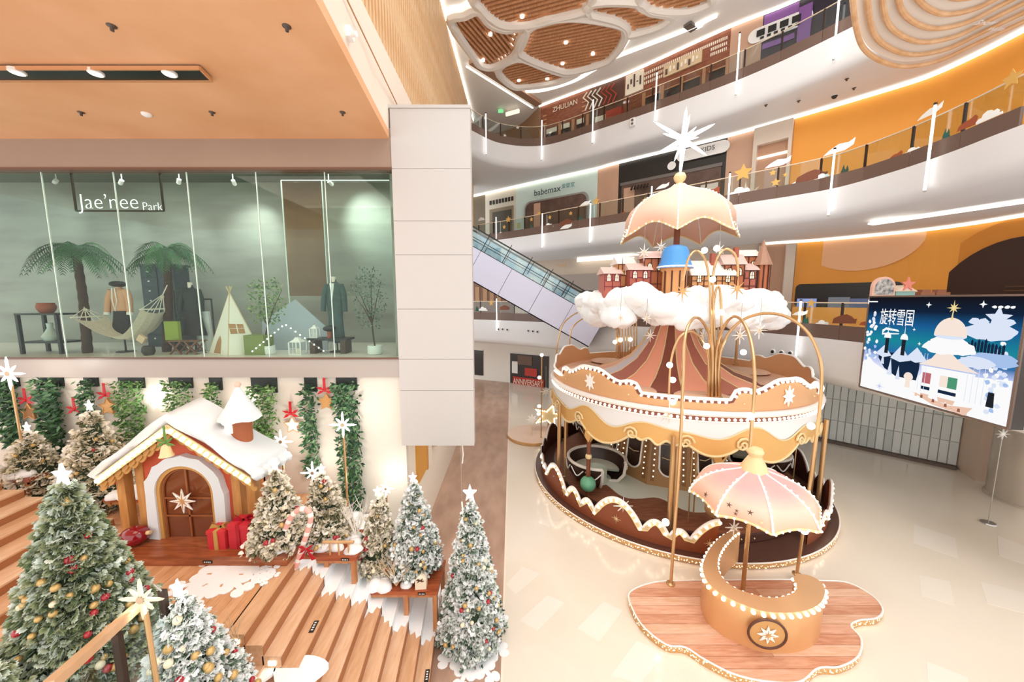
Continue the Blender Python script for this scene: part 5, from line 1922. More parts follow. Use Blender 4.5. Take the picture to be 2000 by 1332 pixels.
tag(mb.build('rim_sparkles', bulb_glow, plat), kind='stuff')

# --- crescent counter
counter = thing('crescent_counter', (4.8, 6.3, .14), 'gold crescent-shaped reception counter with bulbs and a snowflake emblem', 'counter')
zc_ = .92
o_px = [(1440, 1033), (1410, 1047), (1388, 1070), (1375, 1095), (1373, 1115), (1384, 1140), (1412, 1163), (1455, 1183), (1500, 1196), (1560, 1196), (1598, 1182), (1611, 1160), (1606, 1140), (1582, 1125), (1556, 1121)]
i_px = [(1549, 1130), (1556, 1146), (1546, 1160), (1510, 1168), (1465, 1160), (1425, 1142), (1405, 1118), (1403, 1092), (1414, 1068), (1432, 1048), (1446, 1038)]
oc = cr([tuple(atZ(u, v, zc_)) for u, v in o_px], 5)
ic = cr([tuple(atZ(u, v, zc_)) for u, v in i_px], 5)
cop = mat('counter_copper', '#e3b07c', .3, metal=.35)
body = [V(p.x, p.y, 0) for p in oc + ic]
MB().prism(body, .14, zc_ - .02).build('counter_body', cop, counter, smooth=True)
MB().prism(body, zc_ - .02, zc_ + .01).build('counter_top', mat('counter_top', '#eabd8e', .25, metal=.3), counter)
for p in resample(oc, .15):
    bulb.put(V(p.x, p.y, zc_ - .03) + (p - V(4.75, 6.5, zc_)).normalized() * .02 - V(0, 0, .02), counter, scale=1.05)
for p in resample(ic, .14):
    bulb.put(V(p.x, p.y, zc_ - .02), counter, scale=.9)
# round emblem on the front
e = atZ(1495, 1224, 0) - V(0, 0, EYE)
k_ = None
ef = [p for p in oc]
best = min(range(2, len(oc) - 2), key=lambda i: abs((oc[i].x) / (oc[i].y * _c - (.5 - EYE) * _s) - (1496 - 1000) / FPX))
d_ = (oc[best + 2] - oc[best - 2]).normalized()
n_ = V(d_.y, -d_.x, 0)
ec = V(oc[best].x, oc[best].y, .54) + n_ * .015
MB().slab([ec + d_ * (.30 * math.cos(t)) + V(0, 0, .27 * math.sin(t)) for t in [2 * PI * i / 32 for i in range(32)]], n_ * .02).build('emblem_plate', gold_deep, counter)
MB().tube([ec + n_ * .02 + d_ * (.30 * math.cos(t)) + V(0, 0, .27 * math.sin(t)) for t in [2 * PI * i / 32 for i in range(32)]], .022, 6, closed=True).build('emblem_ring', mat('emblem_brown', '#5a3324', .4), counter, smooth=True)
MB().slab([ec + n_ * .03 + d_ * (x * .17) + V(0, 0, y * .17) for x, y in star2d(8, 1, .45)], n_ * .02).build('emblem_star', white_trim, counter)
MB().slab([ec + n_ * .052 + d_ * (x * .1) + V(0, 0, y * .1) for x, y in snow_star2d(1, core=.2)], n_ * .01).build('emblem_star', gold_deep, counter)

# --- booth canopy on its pole
booth = thing('booth_canopy', (4.93, 7.0, .14), 'pink scalloped canopy with bulbs on gold poles over the counter', 'canopy')
bp = [(.12, 1.0), (.24, .91), (.44, .81), (.64, .68), (.81, .51), (.93, .32), (.99, .14), (1.0, .0)]
bc = (4.93, 6.95, 2.22)
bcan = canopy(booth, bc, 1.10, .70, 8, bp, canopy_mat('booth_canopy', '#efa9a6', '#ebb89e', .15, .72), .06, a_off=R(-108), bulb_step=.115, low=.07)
MB().lathe([(.26, .60), (.2, .78), (.12, .93), (.1, .95)], 18, bc, mod=lambda t, i: (0, .05 * math.sin(6 * t) if i == 0 else 0)).build('collar', gold_pale, booth, smooth=True)
MB().lathe([(.08, .92), (.13, .97), (.15, 1.03), (.12, 1.1), (.04, 1.13), (0, 1.13)], 16, bc).build('finial', gold_pale, booth, smooth=True)
for i, (u, v, y_) in enumerate(((1408, 998, 6.1), (1432, 1007, 6.05), (1465, 1005, 6.0), (1426, 1017, 6.0), (1359, 968, 6.7), (1488, 1022, 5.95))):
    p = atY(u, v, y_)
    dv = (p - V(bc[0], bc[1], p.z)).normalized()
    t_ = V(-dv.y, dv.x, 0)
    p = V(bc[0], bc[1], p.z) + dv * (1.10 - .04)
    up_ = (V(0, 0, 1) - dv * .35).normalized()
    s_ = .055 if i % 2 == 0 else .04
    MB().slab([p + dv * .03 + t_ * (x * s_) + up_ * (y * s_) for x, y in star2d(5, 1, .3)], dv * .006).build('sewn_star', mat('star_thread', '#6a4a3a', .6) if i != 5 else gold_pale, booth)
MB().cyl((4.93, 7.0, .14), (4.93, 6.95, 3.15), .042, 10).build('pole', brass, booth, smooth=True)

# ================================================================== FOUNTAIN LAMPS: bundles of bent gold tubes
globe = Shared('globe_lamp', MB().ball((0, 0, 0), .075, 14, 9), white_glow)


def px3(lst):
    return [tuple(atY(u, v, y)) for u, v, y in lst]


fl1 = thing('fountain_lamp', atY(1395, 760, 9.3), 'bundle of gold tubes arching from the carousel front down to the booth', 'lamp')
arcs = [
    [(1404, 780, 9.3), (1404, 720, 9.3), (1412, 672, 9.2), (1440, 632, 9.0), (1485, 613, 8.7), (1535, 618, 8.3), (1578, 650, 7.9), (1601, 700, 7.6), (1604, 760, 7.5), (1592, 870, 7.45), (1556, 1122, 7.42)],
    [(1398, 780, 9.3), (1398, 700, 9.3), (1408, 650, 9.1), (1430, 619, 8.8), (1452, 630, 8.3), (1468, 672, 7.8), (1474, 740, 7.3), (1468, 830, 7.1), (1464, 885, 7.0)],
    [(1390, 780, 9.3), (1392, 700, 9.25), (1384, 650, 9.1), (1366, 622, 8.8), (1350, 626, 8.4), (1338, 660, 8.0), (1334, 740, 7.6), (1328, 880, 7.3), (1310, 1141, 7.15)],
    [(1384, 780, 9.3), (1384, 715, 9.3), (1376, 672, 9.2), (1352, 648, 9.0), (1328, 658, 8.9), (1314, 690, 8.85), (1308, 730, 8.8), (1306, 778, 8.8)],
    [(1387, 780, 9.35), (1389, 660, 9.35), (1386, 560, 9.3), (1378, 510, 9.2), (1362, 490, 9.1), (1346, 502, 9.0), (1338, 530, 9.0), (1334, 548, 9.0)],
    [(1400, 780, 9.35), (1396, 660, 9.35), (1392, 560, 9.3), (1398, 512, 9.2), (1416, 487, 9.1), (1434, 495, 9.0), (1441, 520, 9.0), (1441, 540, 9.0)],
    [(1394, 780, 9.4), (1393, 700, 9.4), (1391, 625, 9.35), (1397, 572, 9.3), (1404, 560, 9.25), (1408, 585, 9.25), (1409, 640, 9.25), (1408, 690, 9.25)],
]
for k, a in enumerate(arcs):
    MB().tube(cr(px3(a), 6), .034 if k in (0, 1, 2) else .028, 8).build('arched_tube', brass, fl1, smooth=True)
for k in range(9):
    b0 = atY(1382 + 3.2 * k, 782, 9.35 + .03 * (k % 3))
    b1 = atY(1385 + 2.2 * k, 640 + 12 * (k % 4), 9.35 + .03 * (k % 3))
    MB().cyl(b0, b1, .025, 8).build('straight_tube', brass, fl1, smooth=True)
MB().lathe([(.24, 0), (.24, .05), (.1, .1)], 18, (atY(1395, 790, 9.38).x, 9.38, 3.66)).build('foot', brass, fl1, smooth=True)
for u, v, y in ((1308, 713, 8.8), (1314, 742, 8.85), (1380, 676, 9.1), (1409, 610, 9.2), (1392, 546, 9.2), (1466, 813, 7.05), (1584, 832, 7.4), (1300, 1020, 7.1), (1314, 785, 8.75), (1400, 485, 9.1), (1376, 489, 9.1), (1452, 688, 9.1)):
    globe.put(atY(u, v, y), fl1)
globe.put(atY(1571, 1037, 7.38), fl1)
for u, v, y in ((1310, 1141, 7.15), (1556, 1122, 7.42)):
    p = atZ(u, v, .14)
    MB().lathe([(.09, 0), (.09, .03), (.04, .05)], 14, p).build('foot', brass, fl1, smooth=True)

fl2 = thing('fountain_lamp', atZ(1226, 702, 3.7), 'bundle of gold tubes rising at the back left of the carousel', 'lamp')
for k in range(8):
    u = 1204 + 5.6 * k
    MB().cyl(atY(u, 705 - 2 * k, 15.6), atY(u, 622 + 3 * (k % 3), 15.6), .03, 8).build('straight_tube', brass, fl2, smooth=True)
for a in ([(1212, 700, 15.6), (1210, 655, 15.6), (1200, 630, 15.5), (1172, 612, 15.3), (1135, 608, 15.2), (1102, 630, 15.1), (1090, 665, 15.0), (1086, 700, 15.0)], [(1208, 690, 15.6), (1204, 645, 15.6), (1186, 625, 15.5), (1150, 618, 15.3), (1118, 640, 15.2), (1112, 680, 15.2), (1108, 693, 15.2)]):
    MB().tube(cr(px3(a), 6), .03, 8).build('arched_tube', brass, fl2, smooth=True)
for u, v in ((1201, 668), (1212, 664), (1231, 663), (1158, 622), (1110, 679)):
    globe.put(atY(u, v, 15.5), fl2, scale=1.2)
for i, (u, yy) in enumerate(((1366, 15.1), (1438, 14.2))):
    b0 = atY(u, 690, yy)
    b0.z = 3.7
    t = thing('straight_lamp_post', b0, ('left' if i == 0 else 'right') + ' one of two plain gold posts at the back right of the carousel', 'post', 'plain gold posts on the carousel')
    MB().cyl(b0, (b0.x, b0.y, 5.3), .05, 10).build('post', brass, t, smooth=True)
    MB().lathe([(.1, 0), (.1, .04), (.05, .06)], 12, b0).build('foot', brass, t, smooth=True)

# ================================================================== hanging star ornaments
star_white = mat('ornament_white', '#fbfaf6', .4)


def ornament(u, v, y, r_, label, m=None, lift=.5, two=True, rot=0., hang=True):
    c = atY(u, v, y)
    t = thing('star_ornament', c - V(0, 0, r_), label, 'star', 'star ornaments around the carousel')
    MB().slab([c + V(x * math.cos(rot) + y_ * math.sin(rot), -.02, y_ * math.cos(rot) - x * math.sin(rot)) for x, y_ in [(p * r_, q * r_) for p, q in snow_star2d(1, core=.17, long=(1, .75))]], (0, .03, 0)).build('star', m or star_white, t)
    if two:
        MB().slab([c + V(x, -.035, y_) for x, y_ in [(p * r_ * .55, q * r_ * .55) for p, q in snow_star2d(1, core=.13)]], (0, .02, 0)).build('star_inlay', mat('inlay_sand', '#d9c3a0', .4), t)
    if hang:
        MB().cyl(c + V(0, 0, r_ * .9), c + V(0, 0, r_ + lift), .006, 5).build('hanging_cord', steel, t)
    return t


ornament(1333, 569, 9.0, .27, 'gold eight-ray star hanging left of the pair before the clouds', gold_deep, .02, False)
ornament(1440, 563, 9.0, .28, 'gold eight-ray star hanging right of the pair before the clouds', gold_deep, .02, False)
ornament(1306, 812, 8.75, .36, 'large white star hanging against the carousel drum', None, .05)
for u, v, y, r_, lab in ((1212, 620, 10.3, .22, 'white star hanging at the left under the clouds'), (1263, 622, 10.0, .17, 'white snowflake star under the cloud left of the tent'), (1270, 655, 10.4, .2, 'white star left of the tent peak'), (1374, 655, 9.7, .2, 'white star right of the tent between the gold arches'), (1445, 655, 9.3, .24, 'white star in front of the right arch opening'),
                         (1483, 645, 9.3, .24, 'white star inside the wide right arch'), (1258, 493, 10.9, .26, 'white star under the left rim of the top canopy'), (1291, 483, 10.9, .24, 'white snowflake under the middle of the top canopy'), (1405, 487, 10.9, .24, 'white star under the right rim of the top canopy')):
    ornament(u, v, y, r_, lab, None, .6)
t = ornament(1217, 988, 8.9, .26, 'white snowflake star standing on the carousel deck edge', None, .2, hang=False)
t = ornament(1433, 1030, 7.6, .2, 'white snowflake star at the left hem of the pink canopy', None, .2, hang=False)
ornament(1066, 765, 14.2, .24, 'white star beside the left edge of the carousel drum', None, .8)
ornament(1092, 930, 11.0, .2, 'small white star on the left end of the carousel fence', None, .2, hang=False)

# ================================================================== small stage behind the carousel on the left
sc0 = atZ(1030, 868, 0)
st = thing('round_stage', (sc0.x, sc0.y, 0), 'small pale round stage with glittering gold rim behind the carousel', 'stage')
scx, scy = atZ(1040, 848, .1).x, atZ(1040, 848, .1).y
MB().lathe([(0, 0), (1.15, 0), (1.17, .02), (1.17, .12), (1.15, .14)], 48, (scx, scy, 0)).build('rim', glitter, st, smooth=True)
MB().lathe([(1.15, .14), (0, .14)], 48, (scx, scy, 0)).build('top', mat('stage_pink', '#eed3c0', .4), st)
ls = thing('lit_star', (scx + .6, scy + .3, .14), 'large gold star outline with bulbs lying on the round stage', 'star')
c = atY(1072, 812, scy + .3)
pts = [c + V(x * .85, y * .25, y * .55 + .0) for x, y in star2d(5, 1, .42, .3)]
MB().slab(pts, (0, .18, 0)).build('star_frame', gold, ls)
MB().slab([c + (p - c) * .72 + V(0, -.02, 0) for p in pts], (0, .03, 0)).build('star_face', gold_pale, ls)
for a, b in zip(pts, pts[1:] + pts[:1]):
    for k in range(5):
        bulb.put(a.lerp(b, k / 5) * .86 + c * .14 + V(0, -.04, 0), ls, scale=.9)
MB().cyl((c.x, c.y + .1, .14), (c.x, c.y + .1, c.z - .2), .05, 8).build('stand', brass, ls)
lp = thing('globe_post', (scx + .35, scy - .55, .14), 'slender post with white globes left of the carousel', 'lamp')
MB().cyl((scx + .35, scy - .55, .14), (scx + .35, scy - .55, 3.9), .028, 8).build('post', brass, lp, smooth=True)
for zz, dx in ((1.6, -.1), (1.25, -.12), (2.9, -.1), (3.9, 0)):
    globe.put((scx + .35 + dx, scy - .55, zz), lp)
sf = thing('snowflake_sign', (scx - .05, scy - .3, .14), 'small white snowflake on a stick on the round stage', 'snowflake')
MB().cyl((scx - .05, scy - .3, .14), (scx - .05, scy - .3, .75), .015, 6).build('stick', gold_pale, sf)
c = V(scx - .05, scy - .32, .9)
MB().slab([c + V(x * .26, 0, y * .26) for x, y in star2d(8, 1, .5)], (0, .03, 0)).build('flake', white_trim, sf)
# ================================================================== SHOP behind the upper glass
SZ = 5.035
shop_wall = mat('shop_wall', '#a8aba1', .6, noise=1, nscale=.8, col2='#92918a', stretch=(.5, 1, 2.4))
struct('wall_shop_back', MB().bx(-16, -2.5, 10.6, 10.8, SZ, 9.7), shop_wall)
struct('wall_shop_side', MB().bx(-2.62, -2.5, 8.02, 10.6, SZ, 9.7), shop_wall)
struct('floor_shop', MB().bx(-16, -2.5, 7.85, 10.6, 4.98, SZ), mat('shop_floor', '#dedad0', .35))
struct('ceiling_shop', MB().bx(-16, -2.5, 8.1, 10.6, 9.60, 9.66), mat('shop_ceiling', '#6d756e', .7))
# glass front: panes between slim joints
win = thing('window_1', (-9, 7.9, SZ), kind='structure')
jx = [-14.6, -13.05, -11.5, -9.92, -8.4, -6.86, -5.40, -3.95, -2.52]
shop_glass = glass('shop_glass', '#eef6f2', .02)
for a, b in zip(jx, jx[1:]):
    MB().bx(a + .008, b - .008, 7.90, 7.912, SZ, 8.97).build('glass_pane', shop_glass, win)
    MB().bx(b - .008, b + .008, 7.895, 7.917, SZ, 8.97).build('glass_joint', mat('glass_edge', '#dfeee6', .3), win)
# tall inner glass screen with bright edges at the right
scrn = thing('inner_glass_screen', (-3.7, 9.2, SZ), 'tall brown-tinted inner glass screen at the right of the shop', 'screen')
a, b = atY(549, 353, 9.2), atY(760, 353, 9.2)
MB().bx(a.x, atY(628, 353, 9.2).x - .01, 9.2, 9.215, atY(560, 578, 9.2).z, a.z).build('glass_pane', glass('brown_glass', '#e6d2c2', .02), scrn)
MB().bx(atY(628, 353, 9.2).x + .01, b.x, 9.2, 9.215, atY(560, 578, 9.2).z, a.z).build('glass_pane', glass('pale_glass', '#f6faf8', .02), scrn)
MB().bx(a.x - .012, a.x + .012, 9.19, 9.22, SZ, a.z).build('edge', mat('glass_edge', '#dfeee6', .3), scrn)
MB().bx(a.x, b.x, 9.19, 9.22, a.z, a.z + .02).build('edge', mat('glass_edge', '#dfeee6', .3), scrn)
m_ = atY(628, 353, 9.2)
MB().bx(m_.x - .008, m_.x + .008, 9.19, 9.22, SZ, a.z).build('edge', mat('glass_edge', '#dfeee6', .3), scrn)
# wall washers: ceiling spots
for i, (u, v, tu, tv, pw) in enumerate(((238, 352, 150, 560, 26), (350, 350, 330, 520, 20), (455, 352, 500, 460, 42), (642, 354, 720, 430, 52), (110, 352, 20, 480, 24))):
    p = atY(u, v, 9.3)
    t = thing('track_spot', p, ['spotlight above the first palm', 'spotlight beside the shop sign', 'spotlight left of the inner glass screen', 'spotlight over the inner glass screen', 'leftmost spotlight of the shop ceiling'][i], 'spotlight', 'spotlights in the shop')
    q = atY(tu, tv, 10.58)
    d_ = (q - p).normalized()
    MB().cyl(p, p + d_ * .12, .045, 10).build('can', white, t)
    MB().cyl((p.x, p.y, p.z), (p.x, p.y, 9.60), .012, 6).build('rod', white, t)
    MB().cyl(p + d_ * .12, p + d_ * .125, .04, 10).build('lamp_face', white_glow, t)
    l = bpy.data.lights.new('track_spot_light', 'SPOT')
    l.energy = pw * 2.4
    l.spot_size = R(78)
    l.spot_blend = .9
    l.color = (.95, 1, .96)
    l.shadow_soft_size = .05
    o = bpy.data.objects.new('track_spot_light', l)
    COL.objects.link(o)
    o.parent = t
    o.location = d_ * .14
    o.rotation_euler = d_.to_track_quat('-Z', 'Y').to_euler()
# hanging sign
Y_S = 8.05
sg = thing('shop_sign', atY(235, 410, Y_S), 'hanging shop sign with white script letters on a thin black frame', 'sign')
a, b = atY(149, 412, Y_S), atY(320, 412, Y_S)
MB().bar(a, b, .03, .03).build('frame_bar', black, sg)
MB().bar(a, V(a.x, Y_S, 9.02), .03, .03, (0, 1, 0)).build('frame_rod', black, sg)
MB().bar(b, V(b.x, Y_S, 9.02), .03, .03, (0, 1, 0)).build('frame_rod', black, sg)
lt = glow('letter_white', '#fffdf6', 1.2)
c = atY(211, 398, Y_S - .03)
lettering('Jae\u2019nee', lt, c, (266 - 154) / FPX * Y_S, (1, 0, 0), sg, ext=.01, thin=-.022)
c = atY(298, 403, Y_S - .03)
lettering('Park', lt, c, 36 / FPX * Y_S, (1, 0, 0), sg, ext=.01, thin=-.022)


def palm(u_base, v_base, u_top, v_top, y, seed, label, spread):
    b_, c = atZ(u_base, v_base, SZ), atY(u_top, v_top, y)
    b_ = V(atY(u_base, v_base, y).x, y, SZ)
    t = thing('palm_tree', b_, label, 'palm', 'palms in the shop window')
    pth = cr([tuple(b_), tuple(b_.lerp(c, .5) + V(.04, 0, 0)), tuple(c)], 10)
    MB().tube(pth, [.085 - .02 * i / len(pth) + (.012 if i % 2 else 0) for i in range(len(pth))], 10).build('trunk', mat('palm_trunk', '#4c3322', .8, noise=.4, nscale=20), t, smooth=True)
    rg = random.Random(seed)
    n = 24
    for k in range(n):
        a = 2 * PI * k / n * 1.0 + rg.uniform(-.15, .15)
        el = rg.choice([.15, .5, .9, 1.2]) + rg.uniform(-.1, .1)
        ln = spread * rg.uniform(.75, 1.05)
        d_ = V(math.cos(a), math.sin(a) * .55, 0)
        rib = [c + d_ * (ln * s) + V(0, 0, ln * (el * s - (el + .55) * s * s)) for s in [i / 8 for i in range(9)]]
        mb = MB()
        mb.tube(rib, [.012 * (1 - .9 * i / 8) for i in range(9)], 4)
        for i in range(1, 9):
            for j in range(3):
                s = (i - 1 + j / 3) / 8
                p = rib[i - 1].lerp(rib[i], j / 3)
                tg = (rib[i] - rib[i - 1]).normalized()
                for sd in (-1, 1):
                    sv = tg.cross(V(0, 0, 1)).normalized() * sd
                    L_ = ln * .26 * math.sin(PI * min(.95, s * .9 + .1)) + .04
                    e = (sv * .75 + tg * .55 + V(0, 0, -.42)).normalized() * L_
                    w_ = tg * .011
                    mb.add([p - w_, p + e * .5 - w_ * .6 + V(0, 0, .01), p + e, p + e * .5 + w_ * .6, p + w_], [(0, 1, 2, 3, 4)])
        mb.build('frond', mat('frond_green', '#2f6238', .5) if k % 3 else mat('frond_green_b', '#4b8450', .5), t)
    return t


palm(172, 694, 148, 490, 8.5, 71, 'potless palm left of the hammock with drooping crown', 1.12)
palm(326, 690, 326, 490, 8.7, 72, 'palm right of the hammock in front of the dark cabinet', 1.05)
# open black side table with clay pot
a, b = atY(32, 612, 8.35), atY(112, 612, 8.35)
tb = thing('side_table', ((a.x + b.x) / 2, 8.55, SZ), 'open black metal side table in the left of the shop window', 'table')
zt_ = a.z
MB().bx(a.x, b.x, 8.3, 8.85, zt_ - .04, zt_).build('top', black, tb)
MB().bx(a.x + .03, b.x + .04, 8.33, 8.82, zt_ - .70, zt_ - .66).build('shelf', black, tb)
for x in (a.x + .04, b.x - .0):
    for y in (8.33, 8.8):
        MB().bx(x - .03, x + .03, y - .03, y + .03, SZ, zt_ - .04).build('leg', black, tb)
pt_ = V((a.x + b.x) / 2 - .02, 8.55, zt_)
t = tag(MB().lathe([(0, 0), (.10, 0), (.14, .06), (.165, .14), (.15, .2), (.135, .22), (.15, .24), (.13, .24), (.12, .2)], 20, pt_).build('clay_pot', mat('terracotta', '#a8573a', .7), smooth=True), 'round terracotta pot on the black side table', 'pot')
q = V(pt_.x + .02, 8.55, zt_ - .66)
tag(MB().lathe([(0, 0), (.12, 0), (.16, .1), (.1, .2), (.05, .3), (.06, .42), (.08, .42)], 16, q).build('pale_vase', mat('vase_pale', '#c8cfc8', .4), smooth=True), 'pale vase on the shelf of the black side table', 'vase')
# hammock
hk = thing('hammock', atY(245, 662, 8.4), 'cream woven hammock slung between the two palms', 'hammock')
cu = cr(px3([(176, 627, 8.4), (196, 640, 8.4), (222, 655, 8.4), (248, 663, 8.4), (272, 658, 8.4), (292, 635, 8.4), (305, 612, 8.4)]), 5)
mb = MB()
rows = [[p + V(0, s * .34, .10 * s * s) for p in cu] for s in (-1, -.5, 0, .5, 1)]
for r0_, r1_ in zip(rows, rows[1:]):
    mb.strip(r0_, r1_)
mb.build('sling', mat('hammock_cream', '#efe3cf', .8, noise=.15, nscale=30), hk, smooth=True)
for end, kn in ((0, atY(165, 602, 8.45)), (-1, atY(318, 575, 8.6))):
    for s in (-1, -.6, -.2, .2, .6, 1):
        p = cu[end] + V(0, s * .34, .1 * s * s)
        MB().tube([p, kn], .008, 4).build('cord', mat('cord_cream', '#efe7d8', .7), hk)
    MB().bar(cu[end] + V(0, -.36, .1), cu[end] + V(0, .36, .1), .03, .03).build('spreader_bar', mat('cord_cream', '#efe7d8', .7), hk)
    MB().tube([kn, kn + V(-.08 if end == 0 else .1, .03, .22)], .012, 5).build('cord', mat('cord_cream', '#efe7d8', .7), hk)
MB().box(atY(277, 662, 8.2), (.16, .06, .16), M=Matrix.Rotation(.6, 3, 'Y')).build('cushion', mat('cushion_blush', '#e3bfa2', .7), hk)
# dark drawer cabinet
a, b = atY(271, 520, 9.6), atY(338, 520, 9.6)
cb2 = thing('drawer_cabinet', ((a.x + b.x) / 2, 9.8, SZ), 'tall dark blue-grey drawer cabinet behind the hammock', 'cabinet')
MB().bx(a.x, b.x, 9.62, 10.05, SZ, a.z).build('body', mat('cabinet_dark', '#39434a', .45), cb2)
MB().bx(a.x - .04, b.x + .04, 9.58, 10.08, a.z, a.z + .06).build('cornice', mat('cabinet_dark', '#39434a', .45), cb2)
nr = 8
for i in range(nr):
    z0_ = SZ + .08 + (a.z - SZ - .12) * i / nr
    for j in range(2):
        x0_ = a.x + (b.x - a.x) * j / 2
        d_ = MB().bx(x0_ + .02, x0_ + (b.x - a.x) / 2 - .02, 9.60, 9.62, z0_ + .01, z0_ + (a.z - SZ - .12) / nr - .01).build('drawer', mat('drawer_face', '#434f57', .45), cb2)
        MB().ball((x0_ + (b.x - a.x) / 4, 9.59, z0_ + .15), .022, 8, 6).build('knob', white, d_, smooth=True)


def mannequin(u, v_sh, v_bot, y, wpx, top_m, low_m, label, sleeve=True, skirt=.30, head=False, open_front=None, coat=False):
    s = y / FPX * 1.01
    c = atY(u, v_sh, y)
    zb = atY(u, v_bot, y).z
    w = wpx * s / 2
    t = thing('mannequin', (c.x, y, SZ), label, 'mannequin', 'dressed mannequins in the shop window')
    hh = c.z - zb
    mb = MB()

    def ell(r_, z):
        return [(c.x + r_ * math.cos(k * PI / 8), y + r_ * .55 * math.sin(k * PI / 8), z) for k in range(16)]

    def loft(prof):
        m = MB()
        rows = [ell(r_, z) for r_, z in prof]
        for r_ in rows:
            m.v += r_
        for i in range(len(rows) - 1):
            for k in range(16):
                m.f.append((i * 16 + k, i * 16 + (k + 1) % 16, (i + 1) * 16 + (k + 1) % 16, (i + 1) * 16 + k))
        m.f.append(tuple((len(rows) - 1) * 16 + k for k in range(16)))
        return m
    top_l = hh * (.45 if not coat else .98)
    loft([(w * .72, c.z - top_l), (w * .62, c.z - top_l * .6), (w * .72, c.z - top_l * .3), (w * .66, c.z - .05), (w * .25, c.z + .02), (w * .2, c.z + .08)]).build('jacket' if not coat else 'coat', top_m, t, smooth=True)
    if not coat:
        loft([(skirt * w / .3, zb), (w * .66, c.z - hh * .6), (w * .56, c.z - hh * .4)]).build('skirt', low_m, t, smooth=True)
    else:
        loft([(w * .3, zb - .02), (w * .3, c.z - .1)]).build('dress', low_m, t, smooth=True)
        MB().slab([(c.x - w * .2, y - w * .42, c.z - .02), (c.x + w * .2, y - w * .42, c.z - .02), (c.x, y - w * .44, c.z - .4)], (0, .02, 0)).build('lapel', mat('shirt_white', '#e6ebe8', .7), t)
    if sleeve:
        for sd in (-1, 1):
            p = [V(c.x + sd * w * .55, y, c.z - .05), V(c.x + sd * w * .85, y - .02, c.z - hh * .22), V(c.x + sd * w * .95, y - .06, c.z - hh * .48)]
            MB().tube(cr([tuple(q_) for q_ in p], 4), [.075, .075, .072, .07, .068, .065, .062, .06, .06], 10).build('sleeve', top_m, t, smooth=True)
            if open_front:
                MB().cyl(p[2], p[2] + V(0, -.01, -.06), .06, 10).build('cuff', white, t)
    MB().cyl((c.x, y, SZ), (c.x, y, zb + .1), .018, 8).build('stand', black, t)
    MB().lathe([(0, .02), (.17, .02), (.18, 0)], 18, (c.x, y, SZ)).build('stand_base', black, t, smooth=True)
    MB().cyl((c.x, y, c.z), (c.x, y, c.z + .14), .05, 10).build('neck', mat('mannequin_skin', '#e9ddcf', .5), t, smooth=True)
    if head:
        MB().ball((c.x, y, c.z + .1), .15, 14, 8, (1.1, 1, .5)).build('beret', black, t, smooth=True)
    if open_front:
        MB().tube([(c.x - w * .1, y - w * .4, c.z), (c.x - w * .16, y - w * .42, c.z - hh * .25), (c.x, y - w * .44, c.z - top_l), (c.x + w * .2, y - w * .42, c.z - hh * .25), (c.x + w * .1, y - w * .4, c.z)], .012, 5).build('piping', white, t)
    return t


mannequin(231, 563, 660, 8.7, 46, mat('jacket_blush', '#d6a27e', .7), mat('skirt_black', '#262626', .7), 'mannequin in a blush jacket, black skirt and beret', head=True, open_front=True)
mannequin(372, 563, 655, 8.8, 44, mat('jacket_black', '#26302f', .7), mat('skirt_black', '#262626', .7), 'mannequin in black with wide sleeves left of the tent')
mannequin(652, 552, 668, 8.7, 44, mat('coat_teal', '#45605e', .7, noise=.3, nscale=14), mat('dress_dark', '#1f3a3c', .7), 'mannequin in a long dark teal coat right of the lanterns', coat=True)
# clothes rail with pale trousers
p = atY(395, 608, 8.9)
t = thing('trousers_on_rail', (p.x, 8.9, SZ), 'pale trousers hanging on a slim rail beside the tent', 'trousers')
MB().slab([p + V(-.14, 0, 0), p + V(.14, 0, 0), p + V(.17, 0, -.95), p + V(.03, 0, -.95), p + V(0, 0, -.3), p + V(-.03, 0, -.95), p + V(-.17, 0, -.95)], (0, .06, 0)).build('trousers', mat('trouser_pale', '#dfe3e2', .7), t)
MB().cyl((p.x + .25, 8.9, SZ), (p.x + .25, 8.9, p.z + .3), .018, 8).build('rail_post', black, t)
MB().cyl((p.x - .25, 8.9, SZ), (p.x - .25, 8.9, p.z + .3), .018, 8).build('rail_post', black, t)
MB().cyl((p.x - .25, 8.9, p.z + .3), (p.x + .25, 8.9, p.z + .3), .018, 8).build('rail', black, t)
MB().cyl(p + V(0, .03, 0), p + V(0, .03, .3), .006, 5).build('hanger', steel, t)
# canvas tent
ap_ = atY(448, 572, 8.4)
tp = thing('canvas_tent', (ap_.x, 8.4, SZ), 'white canvas play tent with crossed poles in the shop window', 'tent')
bl, bf, br_, bk = V(atY(402, 690, 8.4).x, 8.5, SZ), V(atY(446, 696, 8.05).x, 8.05, SZ), V(atY(508, 690, 8.4).x, 8.45, SZ), V(ap_.x, 9.1, SZ)
canv = mat('canvas', '#f4efe4', .8)
for i, (a, b) in enumerate(((bl, bf), (bf, br_), (br_, bk), (bk, bl))):
    MB().slab([a, b, ap_], ((b - a).cross(ap_ - a)).normalized() * .01).build('tent_panel', canv, tp)
for e in (bl, bf, br_, bk):
    d_ = (ap_ - e).normalized()
    MB().cyl(e, ap_ + d_ * .16, .014, 6).build('tent_pole', mat('pole_tan', '#d9c3a0', .6), tp)
w0 = bf.lerp(br_, .42).lerp(ap_, .42)
d1 = (br_ - bf).normalized()
u1 = (ap_ - (bf + br_) / 2).normalized()
n1 = d1.cross(u1)
if n1.y > 0:
    n1 = -n1
MB().slab([w0 + d1 * x + u1 * z + n1 * .012 for x, z in ((-.14, -.12), (.13, -.12), (.13, .1), (-.14, .12))], n1 * .004).build('tent_window', mat('tent_brown', '#b98a5c', .7), tp)
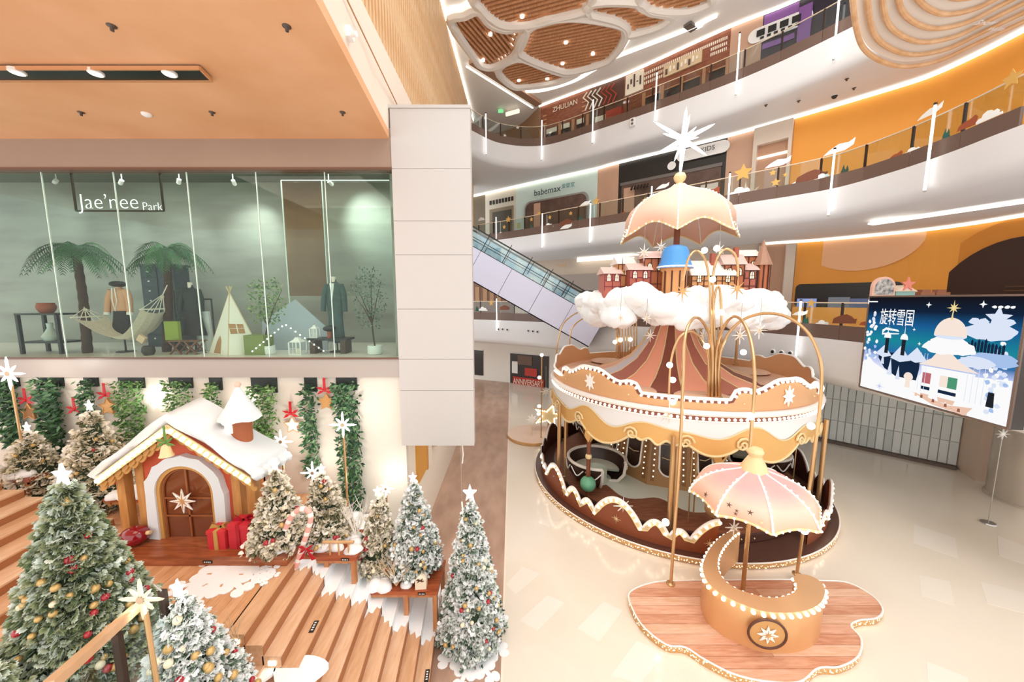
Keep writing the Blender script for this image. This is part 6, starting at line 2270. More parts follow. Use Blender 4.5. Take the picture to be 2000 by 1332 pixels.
MB().bar(w0 + d1 * -.14 + n1 * .02, w0 + d1 * .13 + n1 * .02, .02, .01).bar(w0 - u1 * .12 + n1 * .02, w0 + u1 * .11 + n1 * .02, .02, .01).build('window_cross', canv, tp)
d0 = bl.lerp(bf, .45)
u0_ = (ap_ - (bl + bf) / 2).normalized()
e0_ = (bf - bl).normalized()
n0 = e0_.cross(u0_)
if n0.y > 0:
    n0 = -n0
MB().slab([d0 + e0_ * x + u0_ * z + n0 * .012 for x, z in ((-.16, .02), (.16, .02), (.1, .32), (.0, .44), (-.1, .3))], n0 * .004).build('tent_door', mat('tent_brown', '#b98a5c', .7), tp)


def potted(u, v_base, v_pot, pw, y, cu_, cv, rx, rz, n, cols, label, stem_h, seed, pot_m, ls=.06):
    b_ = V(atY(u, v_base, y).x, y, SZ)
    zt = atY(u, v_pot, y).z
    t = thing('potted_tree', b_, label, 'plant')
    r_ = pw * y / FPX / 2
    MB().lathe([(0, 0), (r_ * .85, 0), (r_, .02), (r_, zt - SZ), (r_ * .9, zt - SZ), (r_ * .88, zt - SZ - .03), (0, zt - SZ - .03)], 20, b_).build('pot', pot_m, t, smooth=True)
    c = atY(cu_, cv, y)
    st_ = mat('stem_dark', '#4b3b2c', .8)
    rg = random.Random(seed)
    fork = b_.lerp(c, .45)
    fork.z = zt + (c.z - zt) * .45
    MB().tube(cr([(b_.x, y, zt - .03), (b_.x - .03, y, (zt + fork.z) / 2), tuple(fork)], 4), .02, 6).build('stem', st_, t)
    for k in range(7):
        e = c + V(rg.uniform(-.7, .7) * rx, rg.uniform(-.3, .3) * rx, rg.uniform(-.5, .85) * rz)
        MB().tube([fork, fork.lerp(e, .55) + V(0, 0, .05), e], [.014, .009, .004], 5).build('branch', st_, t)
    mb = MB()
    for i in range(n):
        a, f = rg.uniform(0, 2 * PI), rg.random() ** .5
        el = rg.uniform(-1, 1)
        p = c + V(rx * f * math.cos(a) * math.sqrt(1 - el * el * .8), .5 * rx * f * math.sin(a), rz * el * f ** .3)
        d_ = V(rg.uniform(-1, 1), rg.uniform(-1, .3), rg.uniform(-.6, 1)).normalized()
        s = d_.orthogonal().normalized()
        l = ls * rg.uniform(.7, 1.3)
        mb.add([p, p + d_ * l * .5 + s * l * .24, p + d_ * l, p + d_ * l * .5 - s * l * .24], [(0, 1, 2, 3)])
    o = mb.build('leaves', mat('shop_leaf_' + cols[0], '#ffffff', .5, island=cols[1]), t)
    o['kind'] = 'stuff'
    return t


lf1 = ('olive', [(0, '#3f6a3c'), (.5, '#6b934f'), (1, '#a9c07e')])
lf2 = ('grey', [(0, '#2f4a3a'), (.5, '#547059'), (1, '#93a893')])
pot_w = mat('pot_white', '#e9ece8', .5)
potted(525, 692, 675, 24, 8.3, 521, 590, .45, .52, 420, lf1, 'leafy young tree in a white pot beside the tent', .5, 81, pot_w, .075)
potted(733, 693, 674, 28, 8.3, 720, 582, .42, .72, 560, lf2, 'grey-green olive tree in a white pot at the right end of the window', .6, 82, pot_w, .06)
# green cube, blue gable panel, string of dots
a, b = atY(478, 692, 8.15), atY(514, 655, 8.15)
tag(MB().bx(a.x, b.x, 8.15, 8.5, SZ, b.z).build('green_cube', mat('olive_cube', '#7d8a4a', .6)), 'olive green cube seat between tent and potted tree', 'cube')
pv = [atY(512, 690, 9.0), atY(640, 690, 9.0), atY(640, 642, 9.0), atY(576, 585, 9.0), atY(512, 628, 9.0)]
pv = [V(p.x, 9.0, max(p.z, SZ)) for p in pv]
tag(MB().slab(pv, (0, .04, 0)).build('gable_panel', mat('panel_blue', '#bcc6d4', .6)), 'pale blue house-shaped panel behind the lanterns', 'panel')
sl = thing('dot_light_string', atY(560, 690, 8.1), 'string of small white lights forming a roof shape in the window', 'light string')
dot = Shared('dot', MB().ball((0, 0, 0), .017, 6, 5), white_glow)
lp_ = [atY(491, 688, 8.02), atY(556, 633, 8.02), atY(638, 690, 8.02)]
MB().tube(lp_, .004, 4).build('wire', steel, sl)
for a, b in zip(lp_, lp_[1:]):
    for k in range(9):
        dot.put(a.lerp(b, (k + .3) / 9), sl)


def lantern(u, v0, v1, wpx, y, z_base, label):
    b_ = V(atY(u, v1, y).x, y, z_base)
    s = y / FPX
    w, h = wpx * s / 2, (v1 - v0) * s
    t = thing('lantern', b_, label, 'lantern')
    MB().bx(b_.x - w, b_.x + w, y - w, y + w, z_base, z_base + .03).build('base', white, t)
    for x in (-1, 1):
        for yy in (-1, 1):
            MB().bx(b_.x + x * w - .012, b_.x + x * w + .012, y + yy * w - .012, y + yy * w + .012, z_base, z_base + h * .7).build('corner_post', white, t)
    for k in (-.33, .33):
        MB().bar((b_.x + k * w, y - w, z_base), (b_.x + k * w, y - w, z_base + h * .7), .012, .012, (0, 1, 0)).build('lattice_bar', white, t)
    MB().bar((b_.x - w, y - w, z_base + h * .35), (b_.x + w, y - w, z_base + h * .35), .012, .012).build('lattice_bar', white, t)
    MB().lathe([(w * 1.5, h * .7), (w * .6, h * .86), (w * .5, h * .9), (w * .5, h * .95), (0, h * .97)], 4, b_, R(45), R(405)).build('roof', white, t)
    MB().cyl(b_ + V(0, 0, .03), b_ + V(0, 0, h * .3), w * .35, 10).build('candle', cream_sign, t)
    MB().tube([b_ + V(w * .4 * math.cos(x), 0, h * .97 + w * .4 * math.sin(x)) for x in [PI * i / 8 for i in range(9)]], .006, 5).build('handle', steel, t)


lantern(583, 656, 691, 22, 8.3, SZ, 'white lattice lantern standing on the shop floor')
# black bench with hat and small lantern
a, b = atY(600, 661, 8.35), atY(678, 661, 8.35)
bz = a.z
t = thing('display_bench', ((a.x + b.x) / 2, 8.5, SZ), 'low dark bench carrying a lantern and a beret', 'bench')
MB().bx(a.x, b.x, 8.32, 8.75, bz - .05, bz).build('seat', black, t)
for x in (a.x + .1, b.x - .12):
    MB().prism([(x - .06, 8.36), (x + .06, 8.36), (x + .06, 8.7), (x - .06, 8.7)], SZ, bz - .05).build('leg', wood('bench_dark', '#5c4433', '#46301f', (4, 4, 1)), t)
lantern(616, 634, 660, 13, 8.5, bz, 'small white lantern on the dark bench')
p = V(atY(644, 660, 8.5).x, 8.5, bz)
t = thing('hat_stand', p, 'black beret on a terracotta stand on the dark bench', 'hat')
MB().lathe([(0, 0), (.06, 0), (.045, .05), (.05, .18)], 12, p).build('stand', mat('terracotta', '#a8573a', .7), t, smooth=True)
MB().ball(p + V(0, 0, .22), .13, 14, 8, (1.1, 1, .55)).build('beret', black, t, smooth=True)
# folding stool, lime cushion, dark pot
a, b = atY(322, 666, 8.2), atY(384, 666, 8.2)
t = thing('folding_stool', ((a.x + b.x) / 2, 8.35, SZ), 'brown folding stool with crossed legs in the shop window', 'stool')
MB().bx(a.x, b.x, 8.22, 8.5, a.z - .02, a.z).build('seat', mat('stool_brown', '#7a5238', .6), t)
for yy in (8.24, 8.48):
    for x0_, x1_ in ((a.x + .05, a.x + .32), (b.x - .32, b.x - .05)):
        MB().bar((x0_, yy, SZ), (x1_, yy, a.z - .02), .03, .03, (0, 1, 0)).build('leg', mat('stool_brown', '#7a5238', .6), t)
        MB().bar((x1_, yy, SZ), (x0_, yy, a.z - .02), .03, .03, (0, 1, 0)).build('leg', mat('stool_brown', '#7a5238', .6), t)
c = atY(334, 664, 8.35)
t = tag(MB().bx(c.x - .16, c.x + .16, 8.38, 8.46, a.z, a.z + .44).build('cushion', mat('lime_cushion', '#8fa03c', .7)), 'lime green cushion standing on the folding stool', 'cushion')
p = V(atY(291, 694, 8.15).x, 8.15, SZ)
tag(MB().lathe([(0, 0), (.08, 0), (.12, .08), (.11, .18), (.08, .22), (.06, .22)], 16, p).build('dark_pot', mat('pot_dark', '#3a332c', .6), smooth=True), 'small dark pot on the floor below the hammock', 'pot')
# slender spiky plant
p = V(atY(354, 690, 8.9).x, 8.9, SZ)
t = thing('spiky_plant', p, 'slender plant with spiky leaf tufts beside the black mannequin', 'plant')
MB().lathe([(0, 0), (.1, 0), (.13, .22), (.1, .22)], 14, p).build('pot', black, t, smooth=True)
MB().tube([p + V(0, 0, .2), p + V(-.04, 0, 1.0), p + V(-.02, 0, 1.5)], .016, 6).build('stem', mat('stem_dark', '#4b3b2c', .8), t)
rg = random.Random(5)
for zz in (.75, 1.2, 1.5):
    mb = MB()
    for k in range(16):
        d_ = V(math.cos(k * .4) * 1, math.sin(k * 2.1) * .5, rg.uniform(-.2, 1)).normalized() * .26
        q = p + V(-.03, 0, zz)
        mb.add([q, q + d_ * .5 + V(0, 0, .012), q + d_, q + d_ * .5 - V(0, 0, .012)], [(0, 1, 2, 3)])
    mb.build('leaf_tuft', mat('spike_green', '#3f5a40', .6), t)
# ================================================================== WOODEN STAIRCASE
ST, RISE, X0 = .235, .165, -1.41
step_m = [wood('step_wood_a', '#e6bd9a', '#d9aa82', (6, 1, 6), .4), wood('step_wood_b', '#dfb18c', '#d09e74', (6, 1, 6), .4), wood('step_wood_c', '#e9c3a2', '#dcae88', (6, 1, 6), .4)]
stairs = thing('wooden_staircase', (-3.0, 6.0, 0), 'broad wooden staircase climbing from the marble floor to the house landing', 'staircase')


def ex(k, y):
    return X0 - ST * k - .1 * (y - 5.8)


def step_poly(xa, xb, y0, y1):
    return [(xa(y0), y0), (xa(y1), y1), (xb(y1), y1), (xb(y0), y0)]


NS = 11
for k in range(NS):
    z = RISE * (k + 1)
    MB().prism([(ex(k, 4.35), 4.35), (ex(k, 7.88), 7.88), (ex(k + 1, 7.88) - .02, 7.88), (ex(k + 1, 4.35) - .02, 4.35)], max(0, z - .36), z).build('step', step_m[k % 3], stairs)
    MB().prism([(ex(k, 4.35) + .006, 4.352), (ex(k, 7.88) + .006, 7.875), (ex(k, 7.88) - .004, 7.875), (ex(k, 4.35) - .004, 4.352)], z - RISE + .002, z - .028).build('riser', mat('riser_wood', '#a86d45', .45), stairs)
LZ = RISE * NS
# lower walking steps on the near side
for k in range(NS + 1):
    z = RISE * (k + 1) - .30
    if z <= 0:
        continue
    MB().prism([(ex(k, 1.6), 1.6), (ex(k, 4.35), 4.35), (ex(k + 1, 4.35) - .02, 4.35), (ex(k + 1, 1.6) - .02, 1.6)], max(0, z - .36), z).build('walking_step', mat('walk_step', '#d9b394', .3), stairs)
for k in (8, 10):
    MB().box((ex(k, 4.35) - .12, 4.345, RISE * (k + 1) - .1), (.1, .02, .06)).build('step_light', bulb_glow, stairs)
MB().prism([(ex(NS, 1.6), 1.6), (ex(NS, 4.35), 4.35), (-9.5, 4.35), (-9.5, 1.6)], LZ - .66, LZ - .26).build('walking_landing', mat('walk_step', '#d9b394', .3), stairs)
# landing of narrow boards
lm = [wood('landing_a', '#d9a378', '#c89062', (5, 1, 5), .35), wood('landing_b', '#dfad84', '#cf986c', (5, 1, 5), .35)]
xx = ex(NS, 5.8)
k = 0
while xx > -6.55:
    x1 = max(xx - .16, -6.6)
    MB().prism([(xx - .1 * (4.35 - 5.8), 4.35), (xx - .1 * (7.88 - 5.8), 7.88), (x1 + .004 - .1 * (7.88 - 5.8), 7.88), (x1 + .004 - .1 * (4.35 - 5.8), 4.35)], LZ - .3, LZ).build('landing_board', lm[k % 2], stairs)
    xx = x1
    k += 1
upper = thing('upper_staircase', (-7.5, 5.8, LZ), 'upper wooden stairs rising behind the large green tree at the left', 'staircase')
for k in range(10):
    z = LZ + .14 * (k + 1)
    xa = -6.62 - .40 * k
    MB().prism([(xa + .15, 4.3), (xa - .05, 6.3), (xa - .47, 6.3), (xa - .27, 4.3)], z - .5, z).build('step', step_m[k % 3], upper)
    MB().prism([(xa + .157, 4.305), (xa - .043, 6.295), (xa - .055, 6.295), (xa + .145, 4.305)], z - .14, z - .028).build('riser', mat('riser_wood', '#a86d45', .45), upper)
MB().prism([(-6.6, 6.32), (-6.6, 7.88), (-13, 7.88), (-13, 6.32)], LZ - .3, LZ + .28).build('side_ledge', step_m[0], upper)
MB().prism([(-6.75, 4.3), (-13, 4.3), (-13, 1.5), (-9.5, 1.5)], LZ - .3, LZ).build('lower_ledge', step_m[1], upper)
# name plates on the boards
plate_m = mat('plate_black', '#1e1c1a', .4)


def plate(c, w_, h_, d, up, lab):
    t = thing('name_plate', c, lab, 'sign', 'small black name plates on the woodwork')
    d, up = V(d).normalized(), V(up).normalized()
    n_ = d.cross(up)
    MB().slab([V(c) - d * w_ / 2 - up * h_ / 2, V(c) + d * w_ / 2 - up * h_ / 2, V(c) + d * w_ / 2 + up * h_ / 2, V(c) - d * w_ / 2 + up * h_ / 2], n_ * .008).build('plate', plate_m, t)
    for i in range(4):
        q = V(c) + d * (w_ * (-.3 + .2 * i)) + n_ * .009
        MB().slab([q - d * .045 * w_ - up * .22 * h_, q + d * .05 * w_ - up * .22 * h_, q + d * .05 * w_ + up * .22 * h_, q - d * .045 * w_ + up * .22 * h_], n_ * .003).build('plate_glyph', white, t)


plate(atZ(613, 1224, RISE * 8 + .004), .2, .07, (.1, -1, 0), (1, .1, 0), 'black name plate on a middle step of the stairs')
plate(atZ(834, 1320, RISE * 1 + .004), .2, .07, (.1, -1, 0), (1, .1, 0), 'black name plate on the lowest step near the ground snowflake')

# ================================================================== SNOW BLANKET and PAPER SNOWFLAKES
mb = MB()
for k in range(NS):
    z = RISE * (k + 1)
    yw = [5.90, 5.72, 5.85, 5.62, 5.85, 5.80, 5.65, 5.60, 5.72, 5.80, 5.85][k]
    y2 = [5.75, 5.85, 5.65, 5.80, 5.65, 5.72, 5.75, 5.55, 5.85, 5.70, 5.9][k]
    n = 6
    edge = [(k + i / n, yw + (y2 - yw) * i / n + .06 * math.sin(i * 2.1 + k)) for i in range(n + 1)]
    top = [(ex(a, y_) + .012, y_) for a, y_ in edge]
    mb.prism(top + [(ex(k + 1, 7.85) + .012, 7.85), (ex(k, 7.85) + .012, 7.85)], z + .004, z + .016)
    mb.add([(ex(k, yw) + .016, yw, z - RISE + .01), (ex(k, 7.85) + .016, 7.85, z - RISE + .01), (ex(k, 7.85) + .016, 7.85, z + .014), (ex(k, yw) + .016, yw, z + .014)], [(0, 1, 2, 3)])
tag(mb.build('snow_blanket', mat('blanket', '#fafcfd', .8)), 'white snow blanket draped over the back ends of the steps', 'blanket')


def flake_parts(rr, seed=0):
    """Lobed paper snowflake: list of plan polygons."""
    out = [[(rr * .34 * math.cos(PI / 3 * i + .26), rr * .34 * math.sin(PI / 3 * i + .26)) for i in range(6)]]
    for k in range(6):
        a = PI / 3 * k

        def T(x, y):
            return (rr * (x * math.cos(a) - y * math.sin(a)), rr * (x * math.sin(a) + y * math.cos(a)))
        out.append([T(.2, -.07), T(.86, -.05), T(.86, .05), T(.2, .07)])
        for s in (-1, 1):
            out.append([T(.5 + .15 * math.cos(t), s * .17 + .14 * math.sin(t)) for t in [2 * PI * i / 10 for i in range(10)]])
            out.append([T(.82 + .14 * math.cos(t), s * .1 + .11 * math.sin(t)) for t in [2 * PI * i / 10 for i in range(10)]])
            out.append([T(.3, s * .04), T(.52, s * .1), T(.46, s * .24), T(.26, s * .12)])
    return out


def paper_flake(c, rr, rot, label, tilt=None):
    mb = MB()
    for i, p in enumerate(flake_parts(rr)):
        mb.prism([(c[0] + x * math.cos(rot) - y * math.sin(rot), c[1] + x * math.sin(rot) + y * math.cos(rot)) for x, y in p], c[2] + .001, c[2] + .006 + .0002 * i)
    return tag(mb.build('paper_snowflake', mat('paper_white', '#f8f9fa', .8)), label, 'snowflake', 'paper snowflakes laid on the floors')


c = atZ(925, 1280, 0)
paper_flake((c.x, c.y, .0), .66, .2, 'big white paper snowflake on the marble under the free-standing tree')
c = atZ(440, 1122, LZ)
paper_flake((c.x, c.y, LZ), .75, .5, 'big white paper snowflake on the landing before the house')
c = atZ(515, 1125, LZ)
paper_flake((c.x, c.y, LZ + .006), .26, .1, 'small white paper snowflake beside the top of the stairs')
c = atZ(270, 1240, LZ - .26)
paper_flake((c.x - .2, c.y, LZ - .255), .5, .4, 'white paper snowflake on the lower landing behind the handrail')
mb = MB()
for (u, v, rx, ry, z_) in ((585, 1318, .35, .22, None), (480, 1325, .35, .2, None)):
    p = atZ(u, v, 1.25)
    mb.prism([(p.x + rx * math.cos(t) * (1 + .12 * math.sin(3 * t)), p.y + ry * math.sin(t)) for t in [2 * PI * i / 24 for i in range(24)]], 1.27, 1.30 + (.01 if rx else 0))
tag(mb.build('snow_mat', mat('blanket', '#fafcfd', .8)), 'white snow mat at the near end of the steps', 'mat')

# ================================================================== HOUSE
plat2 = thing('house_platform', (-5.3, 6.3, LZ), 'low brown plank platform under the little house', 'platform')
pf = [wood('plat_a', '#a95f38', '#8a4626', (1, 6, 6), .3), wood('plat_b', '#b56b42', '#964f2c', (1, 6, 6), .3)]
for k in range(5):
    y0_ = 5.6 + .26 * k
    MB().bx(-7.0, -3.82, y0_ + .003, y0_ + .257, LZ + .12, LZ + .17).build('plank', pf[k % 2], plat2)
MB().bx(-7.0, -3.82, 5.6, 6.9, LZ + .002, LZ + .12).build('plinth', pf[1], plat2)
plate((-5.15, 5.598, LZ + .08), .16, .05, (1, 0, 0), (0, 0, 1), 'black name plate on the front of the house platform')
PZ = LZ + .17
HX, HY = -5.85, 6.15
hs = thing('gingerbread_house', (HX, HY + .3, PZ), 'red and tan playhouse with snowy roof and arched glass door', 'house')
redw = mat('house_red', '#cf5a38', .55)
tanp = wood('house_post', '#d39a5a', '#bb7f42', (3, 3, .6), .5)
lath = mat('lath_tan', '#cf9a55', .5)
apz, evz, hw = 4.22, 3.27, 1.36
# gable wall
MB().slab([(HX - .85, HY, PZ), (HX + .85, HY, PZ), (HX + .85, HY, 3.55), (HX, HY, 4.1), (HX - .85, HY, 3.55)], (0, .06, 0)).build('front_wall', redw, hs)
MB().slab([(HX + .85, HY + .02, PZ), (HX + .85, HY + .75, PZ), (HX + .85, HY + .75, 3.5), (HX + .85, HY + .02, 3.5)], (-.06, 0, 0)).build('side_wall', mat('house_side', '#b8692f', .55), hs)
MB().slab([(HX - .85, HY + .02, PZ), (HX - .85, HY + .75, PZ), (HX - .85, HY + .75, 3.5), (HX - .85, HY + .02, 3.5)], (.06, 0, 0)).build('side_wall', mat('house_side', '#b8692f', .55), hs)
MB().bx(HX - .85, HX + .85, HY + .7, HY + .75, PZ, 3.5).build('back_wall', mat('house_side', '#b8692f', .55), hs)
# posts
for x in (-1.22, -.86, .86, 1.12):
    MB().bx(HX + x - .075, HX + x + .075, HY - .02, HY + .13, PZ, 3.45 if abs(x) > 1 else 3.6).build('post', tanp, hs)
# roof snow: thick rounded slabs


def roof_slab(s, name):
    prof = []
    A0 = V(HX, HY - .24, apz)
    B0 = V(HX + s * hw, HY - .24, evz)
    A1 = V(HX, HY + .42, apz + .10)
    B1 = V(HX + s * (hw + .02), HY + .62, evz)
    th = .17
    n = 10
    mb = MB()
    rows = []
    for i in range(n + 1):
        t = i / n
        f, b = A0.lerp(B0, t), A1.lerp(B1, t)
        w = .035 * math.sin(t * 9 + s) + (.05 if i == n else 0)
        hh = th * (1 - .25 * (t > .9)) + .03 * math.sin(t * 7)
        rows.append([f + V(0, -w, 0), f + V(0, -.05 - w, hh * .5), f + V(0, 0, hh), b + V(0, 0, hh), b + V(0, .05, hh * .5), b])
    m = 6
    for r_ in rows:
        mb.v += [tuple(p) for p in r_]
    for i in range(n):
        for j in range(m):
            l = (j + 1) % m
            mb.f.append((i * m + j, i * m + l, (i + 1) * m + l, (i + 1) * m + j))
    mb.f.append(tuple(range(m)))
    mb.f.append(tuple(n * m + j for j in range(m)))
    o = mb.build(name, mat('roof_snow', '#e2e7ea', .8), hs, smooth=True, angle=60)
    fix_normals(o)
    # drooping snow lip at the eave
    lip = []
    for i in range(9):
        t = i / 8
        p = B0.lerp(B1, t) + V(s * .02, 0, .03 - .07 * abs(math.sin(t * 5.5)))
        lip.append(tuple(p))
    MB().tube(cr(lip, 3), [.07 + .05 * abs(math.sin(i * .6)) for i in range(len(cr(lip, 3)))], 8).build('snow_lip', mat('roof_snow', '#e2e7ea', .8), hs, smooth=True)


roof_slab(-1, 'roof')
roof_slab(1, 'roof')
# barge boards with bulbs and scalloped trim
bulb_l = Shared('bulb', MB().ball((0, 0, 0), .043, 10, 7), bulb_glow)
for s in (-1, 1):
    a, b = V(HX, HY - .27, apz - .03), V(HX + s * (hw - .03), HY - .27, evz - .03)
    dn = V(0, 0, -1)
    MB().slab([a, b, b + dn * .13, a + dn * .13], (0, .03, 0)).build('barge_board', mat('barge', '#c9a066', .5), hs)
    MB().bar(a + V(0, -.005, 0), b + V(0, -.005, 0), .02, .02).build('barge_edge', gold_pale, hs)
    MB().bar(a + dn * .13 + V(0, -.005, 0), b + dn * .13 + V(0, -.005, 0), .02, .02).build('barge_edge', gold_pale, hs)
    nb = 14
    for i in range(nb):
        bulb_l.put(a.lerp(b, (i + .6) / nb) + dn * .065 + V(0, -.02, 0), hs)
    for row in range(2):
        nsc = 10 - row
        for i in range(nsc):
            c0 = a.lerp(b, (i + .5 + .3 * row) / nsc) + dn * (.13 + .06 * row) + V(0, .04 + .03 * row, 0)
            d_ = (b - a).normalized()
            MB().slab([c0 + d_ * (.095 * math.cos(t)) + dn * (.10 * math.sin(t)) for t in [PI * j / 8 for j in range(9)]], (0, .02, 0)).build('scallop', lath, hs)
# arched doorway
arc = [2 * PI * i / 40 for i in range(21)]


def archp(r_, zb, zt, y):
    return [V(HX + r_, y, zb)] + [V(HX + r_ * math.cos(t), y, zt + r_ * math.sin(t)) for t in arc] + [V(HX - r_, y, zb)]


def arch_band(r0, r1, y, dy, nm, m, zt=2.86, wob=0.):
    o, i_ = archp(r1, PZ, zt, y), archp(r0, PZ, zt, y)
    if wob:
        o = [p + V(wob * math.sin(k * 1.9), 0, wob * math.cos(k * 2.3)) for k, p in enumerate(o)]
    mb = MB().strip(i_, o).strip([p + V(0, dy, 0) for p in o], [p + V(0, dy, 0) for p in i_]).strip(o, [p + V(0, dy, 0) for p in o]).strip([p + V(0, dy, 0) for p in i_], i_)
    return mb.build(nm, m, hs, smooth=False)


arch_band(.52, .70, HY - .12, .12, 'snow_arch', mat('roof_snow', '#e2e7ea', .8), wob=.018)
arch_band(.46, .53, HY - .09, .1, 'door_frame', lath)
dr = MB().slab(archp(.46, PZ, 2.86, HY - .02), (0, .015, 0)).build('glass_door', mat('door_glass', '#7c4326', .12, coat=.5), hs)
for rr_, m_ in ((.43, mat('door_edge', '#9b5a30', .4)),):
    MB().tube([p + V(0, -.02, 0) for p in archp(.44, PZ, 2.86, HY - .02)], .022, 6).build('sash_rim', m_, dr)
MB().bar((HX, HY - .04, PZ), (HX, HY - .04, 3.3), .03, .02, (0, 1, 0)).build('glazing_bar', mat('door_edge', '#9b5a30', .4), dr)
for z in (PZ + .42, PZ + .76):
    MB().bar((HX - .45, HY - .04, z), (HX + .45, HY - .04, z), .02, .03).build('glazing_bar', mat('door_edge', '#9b5a30', .4), dr)
cst = V(HX, HY - .16, PZ + .76)
MB().slab([cst + V(x * .23, 0, z * .23) for x, z in star2d(8, 1, .36)], (0, .02, 0)).build('door_star', white_trim, hs)
MB().slab([cst + V(x * .16, -.012, z * .16) for x, z in snow_star2d(1, core=.14)], (0, .02, 0)).build('door_star', gold_deep, hs)
# little turret with a snowy pointed hat
tx = V(-5.02, 6.42, 0)
MB().lathe([(.17, 3.55), (.17, 4.2)], 18, tx).build('turret', mat('turret_brown', '#a5582f', .5), hs, smooth=True)
MB().slab([tx + V(-.10 + x, -.175, 3.9 + z) for x, z in ((-.07, 0), (.07, 0), (.07, .13), (.045, .19), (0, .21), (-.045, .19), (-.07, .13))], (0, .03, 0)).build('turret_window', glow('window_white', '#fff8ea', 1.5), hs)
MB().lathe([(.34, 4.12), (.33, 4.17), (.23, 4.33), (.13, 4.52), (.06, 4.66), (.03, 4.72)], 22, tx, mod=lambda t, i: (.015 * math.sin(7 * t), .02 * math.sin(5 * t)) if i < 2 else (0, 0)).build('turret_hat', mat('roof_snow', '#e2e7ea', .8), hs, smooth=True)
MB().ball(tx + V(0, 0, 4.76), .055, 12, 8).build('turret_ball', mat('blush_ball', '#e6bfae', .4), hs, smooth=True)
# bell with green bow on the gable


def bow(parent, c, w, m, tails=2, loops=4, d=.012):
    for k in range(loops):
        a = R([25, 155, -25, 205, 90][k])
        e = V(math.cos(a), 0, math.sin(a))
        s0 = V(-e.z, 0, e.x)
        pts = [c, c + e * w * .5 + s0 * w * .16, c + e * w + s0 * .02, c + e * w * .5 - s0 * w * .16]
        MB().slab(pts, (0, -d, 0)).build('bow_loop', m, parent)
    MB().ball(c + V(0, -d, 0), w * .16, 8, 6).build('bow_knot', m, parent, smooth=True)


bel = thing('bell_ornament', (HX + .02, HY - .36, 3.68), 'gold bell with a green bow hanging under the house gable', 'bell')
gb = mat('bow_green', '#5d8a3c', .5)
bow(bel, V(HX + .02, HY - .36, 3.92), .17, gb, loops=4)
MB().slab([V(HX, HY - .35, 3.94), V(HX + .04, HY - .35, 3.94), V(HX + .04, HY - .35, 4.2), V(HX, HY - .35, 4.2)], (0, -.01, 0)).build('ribbon', gb, bel)
MB().lathe([(.105, 3.68), (.085, 3.72), (.07, 3.80), (.05, 3.86), (.02, 3.89), (0, 3.89)], 16, (HX + .02, HY - .36, 0)).build('bell', gold_pale, bel, smooth=True)
MB().ball((HX + .02, HY - .36, 3.675), .025, 8, 6).build('clapper', gold_deep, bel, smooth=True)
# red bauble and gifts on the platform
p = atZ(265, 1063, PZ)
p.z = PZ
bb = thing('red_bauble', p, 'large glossy red bauble lying on the house platform', 'bauble')
MB().ball(p + V(0, 0, .165), .19, 22, 14, (1.15, 1, .87)).build('ball', mat('bauble_red', '#8e1220', .12, coat=.6), bb, smooth=True)
MB().cyl(p + V(.2, .02, .2), p + V(.26, .03, .21), .035, 10).build('cap', gold_pale, bb)


def gift(x0, x1, y0, y1, h, m, rib, label, vert=True):
    c = V((x0 + x1) / 2, (y0 + y1) / 2, PZ)
    t = thing('gift_box', c, label, 'gift')
    MB().bx(x0, x1, y0, y1, PZ, PZ + h * .82).build('box', m, t)
    MB().bx(x0 - .012, x1 + .012, y0 - .012, y1 + .012, PZ + h * .82, PZ + h).build('lid', m, t)
    MB().bx(c.x - .03, c.x + .03, y0 - .018, y1 + .018, PZ, PZ + h + .006).build('ribbon', rib, t)
    MB().bx(x0 - .018, x1 + .018, c.y - .03, c.y + .03, PZ, PZ + h + .006).build('ribbon', rib, t)
    for s in (-1, 1):
        MB().add([c + V(0, 0, h), c + V(s * .13, -.03, h + .12), c + V(s * .17, .02, h + .06), c + V(s * .12, .05, h + .02)], [(0, 1, 2, 3)]).add([c + V(0, 0, h), c + V(s * .1, -.06, h + .1), c + V(s * .14, -.08, h + .02)], [(0, 1, 2)]).build('bow_loop', rib, t)
    return t


gr = mat('gift_red', '#d8343c', .5)
gift(-5.28, -4.98, 5.78, 6.02, .34, gr, mat('ribbon_gold', '#c9a259', .4), 'smaller red gift box with a gold bow by the house door')
gift(-4.93, -4.58, 5.80, 6.1, .44, mat('gift_crimson', '#d42f3d', .5), mat('ribbon_red', '#b3182a', .4), 'bigger red gift box with a red bow beside the house')

# ================================================================== HANDRAIL near the camera
hr = thing('stair_handrail', (-3.6, 3.0, LZ - .26), 'wooden stair handrail on dark posts in the lower left foreground', 'handrail')
ra, rb = atY(90, 1345, 2.15), atY(268, 1186, 3.2)
MB().bar(ra, rb, .075, .07).build('rail', wood('hand_wood', '#dcb38c', '#cc9d72', (1, 1, 1), .4), hr)
for u, v, y in ((228, 1236, 2.95), (317, 1153, 3.45)):
    p = atY(u, v, y)
    MB().bar(p, (p.x, p.y, LZ - .26), .065, .045, (0, 1, 0)).build('post', bronze, hr)
    MB().cyl(p + V(0, 0, -.02), p + V(-.05, -.03, .1), .008, 6).build('bracket', steel, hr)
p0, p1 = atY(228, 1236, 2.95), atY(317, 1153, 3.45)
MB().slab([p0 + V(0, 0, -.1), p1 + V(0, 0, -.1), V(p1.x, p1.y, LZ - .1), V(p0.x, p0.y, LZ - .1)], (.01, 0, 0)).build('glass_pane', rail_glass, hr)
p2 = atY(105, 1320, 2.4)
MB().slab([p2 + V(0, 0, -.15), p0 + V(-.03, 0, -.1), V(p0.x - .03, p0.y, LZ - .1), V(p2.x, p2.y, LZ - .1)], (.01, 0, 0)).build('glass_pane', rail_glass, hr)
